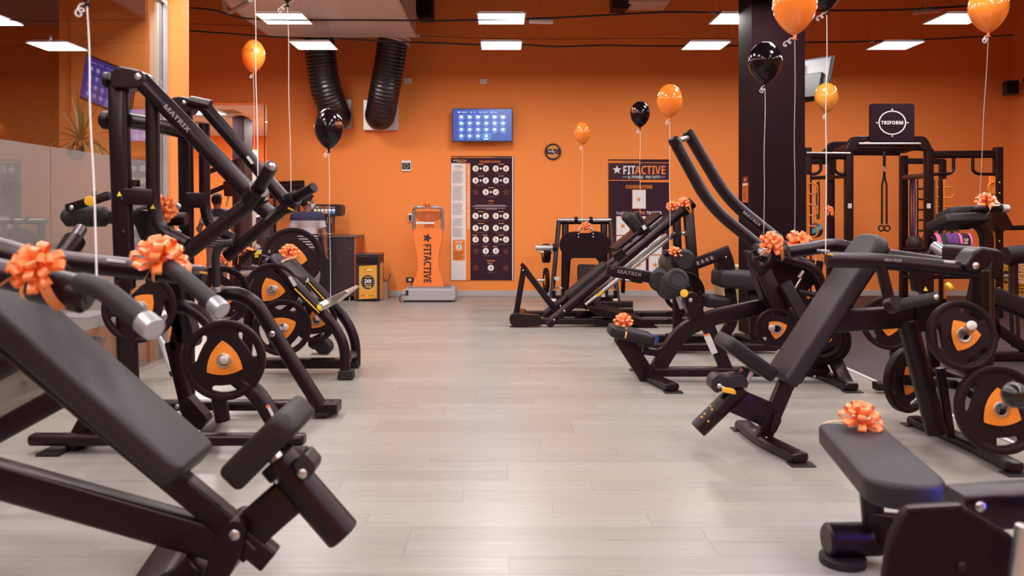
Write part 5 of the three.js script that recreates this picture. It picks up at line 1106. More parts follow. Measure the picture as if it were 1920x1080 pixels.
  weightPlate('middle weight plate of the stack on the rowing machine rear horn', [1544, 636, C - 0.14], V(-0.12, 0.04, 1), 0.172, 0.2);
  weightPlate('rearmost weight plate of the stack on the rowing machine rear horn', [1548, 638, C - 0.07], V(-0.12, 0.04, 1), 0.19, 0.7);
}
// --- lying leg curl with foam rollers
{
  const m = new Machine('leg_curl_machine', 'black leg curl machine with two thick foam rollers'), C = 8.0;
  const arm = m.beam('swing_arm', [[1137, 507, C - 0.15], [1172, 512, C - 0.15], [1246, 524, C - 0.15]], 0.06, 0.112, { bend: 0.1, r: 0.015 });
  letteringOn(arm, 'MATRIX', P(1158, 508.5, C - 0.15 - 0.032), P(1203, 515.5, C - 0.15 - 0.032), 0.034, V(0, 0, 1)); m.poly('emblem', [[1145, 504], [1149, 501.5], [1153, 504.5], [1149, 503.5]], C - 0.184, 0.002, M.lettering, { r: 0.001, bevel: 0.0004, on: arm });
  m.tube('loop_handle', [[1181, 517, C - 0.15], [1182, 526, C - 0.15], [1203, 530, C - 0.15], [1205, 522, C - 0.15]], 0.012, { bend: 0.03, n: 12 });
  m.tube('foam_roller', [[1243, 518, C + 0.1], [1236, 527, C - 0.22]], 0.105, { n: 32, m: M.foam, cap: 0.02 });
  const fr = m.tube('foam_roller', [[1250, 541, C - 0.1], [1271, 524, C - 0.46]], 0.112, { n: 32, m: M.foam, cap: 0.02 }); { const g = new THREE.TorusGeometry(0.07, 0.004, 8, 32), o = mesh('end_ring', g, M.padDark, fr); aimZ(o, P(1271.5, 523.5, C - 0.463), P(1271, 524, C - 0.46).sub(P(1250, 541, C - 0.1))); }
  m.tube('thigh_roller', [[1254, 492, C + 0.12], [1262, 494, C - 0.1]], 0.11, { n: 30, m: mat(lin(0.05, 0.026, 0.024), 0.6), cap: 0.03 }); m.tube('thigh_roller', [[1270, 490, C + 0.1], [1284, 488, C - 0.15]], 0.112, { n: 30, m: M.padDark, cap: 0.03 });
  m.tube('side_grip', [[1262, 478, C - 0.05], [1244, 473, C - 0.1]], 0.03, { m: M.foam });
  const lv = m.beam('lever', [[1290, 500, C - 0.05], [1368, 470, C - 0.05]], 0.06, 0.11, { r: 0.012 });
  { const pic = mesh('picture_label', new THREE.PlaneGeometry(S(38, C), S(9.5, C)), mat(0xffffff, 0.6, 0, { map: canvasTexture(256, 64, (c, w, h) => { c.fillStyle = '#24151b'; c.fillRect(0, 0, w, h); c.strokeStyle = c.fillStyle = '#d8d0ce'; c.lineWidth = 6; for (let k = 0; k < 4; k++) { const x = 30 + k * 62; c.beginPath(); c.arc(x, 14, 6, 0, 7); c.fill(); c.beginPath(); c.moveTo(x, 22); c.lineTo(x - 8, 42); c.lineTo(x + 12, 56); c.moveTo(x - 4, 30); c.lineTo(x + 16, 34); c.stroke(); } }) }), lv); pic.position.copy(P(1322, 488, C - 0.083)); pic.rotation.z = Math.atan2(30, 78); }
  m.poly('end_lug', [[1345, 486], [1362, 476], [1374, 480], [1380, 505], [1346, 506]], C - 0.07, 0.14, M.frame, { r: 0.02 }); m.bolt(1361, 482, C - 0.073, 0.014, M.chrome); m.poly('blue_label', [[1287, 496], [1292, 494], [1291, 503], [1286, 503]], C - 0.082, 0.002, M.blue, { r: 0.001, bevel: 0.0004, on: lv });
  m.beam('post', [[1270, 550, C], [1270, 640, C]], 0.09, 0.085, { r: 0.02 }); m.beam('post', [[1312, 570, C + 0.1], [1283, 640, C + 0.1]], 0.07, 0.085, {}); m.beam('thigh_pad_post', [[1270, 500, C], [1290, 540, C], [1300, 575, C]], 0.07, 0.09, { bend: 0.15 });
  m.tube('cam_lever', [[1272, 556, C - 0.1], [1280, 578, C - 0.1]], 0.03, { m: M.silverCap }); m.bolt(1288, 533, C - 0.2, 0.02, M.chrome);
  m.pad('body_pad', [1340, 520, C], [1450, 528, C], 0.42, 0.17, { r: 0.09, bevel: 0.045, m: M.pad }); m.pad('head_rest', [1316, 562, C - 0.1], [1366, 568, C - 0.1], 0.26, 0.12, { r: 0.08, bevel: 0.04, m: M.padDark });
  m.beam('pad_post', [[1368, 540, C], [1376, 600, C], [1350, 640, C]], 0.07, 0.1, { bend: 0.1 }); m.beam('pad_post', [[1410, 545, C], [1418, 645, C]], 0.07, 0.1, {});
  m.beam('floor_beam', [V(P(1176, 658, 7.86).x, 0.06, -7.86), V(P(1455, 657, 7.86).x, 0.06, -7.86)], 0.09, 0.075, { r: 0.02 }); m.beam('floor_beam', [V(P(1152, 640, 8.4).x, 0.06, -8.4), V(P(1405, 638, 8.4).x, 0.06, -8.4)], 0.09, 0.08, { r: 0.02 });
  for (const u of [1208, 1228]) m.rod('blue_cap', V(P(u, 638, 8.3).x, 0.07, -8.34), V(P(u, 638, 8.3).x, 0.07, -8.28), 0.04, M.blue);
  m.beam('cross_beam', [V(P(1270, 640, 8).x, 0.08, -7.86), V(P(1270, 640, 8).x, 0.08, -8.4)], 0.08, 0.07, { ref: V(1, 0, 0) }); m.beam('cross_beam', [V(P(1418, 645, 8).x, 0.08, -7.86), V(P(1405, 645, 8).x, 0.08, -8.4)], 0.08, 0.07, { ref: V(1, 0, 0) });
  m.rod('plate_horn', [1288, 545, C + 0.05], [1292, 545, C + 0.4], 0.025, M.steel);
  m.done();
  weightPlate('black weight plate with open grips behind the foam rollers', [1282, 547, C + 0.28], V(-0.15, 0, 1), 0.205, 1.2);
}
// --- sled hack squat with long sloping rails
{
  const m = new Machine('hack_squat', 'black sled squat machine with long sloping twin rails'), N = 9.7, Fr = 10.4, C = 10.05;
  const gy = 0.07, flo = (u, Z, y = gy) => V((u - CX) * Z / F, y, -Z);
  m.beam('floor_rail', [flo(970, N), flo(1250, N)], 0.09, 0.075, { r: 0.02 }); m.beam('floor_rail', [flo(976, Fr), flo(1250, Fr)], 0.09, 0.075, { r: 0.02 });
  m.beam('front_cross', [flo(972, N - 0.03, 0.08), flo(975, Fr + 0.03, 0.08)], 0.16, 0.1, { ref: V(1, 0, 0), r: 0.03 }); m.poly('corner_cap', [[956, 592], [966, 588], [1014, 592], [1016, 611], [962, 613], [955, 604]], N - 0.06, 0.14, M.frame, { r: 0.03 });
  for (const Z of [N, Fr]) m.rod('floor_bolt', flo(955, Z, 0.006), flo(966, Z, 0.006), 0.006, M.frame);
  m.beam('front_post', [[967, 594, C], [982, 504, C]], 0.07, 0.068, { r: 0.012 }); m.beam('front_brace', [[980, 500, C], [1048, 590, C]], 0.07, 0.075, { r: 0.012 }); m.bolt(981, 507, C - 0.04, 0.012, M.steel); m.poly('head_tab', [[975, 498], [980, 492], [990, 503], [984, 508]], C - 0.04, 0.08, M.frame);
  m.tube('rail', [[1026, 609, N], [1290, 386, N]], 0.056, { n: 24, cap: 0.01 }); m.tube('rail', [[1018, 594, Fr], [1274, 393, Fr]], 0.056, { n: 24, cap: 0.01 });
  for (const [u, v] of [[1039, 600], [1058, 583]]) m.bolt(u, v, N - 0.058, 0.012, M.steel); m.bolt(1051, 574, Fr - 0.058, 0.012, M.steel);
  m.tube('rail_cap', [[1282, 393, N], [1298, 379, N]], 0.07, { n: 24 }); m.tube('rail_cap', [[1262, 402, Fr], [1276, 391, Fr]], 0.068, { n: 24 });
  m.rod('guide_rod', [1098, 572, C - 0.2], [1266, 437, C - 0.2], 0.026, M.chrome); m.rod('guide_rod', [1094, 563, C + 0.2], [1250, 440, C + 0.2], 0.024, M.chrome); m.tube('rod_seat', [[1094, 576, C], [1110, 563, C]], 0.05, {});
  m.beam('upright', [[1290, 392, N + 0.05], [1306, 590, N + 0.05]], 0.08, 0.12, { r: 0.015 }); m.beam('upright', [[1268, 400, Fr], [1274, 590, Fr]], 0.08, 0.1, { r: 0.015 }); m.beam('rear_rail', [flo(1250, N), flo(1310, N)], 0.09, 0.075, {}); m.beam('rear_rail', [flo(1248, Fr), flo(1290, Fr)], 0.09, 0.075, {});
  m.pad('shoulder_pad', [1172, 402, C - 0.1], [1204, 438, C - 0.1], 0.30, 0.115, { r: 0.06, bevel: 0.03, m: M.padDark }); m.pad('shoulder_pad', [1184, 400, C + 0.1], [1216, 440, C + 0.1], 0.30, 0.10, { r: 0.06, bevel: 0.03, m: M.pad });
  m.beam('carriage_plate', [[1195, 398, C - 0.28], [1218, 438, C - 0.28]], 0.03, 0.045, {}); m.poly('carriage_label', [[1203, 424], [1209, 421], [1213, 428], [1207, 432]], C - 0.3, 0.004, M.label, { r: 0.001, bevel: 0.0006 });
  m.beam('carriage', [[1150, 468, C], [1232, 402, C]], 0.5, 0.06, { r: 0.02 });
  m.pad('back_pad', [1062, 556, C], [1136, 494, C], 0.36, 0.075, { r: 0.05, m: M.pad });
  m.poly('caution_label', [[1119, 553], [1130, 544], [1132, 548], [1121, 557]], N - 0.06, 0.05, M.yellow, { r: 0.003, bevel: 0.001 });
  const fp = m.poly('foot_platform', [[1100, 578], [1122, 578], [1200, 598], [1250, 622], [1252, 642], [1242, 640], [1236, 628], [1180, 606], [1118, 592]], N - 0.1, 0.8, M.frameFlat, { r: 0.01 });
  m.tube('safety_handle', [[1254, 449, N - 0.05], [1264, 440, N - 0.06], [1282, 437, N - 0.08]], 0.02, { bend: 0.03 }); m.rod('handle_end', [1280, 437, N - 0.08], [1286, 438, N - 0.12], 0.028, M.steel);
  m.poly('stop_block', [[1150, 478], [1166, 466], [1180, 484], [1164, 498]], N - 0.05, 0.2, M.frame); m.rod('yellow_stop', [1157, 482, C - 0.3], [1170, 474, C - 0.3], 0.035, M.yellowBright);
  m.beam('low_cross', [flo(1080, N, 0.13), flo(1185, N + 0.5, 0.13)], 0.06, 0.06, {});
  m.done();
}
// --- leg press seen from its foot end
{
  const m = new Machine('leg_press', 'black leg press with a wide dark footplate in front of the trainer board'), Z = 11.7, B = 12.5;
  m.poly('footplate', [[1048, 462], [1052, 446], [1066, 435], [1082, 434], [1088, 437], [1106, 437], [1114, 433], [1128, 435], [1142, 446], [1147, 462], [1141, 476], [1130, 484], [1128, 489], [1120, 489], [1118, 484], [1072, 484], [1070, 490], [1062, 490], [1056, 478]], Z, 0.06, M.frameFlat, { r: 0.05, bevel: 0.008 });
  for (const [u, v] of [[1085, 438.5], [1085, 444.5], [1112, 438.5], [1112, 444.5]]) m.bolt(u, v, Z - 0.005, 0.012, M.steel);
  m.rod('top_bar', [1045, 412.5, B], [1146, 412.5, B], 0.03, M.chrome); for (const u of [1080, 1108]) m.rod('bar_clamp', [u - 3, 412.5, B], [u + 3, 412.5, B], 0.05, M.frame); m.beam('top_cross', [[1050, 415, B + 0.1], [1140, 415, B + 0.1]], 0.08, 0.09, {});
  for (const s of [-1, 1]) {
    const X = (k) => 1096 + s * k;
    m.tube('side_post', [[X(48), 414, B], [X(62), 565, Z + 0.1]], 0.034, { n: 18 }); m.beam('rear_post', [[X(36), 414, B + 0.1], [X(38), 560, B + 0.1]], 0.08, 0.1, { r: 0.02 });
    m.rod('weight_horn', [X(58), 464.5, Z + 0.15], [X(92), 464.5, Z + 0.15], 0.037, M.silverCap); m.rod('horn_collar', [X(52), 464.5, Z + 0.15], [X(60), 464.5, Z + 0.15], 0.055, M.frame);
    m.rod('storage_horn', [X(60), 473, B], [X(84), 473, B], 0.024, M.steel); m.rod('storage_horn', [X(66), 525.5, B - 0.1], [X(88), 525.5, B - 0.1], 0.024, M.steel);
    const gt = m.tube('guide_tube', [[X(32), 485, Z + 0.2], [X(37), 566, Z + 0.2]], 0.048, { n: 18 }); m.poly('white_label', [[X(33) - 3, 546], [X(33) + 5, 546], [X(34) + 5, 557], [X(34) - 3, 557]], Z + 0.145, 0.003, M.label, { r: 0.001, bevel: 0.0005, on: gt });
    m.rod('grip_post', [X(58), 545, Z], [X(58), 562, Z], 0.03, M.frame); m.rod('grip_end', [X(58), 560, Z - 0.02], [X(58), 565, Z - 0.02], 0.036, M.white); m.tube('catch', [[X(42), 541, Z + 0.1], [X(50), 537, Z + 0.1], [X(58), 545, Z]], 0.012, { m: M.steel, bend: 0.03 });
    m.beam('base_side', [[X(62), 566, Z + 0.1], [X(40), 564, B + 0.2]], 0.09, 0.08, { ref: V(1, 0, 0) });
  }
  m.poly('id_plate', [[1039, 519], [1049, 519], [1049, 526], [1039, 526]], Z + 0.25, 0.02, M.label, { r: 0.002, bevel: 0.001 });
  m.tube('bow_hook', [[1084, 436, Z + 0.1], [1088, 426, Z + 0.1], [1096, 431, Z + 0.1], [1108, 426, Z + 0.1], [1113, 436, Z + 0.1]], 0.014, { bend: 0.05, m: M.steel });
  m.pad('back_pad', P(1104, 556, 11.9), P(1102, 499, 12.5), 0.32, 0.1, { across: V(1, 0, 0), r: 0.06, bevel: 0.03 }); m.pad('seat_pad', P(1104, 566, 11.6), P(1104, 557, 11.95), 0.34, 0.09, { across: V(1, 0, 0), r: 0.06, bevel: 0.03, m: M.padDark });
  m.pad('head_rest', P(1103, 508, 12.37), P(1102.5, 500, 12.42), 0.2, 0.05, { across: V(1, 0, 0), r: 0.03, m: M.padDark });
  m.beam('base_beam', [V(P(1060, 570, 11.6).x, 0.06, -11.6), V(P(1186, 570, 11.6).x, 0.06, -11.6)], 0.1, 0.09, { r: 0.02 }); m.beam('base_beam', [V(P(1035, 575, 12).x, 0.06, -12.4), V(P(1160, 575, 12).x, 0.06, -12.4)], 0.1, 0.09, { r: 0.02 });
  m.beam('spine', [V(P(1104, 570, 11.6).x, 0.1, -11.6), V(P(1104, 570, 11.8).x, 0.12, -12.5)], 0.1, 0.1, { ref: V(1, 0, 0) });
  m.done();
  for (const s of [-1, 1]) { const X = (k) => 1096 + s * k, side = s < 0 ? 'chart' : 'column';
    weightPlate(`weight plate seen edge-on stored high on the leg press, on the ${side} side`, [X(69), 475, 12.5], V(s, 0, 0.1), 0.145); weightPlate(`second weight plate edge-on stored high on the leg press, on the ${side} side`, [X(75), 475, 12.52], V(s, 0, 0.1), 0.145);
    weightPlate(`weight plate seen edge-on stored low on the leg press, on the ${side} side`, [X(72), 526, 12.4], V(s, 0, 0.1), 0.19); }
}
// --- padded arm bench
{
  const m = new Machine('preacher_bench', 'black arm curl bench with a wide sloping pad on a curved frame'), C = 6.5;
  m.pad('arm_pad', [1754, 418, C], [1838, 414, C], 0.34, 0.07, { r: 0.03, bevel: 0.015, m: M.pad, across: V(0, 0.25, 1) }); m.pad('upper_pad', [1768, 403, C + 0.05], [1822, 400, C + 0.05], 0.26, 0.07, { r: 0.03, bevel: 0.012, m: M.pad, across: V(0, 0.25, 1) });
  m.beam('curved_frame', [[1800, 420, C], [1830, 414, C], [1850, 438, C], [1850, 480, C], [1838, 510, C]], 0.08, 0.09, { bend: 0.16, r: 0.02 });
  m.beam('frame_post', [[1838, 505, C], [1820, 600, C], [1812, 680, C]], 0.08, 0.1, { bend: 0.1 });
  m.tube('handle_arm', [[1822, 398, C - 0.05], [1836, 391, C - 0.12], [1862, 390, C - 0.2], [1890, 390.5, C - 0.24]], 0.03, { bend: 0.05 }); m.rod('handle_end', [1880, 391, C - 0.25], [1892, 391.5, C - 0.26], 0.028, M.silverCap);
  m.tube('silver_tube', [[1752, 462, C - 0.3], [1793, 488, C - 0.5]], 0.045, { m: mat(lin(0.28, 0.28, 0.3), 0.3, 0.6) }); m.tube('silver_stay', [[1752, 462, C - 0.3], [1732, 486, C - 0.3]], 0.02, {}); m.rod('yellow_knob', [1776, 540, C - 0.2], [1783, 536, C - 0.2], 0.035, M.yellow); m.poly('seat_box', [[1790, 458], [1822, 458], [1820, 478], [1800, 480], [1790, 470]], C - 0.3, 0.3, M.padDark, { r: 0.02 });
  m.poly('yellow_warning', [[1731.5, 545.5], [1740, 545.5], [1735.5, 537]], C - 0.3, 0.003, M.yellowBright, { r: 0.001, bevel: 0.0005 }); m.poly('shield', [[1712, 505], [1750, 508], [1748, 548], [1718, 548]], C - 0.29, 0.08, M.frame, { r: 0.02 });
  m.beam('floor_beam', [V(P(1720, 690, C).x, 0.07, -C), V(P(1900, 690, C).x, 0.07, -C)], 0.1, 0.08, { r: 0.02 }); m.beam('floor_cross', [V(P(1770, 690, C).x, 0.07, -C + 0.35), V(P(1770, 690, C).x, 0.07, -C - 0.35)], 0.1, 0.08, { ref: V(1, 0, 0) });
  m.beam('shield_post', [[1732, 540, C - 0.2], [1745, 620, C - 0.1], [1752, 685, C]], 0.06, 0.07, { bend: 0.1 });
  m.done();
}
// --- dark sloping bench at the frame's edge
{
  const m = new Machine('decline_bench', 'black sloping bench frame standing on the rubber floor'), C = 7.4;
  m.beam('slope_beam', [[1838, 545, C], [1935, 585, C]], 0.16, 0.16, { r: 0.03, m: M.padDark }); m.beam('lower_beam', [[1862, 612, C], [1945, 668, C]], 0.08, 0.09, {}); m.beam('leg', [[1850, 550, C], [1866, 620, C], [1848, 674, C]], 0.08, 0.08, { bend: 0.05 }); m.beam('leg', [[1935, 590, C], [1945, 678, C]], 0.08, 0.08, {});
  m.beam('floor_beam', [V(P(1830, 678, C).x, 0.05, -C), V(P(1960, 678, C).x, 0.05, -C)], 0.08, 0.08, {});
  m.tube('back_rail', [[1886, 480, C + 0.6], [1935, 474, C + 0.6]], 0.09, { m: M.padDark }); m.beam('back_leg', [[1900, 482, C + 0.6], [1900, 560, C + 0.6], [1905, 650, C + 0.4]], 0.08, 0.06, {});
  m.rod('red_cap', [1857, 592, C - 0.1], [1860, 594, C - 0.12], 0.03, mat(lin(0.4, 0.02, 0.06), 0.3));
  m.done();
  weightPlate('black weight plate standing behind the round upright on the rubber floor side', [1668, 605, 6.0], V(-0.25, 0.02, 1), 0.195, 0.9);
  const s = new Machine('plate_stand', 'low dark storage post for weight plates on the rubber floor', 'rack'); s.beam('post', [[1668, 560, 6.12], [1680, 650, 6.12], [1684, 738, 6.12]], 0.07, 0.08, { bend: 0.1 }); s.rod('horn', [1668, 605, 6.15], [1666, 605, 5.86], 0.025, M.steel); s.beam('floor_foot', [V(P(1640, 740, 6.12).x, 0.05, -6.12), V(P(1730, 740, 6.12).x, 0.05, -6.12)], 0.09, 0.06, {}); s.done();
}
{
  const t = thing('plywood_box', 'pale plywood jump box behind the leg curl machine', 'box'), Z = 9.9, a = P(1357, 503, Z), b = P(1430, 590, Z);
  const pm = mat(lin(0.62, 0.47, 0.24), 0.7), w = b.x - a.x;
  mesh('panel', rbox(w, a.y, 0.018, 0.003, (a.x + b.x) / 2, a.y / 2, -Z), pm, t); mesh('panel', rbox(w, a.y, 0.018, 0.003, (a.x + b.x) / 2, a.y / 2, -Z - 0.45), pm, t); for (const x of [a.x + 0.009, b.x - 0.009]) mesh('panel', rbox(0.018, a.y, 0.43, 0.003, x, a.y / 2, -Z - 0.225), pm, t); mesh('lid', rbox(w, 0.018, 0.47, 0.003, (a.x + b.x) / 2, a.y + 0.01, -Z - 0.225), pm, t); settle(t);
}
// ---------------------------------------------------------------- cage rig in the free-weight zone
{
  const m = new Machine('cage_rig', 'large black cage rig with storage rails and a square sign on top', 'training rig'), N = 10.5, B = 11.6;
  const post = (u, Z, v0, w = 0.095) => m.beam('post', [P(u, v0, Z), V(P(u, 0, Z).x, 0.0, -Z)], w, w, { r: 0.012 });
  const p1 = post(1591, N, 280), p2 = post(1741, N, 280); post(1694, B, 292); post(1557, B, 292); post(1767, B, 300, 0.08); const p3 = post(1871, N, 276); post(1513, N, 277);
  for (const [p, u] of [[p1, 1593.5], [p2, 1741.5]]) m.poly('white_tag', [[u - 3.6, 381.5], [u + 3.6, 381.5], [u + 3.6, 390.5], [u - 3.6, 390.5]], N - 0.052, 0.003, M.label, { r: 0.004, bevel: 0.0006, on: p });
  // side bars
  m.beam('top_bar', [[1508, 292, N], [1596, 292, N]], 0.07, 0.095, { r: 0.03 }); m.beam('top_bar', [[1742, 290, N], [1868, 289, N]], 0.07, 0.095, { r: 0.03 });
  m.rod('chrome_bar', [1512, 286.5, N - 0.06], [1594, 287.5, N - 0.06], 0.014, M.chrome); m.beam('rear_bar', [[1508, 303, B], [1560, 303, B]], 0.06, 0.08, {}); m.beam('rear_bar', [[1698, 302, B], [1770, 303, B]], 0.06, 0.08, {});
  for (const [a, s] of [[1513, 1], [1591, -1], [1741, 1], [1871, -1]]) { const k = s * (Math.abs(a - 1741) < 2 || Math.abs(a - 1871) < 2 ? 47 : 26); m.tube('loop_grip', [[a + k, 293, N], [a + k, 320, N], [a + k - s * 8, 326, N], [a, 327, N]], 0.02, { bend: 0.1, n: 14 }); }
  m.tube('low_bar', [[1515, 334, N + 0.1], [1590, 331, B]], 0.026, { n: 14 }); m.tube('low_bar', [[1694, 333, B], [1741, 329, N]], 0.035, { n: 14, m: mat(lin(0.05, 0.02, 0.018), 0.5) });
  // roof: two shaped end arms, pull-up bars between them
  for (const [Z, a, b, v] of [[N, 1594, 1742, 258], [B, 1553, 1700, 268]]) {
    m.poly('roof_arm', [[a - 9, 283], [a - 2, v + 10], [a + 5, v - 1], [a + 14, v - 3], [a + 62, v - 3], [a + 62, v + 5], [a + 26, v + 7], [a + 16, v + 22], [a + 2, 284]], Z - 0.05, 0.1, M.frame, { r: 0.03, bevel: 0.008 });
    m.poly('roof_arm', [[b + 9, 283], [b + 2, v + 10], [b - 5, v - 1], [b - 14, v - 3], [b - 62, v - 3], [b - 62, v + 5], [b - 26, v + 7], [b - 16, v + 22], [b - 2, 284]], Z - 0.05, 0.1, M.frame, { r: 0.03, bevel: 0.008 });
    m.rod('chrome_bar', [a + 16, v + 11.5, Z - 0.08], [b - 16, v + 11.5, Z - 0.08], 0.016, M.chrome); m.beam('roof_beam', [[a + 14, v + 17, Z], [b - 14, v + 18, Z]], 0.07, 0.09, { r: 0.02 });
  }
  for (const [a, b] of [[1600, 1562], [1736, 1694]]) m.tube('roof_tie', [[a, 270, N], [b, 284, B]], 0.03, { n: 14 });
  // sign
  const sign = canvasTexture(512, 512, (c, w, h) => {
    c.fillStyle = '#2b1721'; c.fillRect(0, 0, w, h); c.strokeStyle = '#ece6e6'; c.lineWidth = 14; c.beginPath(); c.arc(256, 252, 158, 0, 7); c.stroke();
    c.fillStyle = '#ece6e6'; for (const [x, y, a, b] of [[250, 58, 12, 24], [250, 424, 12, 24], [62, 246, 24, 12], [426, 246, 24, 12]]) c.fillRect(x, y, a, b); squeezed(c, 'TRIFORM', 122, 276, 268, 66, '#f2eeee');
  });
  const s0 = P(1631, 194, N - 0.08), s1 = P(1715, 267, N - 0.08), sh = outline([[0, 0], [s1.x - s0.x, 0], [s1.x - s0.x, s0.y - s1.y], [0, s0.y - s1.y]], 0.05), sg = extrude(sh, 0.03, 0.004);
  sg.translate(s0.x, s1.y, -N + 0.05); const sb = mesh('sign_board', sg, mat(lin(0.018, 0.007, 0.011), 0.75, 0, { specularIntensity: 0.25 }), m.t);
  const fp = mesh('sign_print', new THREE.PlaneGeometry((s1.x - s0.x) * 0.96, (s0.y - s1.y) * 0.96), mat(0xffffff, 0.8, 0, { map: sign, specularIntensity: 0.2 }), sb); fp.position.set((s0.x + s1.x) / 2, (s0.y + s1.y) / 2, -N + 0.0812);
  m.beam('sign_post', [[1650, 256, N], [1650, 268, N]], 0.05, 0.1, {}); m.beam('sign_post', [[1696, 256, N], [1696, 268, N]], 0.05, 0.1, {});
  // orange rails with loops
  const rail = (u, Z, v0, v1, dir, vs, loopOut) => { m.beam('orange_rail', [[u, v0, Z], [u, v1, Z]], 0.05, 0.035, { m: M.orangeMetal, r: 0.006 }); for (const v of vs) m.tube('orange_loop', [[u, v, Z - 0.02], [u + dir * loopOut * 0.7, v, Z - 0.05], [u + dir * loopOut, v + 5, Z - 0.06], [u + dir * loopOut, v + 15, Z - 0.06], [u + dir * loopOut * 0.7, v + 20, Z - 0.05], [u, v + 20, Z - 0.02]], 0.011, { m: M.orangeMetal, bend: 0.06, n: 10 }); };
  rail(1515, N - 0.06, 328, 560, 1, [344, 384, 424], 18); rail(1771, B - 0.05, 336, 560, 1, [351, 387, 424], 18); 
  m.beam('orange_plate', [[1860, 330, N - 0.06], [1860, 600, N - 0.06]], 0.01, 0.085, { m: M.orangeMetal, r: 0.004 }); for (const v of [342, 421]) m.tube('orange_loop', [[1865, v, N - 0.06], [1857, v + 1, N - 0.1], [1853, v + 6, N - 0.1], [1853, v + 16, N - 0.1], [1857, v + 21, N - 0.1], [1865, v + 22, N - 0.06]], 0.012, { m: M.orangeMetal, bend: 0.05, n: 10 });
  for (const v of [332.5, 372.5, 445, 456, 530]) m.bolt(1863, v, N - 0.057, 0.012, M.blackPlastic); for (const v of [342, 362, 452, 540]) m.bolt(1874, v, N - 0.05, 0.01, M.yellowBright); for (const v of [364, 384, 404]) m.bolt(1508.5, v, N - 0.05, 0.008, M.steel);
  m.poly('barbell_catch', [[1862, 396], [1886, 397], [1900, 424], [1882, 434], [1862, 432]], N - 0.2, 0.14, M.frame, { r: 0.02 }); m.tube('boom_arm', [[1870, 428, N - 0.15], [1960, 426, N - 0.15]], 0.03, {}); m.poly('boom_block', [[1872, 424], [1896, 423], [1896, 431], [1872, 432]], N - 0.22, 0.16, M.frame, { r: 0.015 });
  // shelves between the posts
  for (const v of [468, 520]) { m.beam('shelf_bar', [[1694, v, N - 0.05], [1872, v, N - 0.05]], 0.04, 0.04, {}); m.beam('shelf_bar', [[1694, v - 2, B - 0.1], [1770, v - 2, B - 0.1]], 0.04, 0.04, {}); }
  mesh('shelf', boxAt(P(1744, 474, 10.2).x, P(1850, 474, 10.2).x, P(0, 474.8, 10.3).y - 0.012, P(0, 474.8, 10.3).y, -11.0, -10.15), M.frame, m.t);
  m.done();
}
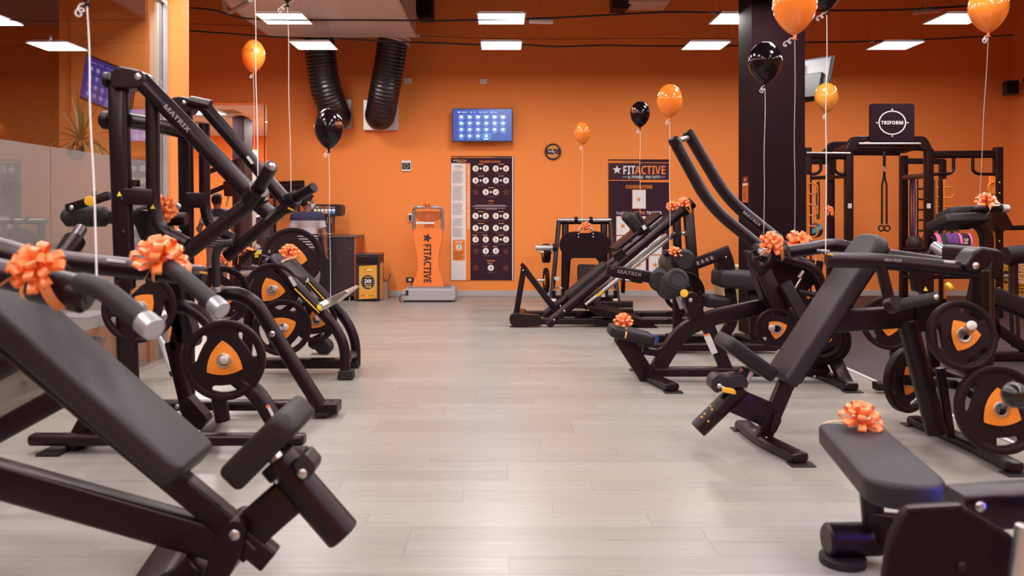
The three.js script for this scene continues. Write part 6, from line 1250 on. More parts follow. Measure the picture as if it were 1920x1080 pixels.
{ // hanging things
  const st = thing('suspension_trainer', 'black strap suspension trainer hanging under the rig sign', 'strap'), Z = 11;
  mesh('anchor_strap', beamGeo([P(1658, 284, Z), P(1658, 312, Z)], 0.01, 0.038, { r: 0.003 }), M.rubber, st); mesh('carabiner', new THREE.TorusGeometry(0.028, 0.006, 8, 20).translate(...P(1658, 317, Z).toArray()), M.steel, st);
  for (const s of [-1, 1]) { mesh('strap', beamGeo([P(1658, 322, Z), P(1658 + s * 1.5, 336, Z), P(1658 + s * 4.2, 346, Z), P(1658 + s * 4.5, 420, Z)], 0.008, 0.026, { r: 0.002, bend: 0.02 }), M.rubber, st); const h = new THREE.TorusGeometry(0.036, 0.011, 8, 24); mesh('handle', h.translate(...P(1658 + s * 5.5, 428, Z + s * 0.05).toArray()), M.rubber, st); }
  settle(st);
  const band = (label, u, v0, v1, color, Z2) => { const t = thing('resistance_band', label, 'band', 'bands hanging in the rig'); mesh('loop', tubeGeo([P(u - 1.5, v0, Z2), P(u - 2.6, (v0 + v1) / 2, Z2), P(u - 1.5, v1, Z2), P(u + 1.5, v1, Z2), P(u + 2.4, (v0 + v1) / 2, Z2), P(u + 1.5, v0, Z2), P(u - 1.5, v0, Z2)], 0.010, { bend: 0.04, n: 10, cap: 0 }), mat(color, 0.6), t); mesh('hook', rod(P(u, v0 + 1, Z2), P(u, v0 - 6, Z2), 0.008, 8), M.steel, t); settle(t); };
  band('purple elastic loop band hanging beside the rope ladder', 1713.5, 337, 440, lin(0.06, 0.02, 0.14), 11.2); band('black elastic loop band hanging beside the rope ladder', 1708.5, 337, 444, lin(0.015, 0.01, 0.012), 11.25); band('green elastic loop band hanging in the rig', 1749, 336, 402, lin(0.07, 0.16, 0.03), 11.3); band('black elastic loop band hanging beside the teal ball', 1534, 342, 410, lin(0.015, 0.01, 0.012), 11.3);
  const l = thing('agility_ladder', 'narrow black agility ladder hanging in the rig', 'ladder'), lz = 11.35;
  for (const u of [1720.5, 1733]) mesh('side_strap', beamGeo([P(u, 336, lz), P(u, 470, lz)], 0.012, 0.02, { r: 0.003 }), M.rubber, l);
  for (let k = 0; k < 7; k++) mesh('rung', rod(P(1720.5, 354 + k * 19.6, lz), P(1733, 354 + k * 19.6, lz), 0.014, 10), M.rubber, l); settle(l);
  const ol = thing('agility_ladder', 'orange agility ladder hanging behind the rig post', 'ladder'); for (const u of [1752.5, 1760]) mesh('side_strap', beamGeo([P(u, 338, 11.4), P(u, 480, 11.4)], 0.012, 0.012, { r: 0.003 }), M.rubber, ol); for (let k = 0; k < 7; k++) mesh('rung', rod(P(1752.5, 352 + k * 18, 11.4), P(1760, 352 + k * 18, 11.4), 0.012, 8), M.orangeMetal, ol); settle(ol);
  const ball = (label, u, v, px, Z2, color, band2) => { const t = thing('medicine_ball', label, 'ball', 'medicine balls in the rig'), r = S(px, Z2) / 2; mesh('shell', new THREE.SphereGeometry(r, 32, 20), mat(color, 0.55), t); if (band2) { const a = new THREE.SphereGeometry(r * 1.006, 32, 10, 0, Math.PI * 2, 1.15, 0.55); mesh('stripe', a, mat(band2, 0.5), t).rotation.z = 0.5; } mesh('seam', new THREE.TorusGeometry(r * 1.0, 0.004, 6, 40), M.blackPlastic, t).rotation.y = 0.6; t.position.copy(P(u, v, Z2)); };
  ball('black and teal medicine ball in the rig rail loops', 1529, 432, 27, 10.9, lin(0.03, 0.03, 0.035), lin(0.08, 0.33, 0.38)); ball('dark brown medicine ball behind the rope ladder', 1715, 456, 30, 11.2, lin(0.045, 0.018, 0.015)); ball('orange medicine ball behind the rope ladder', 1729, 445, 22, 11.5, lin(0.70, 0.16, 0.02)); ball('teal medicine ball beside the grey back pad', 1577, 462, 26, 11.2, lin(0.05, 0.24, 0.30), lin(0.02, 0.02, 0.025));
  // sandbag
  const s = thing('training_sandbag', 'black and purple training sandbag with pink trim lying in the rig', 'sandbag'), a = P(1752, 456, 10.35), b = P(1818, 455.6, 10.3), dir = b.clone().sub(a), len = dir.length(), pink = mat(lin(0.80, 0.13, 0.36), 0.6), purple = mat(lin(0.13, 0.03, 0.19), 0.65), blk = mat(lin(0.02, 0.012, 0.018), 0.7);
  const bag = lathe([[0, 0], [0.08, 0.0], [0.115, 0.03], [0.125, 0.1], [0.125, len - 0.1], [0.115, len - 0.03], [0.08, len], [0, len]], 28); mesh('bag', aim(bag, a, dir), blk, s);
  const ring = (t0, t1, r, mm, n) => mesh(n, aim(lathe([[r * 0.96, 0], [r, 0.01], [r, (t1 - t0) * len - 0.01], [r * 0.96, (t1 - t0) * len]], 28), a.clone().addScaledVector(dir, t0), dir), mm, s);
  ring(0.28, 0.44, 0.131, purple, 'grip_panel'); ring(0.45, 0.60, 0.131, purple, 'grip_panel'); ring(0.62, 0.70, 0.130, pink, 'pink_stripe'); ring(0.92, 0.98, 0.127, pink, 'pink_stripe'); ring(-0.02, 0.10, 0.122, pink, 'pink_end');
  for (const t0 of [0.3, 0.47]) mesh('strap_handle', tubeGeo([a.clone().addScaledVector(dir, t0).add(V(0, 0.125, 0)), a.clone().addScaledVector(dir, t0 + 0.04).add(V(0, 0.155, 0.02)), a.clone().addScaledVector(dir, t0 + 0.18).add(V(0, 0.155, 0.02)), a.clone().addScaledVector(dir, t0 + 0.22).add(V(0, 0.125, 0))], 0.01, { bend: 0.03, n: 8 }), blk, s);
  letteringOn(s, 'KG', P(1811, 457, 10.17), P(1812, 447, 10.17), 0.045, V(-0.1, 0, 1), M.white); letteringOn(s, 'UFC', P(1754, 459, 10.2), P(1768, 459, 10.2), 0.07, V(0, 0, 1), M.white);
  settle(s);
  for (const [label, u0, u1, txt, side] of [['tall yellow panel with a round black badge on the side of the rig', 1877, 1893.5, 1, 0], ['tall yellow panel with vertical lettering at the side wall', 1902, 1930, 0, 0]]) {
    const t = thing('advert_panel', label, 'panel'), Z2 = 11.2, p = P(u0, 490, Z2), q = P(u1, 553, Z2), w = q.x - p.x, h = p.y - q.y;
    const tx = canvasTexture(128, 512, (c, W, H) => { c.fillStyle = '#c7902c'; c.fillRect(0, 0, W, H); if (txt) { c.fillStyle = '#20121a'; c.beginPath(); c.ellipse(64, 240, 50, 100, 0, 0, 7); c.fill(); squeezed(c, '24H', 26, 236, 76, 60, '#f0ece8'); squeezed(c, '7GG', 26, 300, 76, 60, '#d8b948'); squeezed(c, 'FITACTIVE', 34, 70, 60, 22, '#f0ece8'); } else { c.save(); c.translate(100, 500); c.rotate(-Math.PI / 2); star(c, 330, -70, 34, '#2a1810'); squeezed(c, 'FIT', 10, -10, 150, 90, '#3a2416'); squeezed(c, 'ACTIVE', 165, -10, 320, 90, '#e8dccc'); c.restore(); } });
    const o = mesh('print', new THREE.BoxGeometry(w, h, 0.02), faced(mat(0xffffff, 0.5, 0, { map: tx })), t); o.position.set((p.x + q.x) / 2, (p.y + q.y) / 2, -Z2); mesh('frame', boxAt(p.x - 0.03, p.x, 0.0, p.y + 0.04, -Z2 - 0.02, -Z2 + 0.02), M.frame, t); mesh('frame', boxAt(q.x, q.x + 0.03, 0.0, p.y + 0.04, -Z2 - 0.02, -Z2 + 0.02), M.frame, t); settle(t);
  }
}
// --- television on the far side of the column
{
  const t = thing('column_television', 'television on a tilting arm on the dark column, seen from behind', 'television'), w = 0.95, h = 0.55;
  mesh('casing', rbox(w, h, 0.03, 0.006), M.blackPlastic, t); mesh('back_plate', rbox(w * 0.96, h * 0.9, 0.012, 0.004, 0, 0, -0.02), mat(lin(0.22, 0.21, 0.22), 0.5, 0.2), t);
  mesh('housing', rbox(w * 0.84, h * 0.56, 0.05, 0.012, 0, -0.1, -0.045), M.blackPlastic, t); mesh('mount_plate', rbox(0.24, 0.24, 0.02, 0.004, 0, 0, -0.08), M.frame, t); for (const x of [-0.1, 0.1]) mesh('mount_rail', rbox(0.03, 0.42, 0.02, 0.004, x, 0, -0.095), M.frame, t);
  const s = mesh('screen', new THREE.BoxGeometry(w - 0.03, h - 0.03, 0.004), mat(lin(0.01, 0.01, 0.014), 0.15), t); s.position.z = 0.016;
  t.position.set(3.5, P(0, 152, 9.8).y, -9.9); t.rotation.set(0, 2.245, 0); t.rotateX(0.3);
  const arm = mesh('wall_arm', tubeGeo([V(0, 0, -0.1), V(0.02, 0.05, -0.24)], 0.025), M.frame, t);
}
// ---------------------------------------------------------------- behind the glass
{
  const t = television('studio_television', 'tilted television with a blue menu behind the glass partition', 0.60, 0.40); t.children[1].material = t.children[1].material.map((q) => (q === screenMat ? new THREE.MeshStandardMaterial({ color: 0x000000, roughness: 0.3, emissive: new THREE.Color(0.75, 0.6, 0.95), emissiveMap: screenTex, emissiveIntensity: 0.3 }) : q)); t.position.copy(P(200, 162, 7.1)); t.rotation.set(0, -0.42, 0); t.rotateX(0.12); t.rotateZ(-0.36);
  mesh('mount_arm', tubeGeo([V(0, 0, -0.07), V(0.12, 0, -0.2)], 0.022), M.frame, t);
}
{
  const t = thing('dracaena_plant', 'spiky dracaena plant in a dark pot behind the frosted glass', 'plant'), c = P(152, 262, 6.6), lm = mat(lin(0.13, 0.14, 0.035), 0.5, 0, { side: THREE.DoubleSide });
  mesh('pot', lathe([[0, 0], [0.13, 0], [0.17, 0.3], [0.18, 0.32], [0.16, 0.32], [0.15, 0.27], [0, 0.27]], 28).translate(c.x, 0, c.z), M.blackPlastic, t);
  mesh('stem', tubeGeo([V(c.x, 0.26, c.z), V(c.x + 0.02, 1.0, c.z), V(c.x, c.y - 0.05, c.z)], 0.022, { smooth: 12, n: 10 }), mat(lin(0.14, 0.09, 0.05), 0.8), t);
  const r = ((s) => () => { s = (s * 1664525 + 1013904223) >>> 0; return s / 4294967296; })(17);
  for (let k = 0; k < 44; k++) {
    const az = r() * 6.283, el = 1.45 - 1.75 * r(), L = 0.34 + 0.16 * r(), pts = [], d = V(Math.cos(az) * Math.cos(el), Math.sin(el), Math.sin(az) * Math.cos(el));
    for (let i = 0; i <= 5; i++) { const q = i / 5; pts.push(c.clone().addScaledVector(d, L * q).add(V(0, -0.22 * q * q * Math.cos(el), 0))); }
    const side = V(-Math.sin(az), 0, Math.cos(az)), pos = [], idx = []; pts.forEach((p, i) => { const w = 0.011 * (1 - (i / 5) ** 2) + 0.001; for (const e of [-1, 1]) { const z = p.clone().addScaledVector(side, e * w); pos.push(z.x, z.y, z.z); } if (i < 5) { const a = i * 2; idx.push(a, a + 1, a + 3, a, a + 3, a + 2); } });
    const g = new THREE.BufferGeometry(); g.setAttribute('position', new THREE.Float32BufferAttribute(pos, 3)); g.setIndex(idx); g.computeVertexNormals(); mesh('leaf', g, lm, t);
  }
  settle(t);
}
// ---------------------------------------------------------------- the lounge beyond the opening
{
  const g = new THREE.Group(); g.name = 'column_lounge'; g.userData.kind = 'structure'; scene.add(g);
  mesh('shaft', rbox(0.215, 3.09, 0.5, 0.006, P(446.5, 0, 15.0).x, 1.545, -15.25), M.column, g);
  structure('door_1', rbox(0.16, 2.6, 0.06, 0.004, P(475, 0, 16.4).x, 1.3, -16.4), mat(lin(0.30, 0.28, 0.25), 0.6));
  const t = thing('dark_screen_panel', 'wide dark screen panel standing on the dark counter', 'screen'), Z = 13.0; mesh('panel', poly([[505, 341], [570, 338], [570, 372], [505, 372]], Z, 0.05, { r: 0.01 }), M.frame, t); mesh('ledge', poly([[505, 347], [570, 346], [570, 349], [505, 350]], Z - 0.02, 0.04, { r: 0.002, bevel: 0.001 }), M.padDark, t); for (const u of [515, 560]) mesh('leg', rod(P(u, 372, Z + 0.02), V(P(u, 0, Z).x, 0.998, -Z - 0.02), 0.02), M.frame, t); settle(t);
  const b = thing('punch_bag', 'hanging dark bag beside the wall opening', 'bag'); mesh('body', aim(lathe([[0, 0], [0.11, 0.0], [0.14, 0.04], [0.14, 0.46], [0.15, 0.5], [0.14, 0.54], [0.14, 1.0], [0.12, 1.06], [0, 1.07]], 24), P(496, 530, 13.05), V(0, 1, 0)), mat(lin(0.08, 0.05, 0.065), 0.35), b); mesh('cord', rod(P(496, 407, 13.05), P(496, 197, 13.05), 0.008, 8), M.blackPlastic, b); settle(b);
  const bc = thing('tool_crate', 'small dark crate with a yellow clamp and blue base by the opening', 'crate'), z = 11.3; mesh('crate', poly([[471, 473], [494, 473], [494, 495], [471, 495]], z, 0.3, { r: 0.01 }), M.blackPlastic, bc); mesh('rim', poly([[470, 470], [495, 470], [495, 476], [470, 476]], z - 0.01, 0.32, { r: 0.004 }), M.grey, bc); mesh('clamp', mergeGeometries([poly([[477, 469], [484, 469], [484, 483], [477, 483]], z - 0.03, 0.03), poly([[472, 472], [489, 472], [489, 477], [472, 477]], z - 0.04, 0.03)]), M.yellowBright, bc); mesh('stand', poly([[475, 495], [490, 495], [490, 590], [475, 590]], z + 0.05, 0.2, { r: 0.01 }), M.frame, bc); mesh('blue_tube', tubeGeo([P(471, 500, z - 0.02), P(491, 500, z - 0.02), P(494, 494, z - 0.02), P(494, 482, z - 0.02)], 0.012, { bend: 0.05, n: 10 }), M.blue, bc); settle(bc);
}
// --- cable machine far behind the levers, seen between them
{
  const m = new Machine('cable_station', 'black cable machine with slanted arms beyond the lever machine'), Z = 10.6;
  m.beam('post', [P(446, 300, Z), V(P(446, 0, Z).x, 0, -Z)], 0.08, 0.07, { r: 0.02 }); m.beam('arm', [[384, 325, Z], [452, 300, Z]], 0.06, 0.06, {}); m.beam('arm', [[368, 372, Z], [432, 345, Z]], 0.06, 0.06, {}); m.poly('pulley_box', [[418, 340], [440, 338], [442, 368], [420, 368]], Z - 0.05, 0.1, M.frame, { r: 0.02 }); m.rod('chrome_rod', [430, 360, Z], [424, 388, Z], 0.012, M.chrome); m.rod('chrome_rod', [380, 508, Z], [478, 508, Z], 0.01, M.chrome);
  m.tube('foam_end', [[440, 515, Z - 0.1], [472, 513, Z - 0.2]], 0.035, { m: M.grey }); m.tube('boom', [[452, 490, Z - 0.1], [482, 464, Z - 0.2]], 0.035, {}); m.rod('boom_cap', [479, 467, Z - 0.19], [484, 461, Z - 0.21], 0.037, M.silverCap); m.poly('base', [[430, 500], [480, 500], [482, 516], [482, 560], [430, 562]], Z, 0.4, mat(lin(0.035, 0.016, 0.02), 0.5), { r: 0.02 }); m.poly('tall_panel', [[438, 345], [468, 345], [468, 520], [438, 520]], Z + 0.25, 0.1, mat(lin(0.055, 0.022, 0.026), 0.55), { r: 0.02 });
  m.beam('floor_beam', [V(P(380, 0, Z).x, 0.05, -Z), V(P(500, 0, Z).x, 0.05, -Z)], 0.1, 0.08, {});
  m.done();
}
// --- standing blue display out of the picture beside the foreground machine
{
  const t = thing('blue_display', 'standing display with a blue screen beside the seat machine', 'display'), dir = V(-1, 0, -0.28).normalize(), c = V(1.98, 0.55, -2.4);
  mesh('casing', rbox(0.32, 0.54, 0.05, 0.01, 0, 0, -0.03), M.blackPlastic, t); mesh('screen', box(0.29, 0.50, 0.004, 0, 0, -0.002), new THREE.MeshStandardMaterial({ color: 0x000000, emissive: new THREE.Color(0.08, 0.10, 1), emissiveIntensity: 1.4 }), t); mesh('pole', rod(V(0, -0.55, -0.05), V(0, -0.25, -0.05), 0.03), M.frame, t); mesh('base', rod(V(0, -0.55, -0.05), V(0, -0.52, -0.05), 0.14), M.frame, t);
  t.position.copy(c); t.quaternion.setFromUnitVectors(V(0, 0, 1), dir);
  const l = new THREE.RectAreaLight(new THREE.Color(0.10, 0.10, 1), 8, 0.28, 0.48); l.position.copy(c.clone().addScaledVector(dir, 0.006)); l.lookAt(c.clone().add(dir)); scene.add(l);
}
// ---------------------------------------------------------------- people
function isoMesh(center, half, cell, field) {               // meshes the zero level of a distance field inside a box
  const res = Math.ceil(2 * half / cell), mc = new MarchingCubes(res, new THREE.MeshBasicMaterial(), false, false, 240000);
  mc.isolation = 0; const p = V(0, 0, 0);
  for (let k = 0; k < res; k++) for (let j = 0; j < res; j++) for (let i = 0; i < res; i++) { p.set((i / res) * 2 - 1, (j / res) * 2 - 1, (k / res) * 2 - 1).multiplyScalar(half).add(center); mc.field[i + j * res + k * res * res] = -field(p); }
  mc.update(); const n = mc.count, pos = mc.positionArray.slice(0, n * 3), g = new THREE.BufferGeometry();
  for (let i = 0; i < n; i++) { pos[3 * i] = pos[3 * i] * half + center.x; pos[3 * i + 1] = pos[3 * i + 1] * half + center.y; pos[3 * i + 2] = pos[3 * i + 2] * half + center.z; }
  g.setAttribute('position', new THREE.BufferAttribute(pos, 3)); const w = mergeVertices(g, 1e-5); w.computeVertexNormals(); return w;
}
const smin = (a, b, k) => { const h = Math.max(k - Math.abs(a - b), 0) / k; return Math.min(a, b) - h * h * k * 0.25; };
const ab = V(0, 0, 0), ap = V(0, 0, 0);
function cap(p, a, b, ra, rb, flat = 1) { ab.copy(b).sub(a); ap.copy(p).sub(a); const t = Math.min(1, Math.max(0, ap.dot(ab) / ab.lengthSq())); ap.addScaledVector(ab, -t); ap.z *= flat; return ap.length() - (ra + (rb - ra) * t); }
function ell(p, c, r) { const x = (p.x - c.x) / r.x, y = (p.y - c.y) / r.y, z = (p.z - c.z) / r.z, l = Math.hypot(x, y, z); return (l - 1) * Math.min(r.x, r.y, r.z); }
// Local axes of a figure 1.72 m tall: y up, x to its left hand... the figure looks along -z; built at true size, then scaled and turned.
function person(label, { headTurn = 0, armBend, mask, at, height, turn }) {
  const t = thing('person', label, 'person'), J = {
    neck: V(0, 1.42, 0.0), chin: V(0, 1.50, -0.01), chest: V(0, 1.30, 0.0), waist: V(0, 1.05, 0.0), hip: V(0, 0.92, 0.0), shL: V(-0.18, 1.37, 0), shR: V(0.18, 1.37, 0), ...armBend,
    hipL: V(-0.09, 0.90, 0), hipR: V(0.09, 0.90, 0), knL: V(-0.10, 0.48, -0.01), knR: V(0.105, 0.48, -0.01), anL: V(-0.105, 0.08, 0.02), anR: V(0.11, 0.08, 0.02), toL: V(-0.125, 0.04, -0.13), toR: V(0.13, 0.04, -0.13) };
  const torso = (p, e) => { let d = cap(p, J.chest, J.waist, 0.135 + e, 0.125 + e, 1.28); d = smin(d, cap(p, J.shL, J.shR, 0.07 + e, 0.07 + e), 0.12); d = smin(d, cap(p, J.waist, J.hip, 0.13 + e, 0.145 + e, 1.2), 0.08); return d; };
  const arm = (p, s, e, from = 0, to = 1) => { const sh = J['sh' + s], el = J['el' + s], wr = J['wr' + s]; let d = cap(p, sh, el, 0.055 + e, 0.043 + e); return to > 0.5 ? smin(d, cap(p, el, wr, 0.042 + e, 0.028 + e), 0.03) : d; };
  const leg = (p, s, e) => smin(cap(p, J['hip' + s], J['kn' + s], 0.085 + e, 0.058 + e), cap(p, J['kn' + s], J['an' + s], 0.056 + e, 0.04 + e), 0.05);
  const H = V(0, 1.60, -0.015), ct = Math.cos(headTurn), sn = Math.sin(headTurn);
  const inHead = (p) => { const x = p.x - H.x, z = p.z - H.z; return V(ct * x + sn * z + H.x, p.y, -sn * x + ct * z + H.z); };
  const head = (p0) => {
    const p = inHead(p0); let d = ell(p, V(0, 1.615, 0.005), V(0.078, 0.105, 0.098)); d = smin(d, ell(p, V(0, 1.555, -0.035), V(0.058, 0.075, 0.06)), 0.04);
    d = smin(d, cap(p, V(0, 1.605, -0.095), V(0, 1.575, -0.112), 0.010, 0.015), 0.02); d = smin(d, cap(p, V(-0.022, 1.538, -0.088), V(0.022, 1.538, -0.088), 0.009, 0.009), 0.012);
    for (const s of [-1, 1]) { d = smin(d, ell(p, V(s * 0.08, 1.595, 0.005), V(0.012, 0.032, 0.02)), 0.01); d = Math.max(d, -ell(p, V(s * 0.032, 1.612, -0.1), V(0.016, 0.009, 0.012))); d = smin(d, ell(p, V(s * 0.032, 1.612, -0.082), V(0.012, 0.010, 0.010)), 0.004); }
    return smin(d, cap(p0, V(0, 1.40, 0.01), V(0, 1.54, 0.0), 0.056, 0.052), 0.03);
  };
  const hand = (p, s) => {
    const wr = J['wr' + s], el = J['el' + s], dn = wr.clone().sub(el).normalize(), fw = V(0, 0, -1).addScaledVector(dn, dn.z).normalize(), inn = dn.clone().cross(fw).multiplyScalar(s === 'L' ? -1 : 1);
    const at2 = (a, b, c) => wr.clone().addScaledVector(dn, a).addScaledVector(fw, b).addScaledVector(inn, c);
    let d = 1; for (const b of [-0.026, -0.009, 0.009, 0.026]) d = smin(d, cap(p, at2(0.02, b * 0.8, 0), at2(0.085, b, 0), 0.012, 0.011), 0.02);
    [[-0.028, 0.052], [-0.01, 0.066], [0.009, 0.072], [0.027, 0.066]].forEach(([b, L]) => { d = Math.min(d, Math.min(cap(p, at2(0.083, b, 0), at2(0.083 + L * 0.5, b * 1.05, 0.008), 0.0095, 0.009), cap(p, at2(0.083 + L * 0.5, b * 1.05, 0.008), at2(0.083 + L * 0.92, b * 1.05, 0.028), 0.009, 0.0075))); });
    d = smin(d, Math.min(cap(p, at2(0.025, 0.024, 0.004), at2(0.062, 0.048, 0.014), 0.013, 0.0105), cap(p, at2(0.062, 0.048, 0.014), at2(0.095, 0.052, 0.024), 0.0105, 0.008)), 0.012);
    return smin(d, cap(p, wr.clone().addScaledVector(dn, -0.05), wr.clone().addScaledVector(dn, 0.02), 0.03, 0.024), 0.02);
  };
  const bodyField = (p) => { let d = torso(p, -0.012); for (const s of ['L', 'R']) { d = smin(d, arm(p, s, 0), 0.04); d = smin(d, leg(p, s, -0.01), 0.05); d = smin(d, cap(p, J['an' + s], J['to' + s], 0.04, 0.03), 0.03); } return d; };
  const geos = [isoMesh(V(0, 0.8, 0), 0.86, 0.015, bodyField), isoMesh(V(0, 1.58, -0.01), 0.2, 0.0045, head), isoMesh(J.wrL.clone().lerp(J.elL, -0.35), 0.14, 0.0045, (p) => hand(p, 'L')), isoMesh(J.wrR.clone().lerp(J.elR, -0.35), 0.14, 0.0045, (p) => hand(p, 'R'))];
  const skin = mat(lin(0.20, 0.085, 0.05), 0.55);
  mesh('body', mergeGeometries(geos), skin, t);
  const hairField = (p0) => { const p = inHead(p0); let d = ell(p, V(0, 1.628, 0.014), V(0.087, 0.108, 0.102)); d = smin(d, ell(p, V(0, 1.70, -0.045), V(0.06, 0.035, 0.06)), 0.03); d = Math.max(d, -(p.y - 1.545 - Math.max(0, -(p.z - 0.03)) * 1.2)); d = Math.max(d, -ell(p, V(0, 1.585, -0.115), V(0.075, 0.085, 0.07))); for (const s of [-1, 1]) d = Math.max(d, -ell(p, V(s * 0.09, 1.59, -0.01), V(0.02, 0.04, 0.03))); return d; };
  mesh('hair', isoMesh(V(0, 1.62, 0), 0.16, 0.0045, hairField), mat(lin(0.008, 0.005, 0.006), 0.75, 0, { specularIntensity: 0.4 }), t);
  const sleeveEnd = (p, s) => { const sh = J['sh' + s], el = J['el' + s], d = el.clone().sub(sh), f = p.clone().sub(sh).dot(d) / d.lengthSq(); return (f - 0.62) * d.length(); };
  const shirtField = (p) => { let d = torso(p, 0.012); d = smin(d, cap(p, V(0, 1.0, 0), V(0, 0.84, 0.0), 0.15, 0.165, 1.15), 0.05); for (const s of ['L', 'R']) d = smin(d, Math.max(arm(p, s, 0.018, 0, 0.4), sleeveEnd(p, s)), 0.04); d = Math.max(d, 0.80 - p.y); return Math.max(d, -(cap(p, V(0, 1.44, -0.02), V(0, 1.6, -0.02), 0.068, 0.09))); };
  const sg = isoMesh(V(0, 1.12, 0), 0.42, 0.0085, shirtField), q = sg.attributes.position, uv = new Float32Array(q.count * 2); for (let i = 0; i < q.count; i++) { uv[2 * i] = q.getX(i) + 0.5; uv[2 * i + 1] = (q.getY(i) - 0.7) / 0.8; } sg.setAttribute('uv', new THREE.BufferAttribute(uv, 2));
  mesh('striped_shirt', sg, M.shirt, t);
  mesh('trousers', isoMesh(V(0, 0.5, 0), 0.55, 0.012, (p) => { let d = cap(p, V(0, 0.95, 0), J.hip, 0.135, 0.15, 1.2); for (const s of ['L', 'R']) d = smin(d, leg(p, s, 0.018), 0.06); return Math.max(d, Math.max(0.07 - p.y, p.y - 1.0)); }), mat(lin(0.22, 0.17, 0.17), 0.8), t);
  for (const s of ['L', 'R']) mesh('shoe', isoMesh(J['an' + s].clone().lerp(J['to' + s], 0.5), 0.2, 0.008, (p) => Math.max(smin(cap(p, J['an' + s].clone().add(V(0, -0.02, 0.02)), J['to' + s], 0.05, 0.04), cap(p, J['an' + s], J['an' + s].clone().add(V(0, 0.04, 0)), 0.05, 0.05), 0.03), 0.001 - p.y)), M.blackPlastic, t);
  if (mask) { mesh('face_mask', isoMesh(V(0, 1.56, -0.04), 0.14, 0.0045, (p0) => { const p = inHead(p0); let d = Math.abs(head(p0) - 0.006) - 0.004; d = Math.max(d, p.y - 1.585, 1.50 - p.y, p.z + 0.045); return d; }), mat(lin(0.45, 0.52, 0.62), 0.7), t); const hp = (x, y, z) => { const v = V(x - H.x, y, z - H.z); return V(ct * v.x - sn * v.z + H.x, y, sn * v.x + ct * v.z + H.z); }; for (const s of [-1, 1]) mesh('mask_strap', tubeGeo([hp(s * 0.06, 1.57, -0.06), hp(s * 0.088, 1.60, -0.01), hp(s * 0.088, 1.615, 0.015)], 0.003, { n: 6, smooth: 8 }), M.white, t); }
  t.scale.setScalar(height / 1.72); t.rotation.y = turn; t.position.set(at.x, 0, at.z);
  return t;
}
M.shirt = mat(0xffffff, 0.85, 0, { map: canvasTexture(64, 512, (c, w, h) => { c.fillStyle = '#a99fa6'; c.fillRect(0, 0, w, h); const Y = (m) => h * (1 - (m - 0.7) / 0.8); c.fillStyle = '#2a2340'; c.fillRect(0, 0, w, Y(1.325)); c.fillStyle = '#1f151d'; for (let y = 0.80; y < 1.13; y += 0.042) c.fillRect(0, Y(y + 0.024), w, Y(y) - Y(y + 0.024)); }) });
const arms = { elL: V(-0.25, 1.10, 0.02), wrL: V(-0.24, 0.86, -0.06), elR: V(0.255, 1.10, 0.03), wrR: V(0.27, 0.86, -0.03) };
person('person in a navy and striped shirt with a face mask facing the drinks dispenser', { headTurn: 1.15, armBend: arms, mask: true, at: P(577, 0, 11.9), height: 1.60, turn: 0.12 });
person('person seen from behind in a grey shirt with navy shoulders beyond the wall opening', { headTurn: 0.1, armBend: { elL: V(-0.3, 1.12, 0.04), wrL: V(-0.26, 0.9, -0.12), elR: V(0.3, 1.12, 0.04), wrR: V(0.28, 0.9, -0.12) }, mask: false, at: P(407, 0, 13.9), height: 1.66, turn: 0.0 });
// ---------------------------------------------------------------- bows
bow('orange bow with long tails on the near press arm by the glass', 72, 502, 2.44, 82, { up: V(0.05, 0.6, 1), band: 0.05, bandAxis: V(1, -0.2, 0), bandAt: [60, 530, 2.5] });
bow('orange bow on the far press arm beside the silver-capped grip', 300, 486, 3.2, 82, { up: V(0.2, 1, 0.5), spin: 1, band: 0.044, bandAxis: V(1, -0.1, 0), bandAt: [297, 508, 3.25] });
bow('orange bow on the chest pad of the two-post lever machine', 306, 392, 4.82, 44, { up: V(1, 0.2, 0.6), spin: 0.5 });
bow('orange bow on the cable machine beyond the lever arms', 449, 466, 10.3, 24, { up: V(-0.4, 0.5, 1), spin: 0.8 });
bow('small orange bow low between the lever machine handles', 420, 483, 10.3, 20, { up: V(0.3, 0.6, 1), spin: 2 });
bow('orange bow on the shoulder pad of the sled machine', 543, 474, 6.72, 30, { up: V(0.35, 1, 0.6), spin: 0.3, tails: false, band: [0.15, 0.075], bandAxis: V(1, -0.85, 0), bandAt: [528, 499, 6.87] });
bow('small orange bow on top of the vibration platform handrail', 801, 386.5, 12.5, 15, { up: V(0, 1, 0.6), spin: 0.9, tails: false });
bow('small orange bow above the leg press footplate', 1099, 425, 11.72, 17, { up: V(0, 0.6, 1) });
bow('orange bow on the rear rail top of the sled squat machine', 1261, 388, 10.3, 21, { up: V(-0.3, 1, 0.6), spin: 1.3, band: 0.07, bandAxis: V(1, 0.8, 0), bandAt: [1268, 397, 10.4] });
bow('orange bow on the front rail top of the sled squat machine', 1282, 381, 9.62, 21, { up: V(0, 1, 0.6), spin: 0.2, band: 0.073, bandAxis: V(1, 0.8, 0), bandAt: [1285, 391, 9.7] });
bow('orange bow on the thigh roller of the leg curl machine', 1265, 475, 7.9, 24, { up: V(0.1, 1, 0.5), spin: 2.2, band: 0.115, bandAxis: V(0.1, 0, -1), bandAt: [1259, 493, 8.0] });
bow('orange bow on the low seat of the rowing machine', 1169, 603, 6.5, 30, { up: V(-0.1, 1, 0.45), spin: 0.6, tails: false, band: [0.155, 0.05], bandAxis: V(1, -0.2, 0), bandAt: [1168, 623, 6.55] });
bow('orange bow with a forked tail on the rowing machine grip beside the column', 1447, 456, 6.05, 38, { up: V(0, 0.55, 1), spin: 0.2 });
bow('orange bow with loose tail on the second rowing machine grip', 1497, 456, 6.05, 42, { up: V(0.1, 0.5, 1), spin: 1.9 });
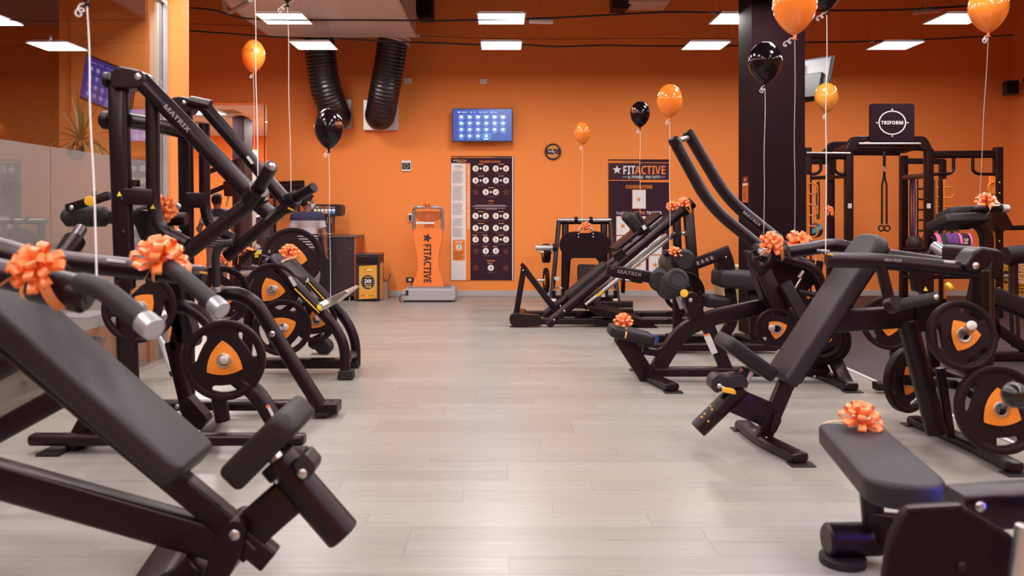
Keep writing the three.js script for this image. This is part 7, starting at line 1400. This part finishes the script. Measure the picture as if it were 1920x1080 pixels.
bow('small orange bow on the cage rig post', 1553, 395, 10.3, 17, { up: V(0, 0.5, 1), spin: 0.4 });
bow('orange bow on the arm curl bench handle', 1849, 380, 6.28, 34, { up: V(-0.1, 1, 0.4), spin: 0.7 });
bow('large orange bow tied round the foreground seat pad', 1614, 788, 3.37, 64, { up: V(0.05, 1, 0.35), spin: 0.4, tails: false, band: [0.052, 0.138], bandAxis: V(-0.14, 0, 1), bandAt: G(1602, 812, 0.405) });
// ---------------------------------------------------------------- balloons
balloon('orange balloon with a high gloss hanging over the two lever arms', 475, 104, 44, 62, 10.25, M.balloonPrintOrange, [480, 468, 10.3], { spin: 1.2 });
balloon('black printed balloon in front of the corrugated duct', 616.5, 240, 55, 76, 6.9, M.balloonPrintBlack, [620, 566, 6.85], { spin: -0.9 });
balloon('small orange balloon beside the wall clock', 1092, 249, 31, 43, 11.8, M.balloonOrange, [1091, 425, 11.9]);
balloon('black printed balloon above the trainer board', 1200, 213.5, 37, 49, 10.0, M.balloonPrintBlack, [1200, 402, 10.0], { spin: 0.35 });
balloon('orange printed balloon beside the twin lever arms', 1255.5, 188, 48, 63, 8.2, M.balloonPrintOrange, [1256, 470, 8.05], { spin: -0.45 });
balloon('glossy black balloon in front of the dark column', 1434.5, 116, 62, 78, 6.2, M.balloonBlack, [1432, 440, 6.35]);
balloon('large orange balloon high up in front of the dark column', 1490, 6, 81, 114, 4.9, M.balloonOrange, [1490, 452, 6.0], { curl: 1.6 });
balloon('black balloon beside the large orange one at the dark column', 1550, -28, 62, 90, 5.3, M.balloonBlack, [1548, 476, 4.6], { curl: 1.6 });
balloon('amber balloon in front of the column television', 1549.5, 182, 43, 56, 8.9, M.balloonAmber, [1549, 393, 10.25]);
balloon('large orange balloon hanging over the padded arm bench', 1853, 14, 69, 91, 5.6, M.balloonOrange, [1836, 382, 6.3]);
balloon('black balloon high above the incline press with long white ribbon', 163, -75, 110, 140, 3.2, M.balloonBlack, [182, 547, 2.55], { r: 0.0024 });
balloon('black balloon high under the air duct', 539, -40, 60, 84, 5.3, M.balloonBlack, [546, 388, 5.3], { curl: 1.2 });
balloon('orange balloon high under the air duct', 478, -60, 62, 86, 5.6, M.balloonOrange, [484, 372, 4.75], { r: 0.0024 });
renderer.render(scene, camera);
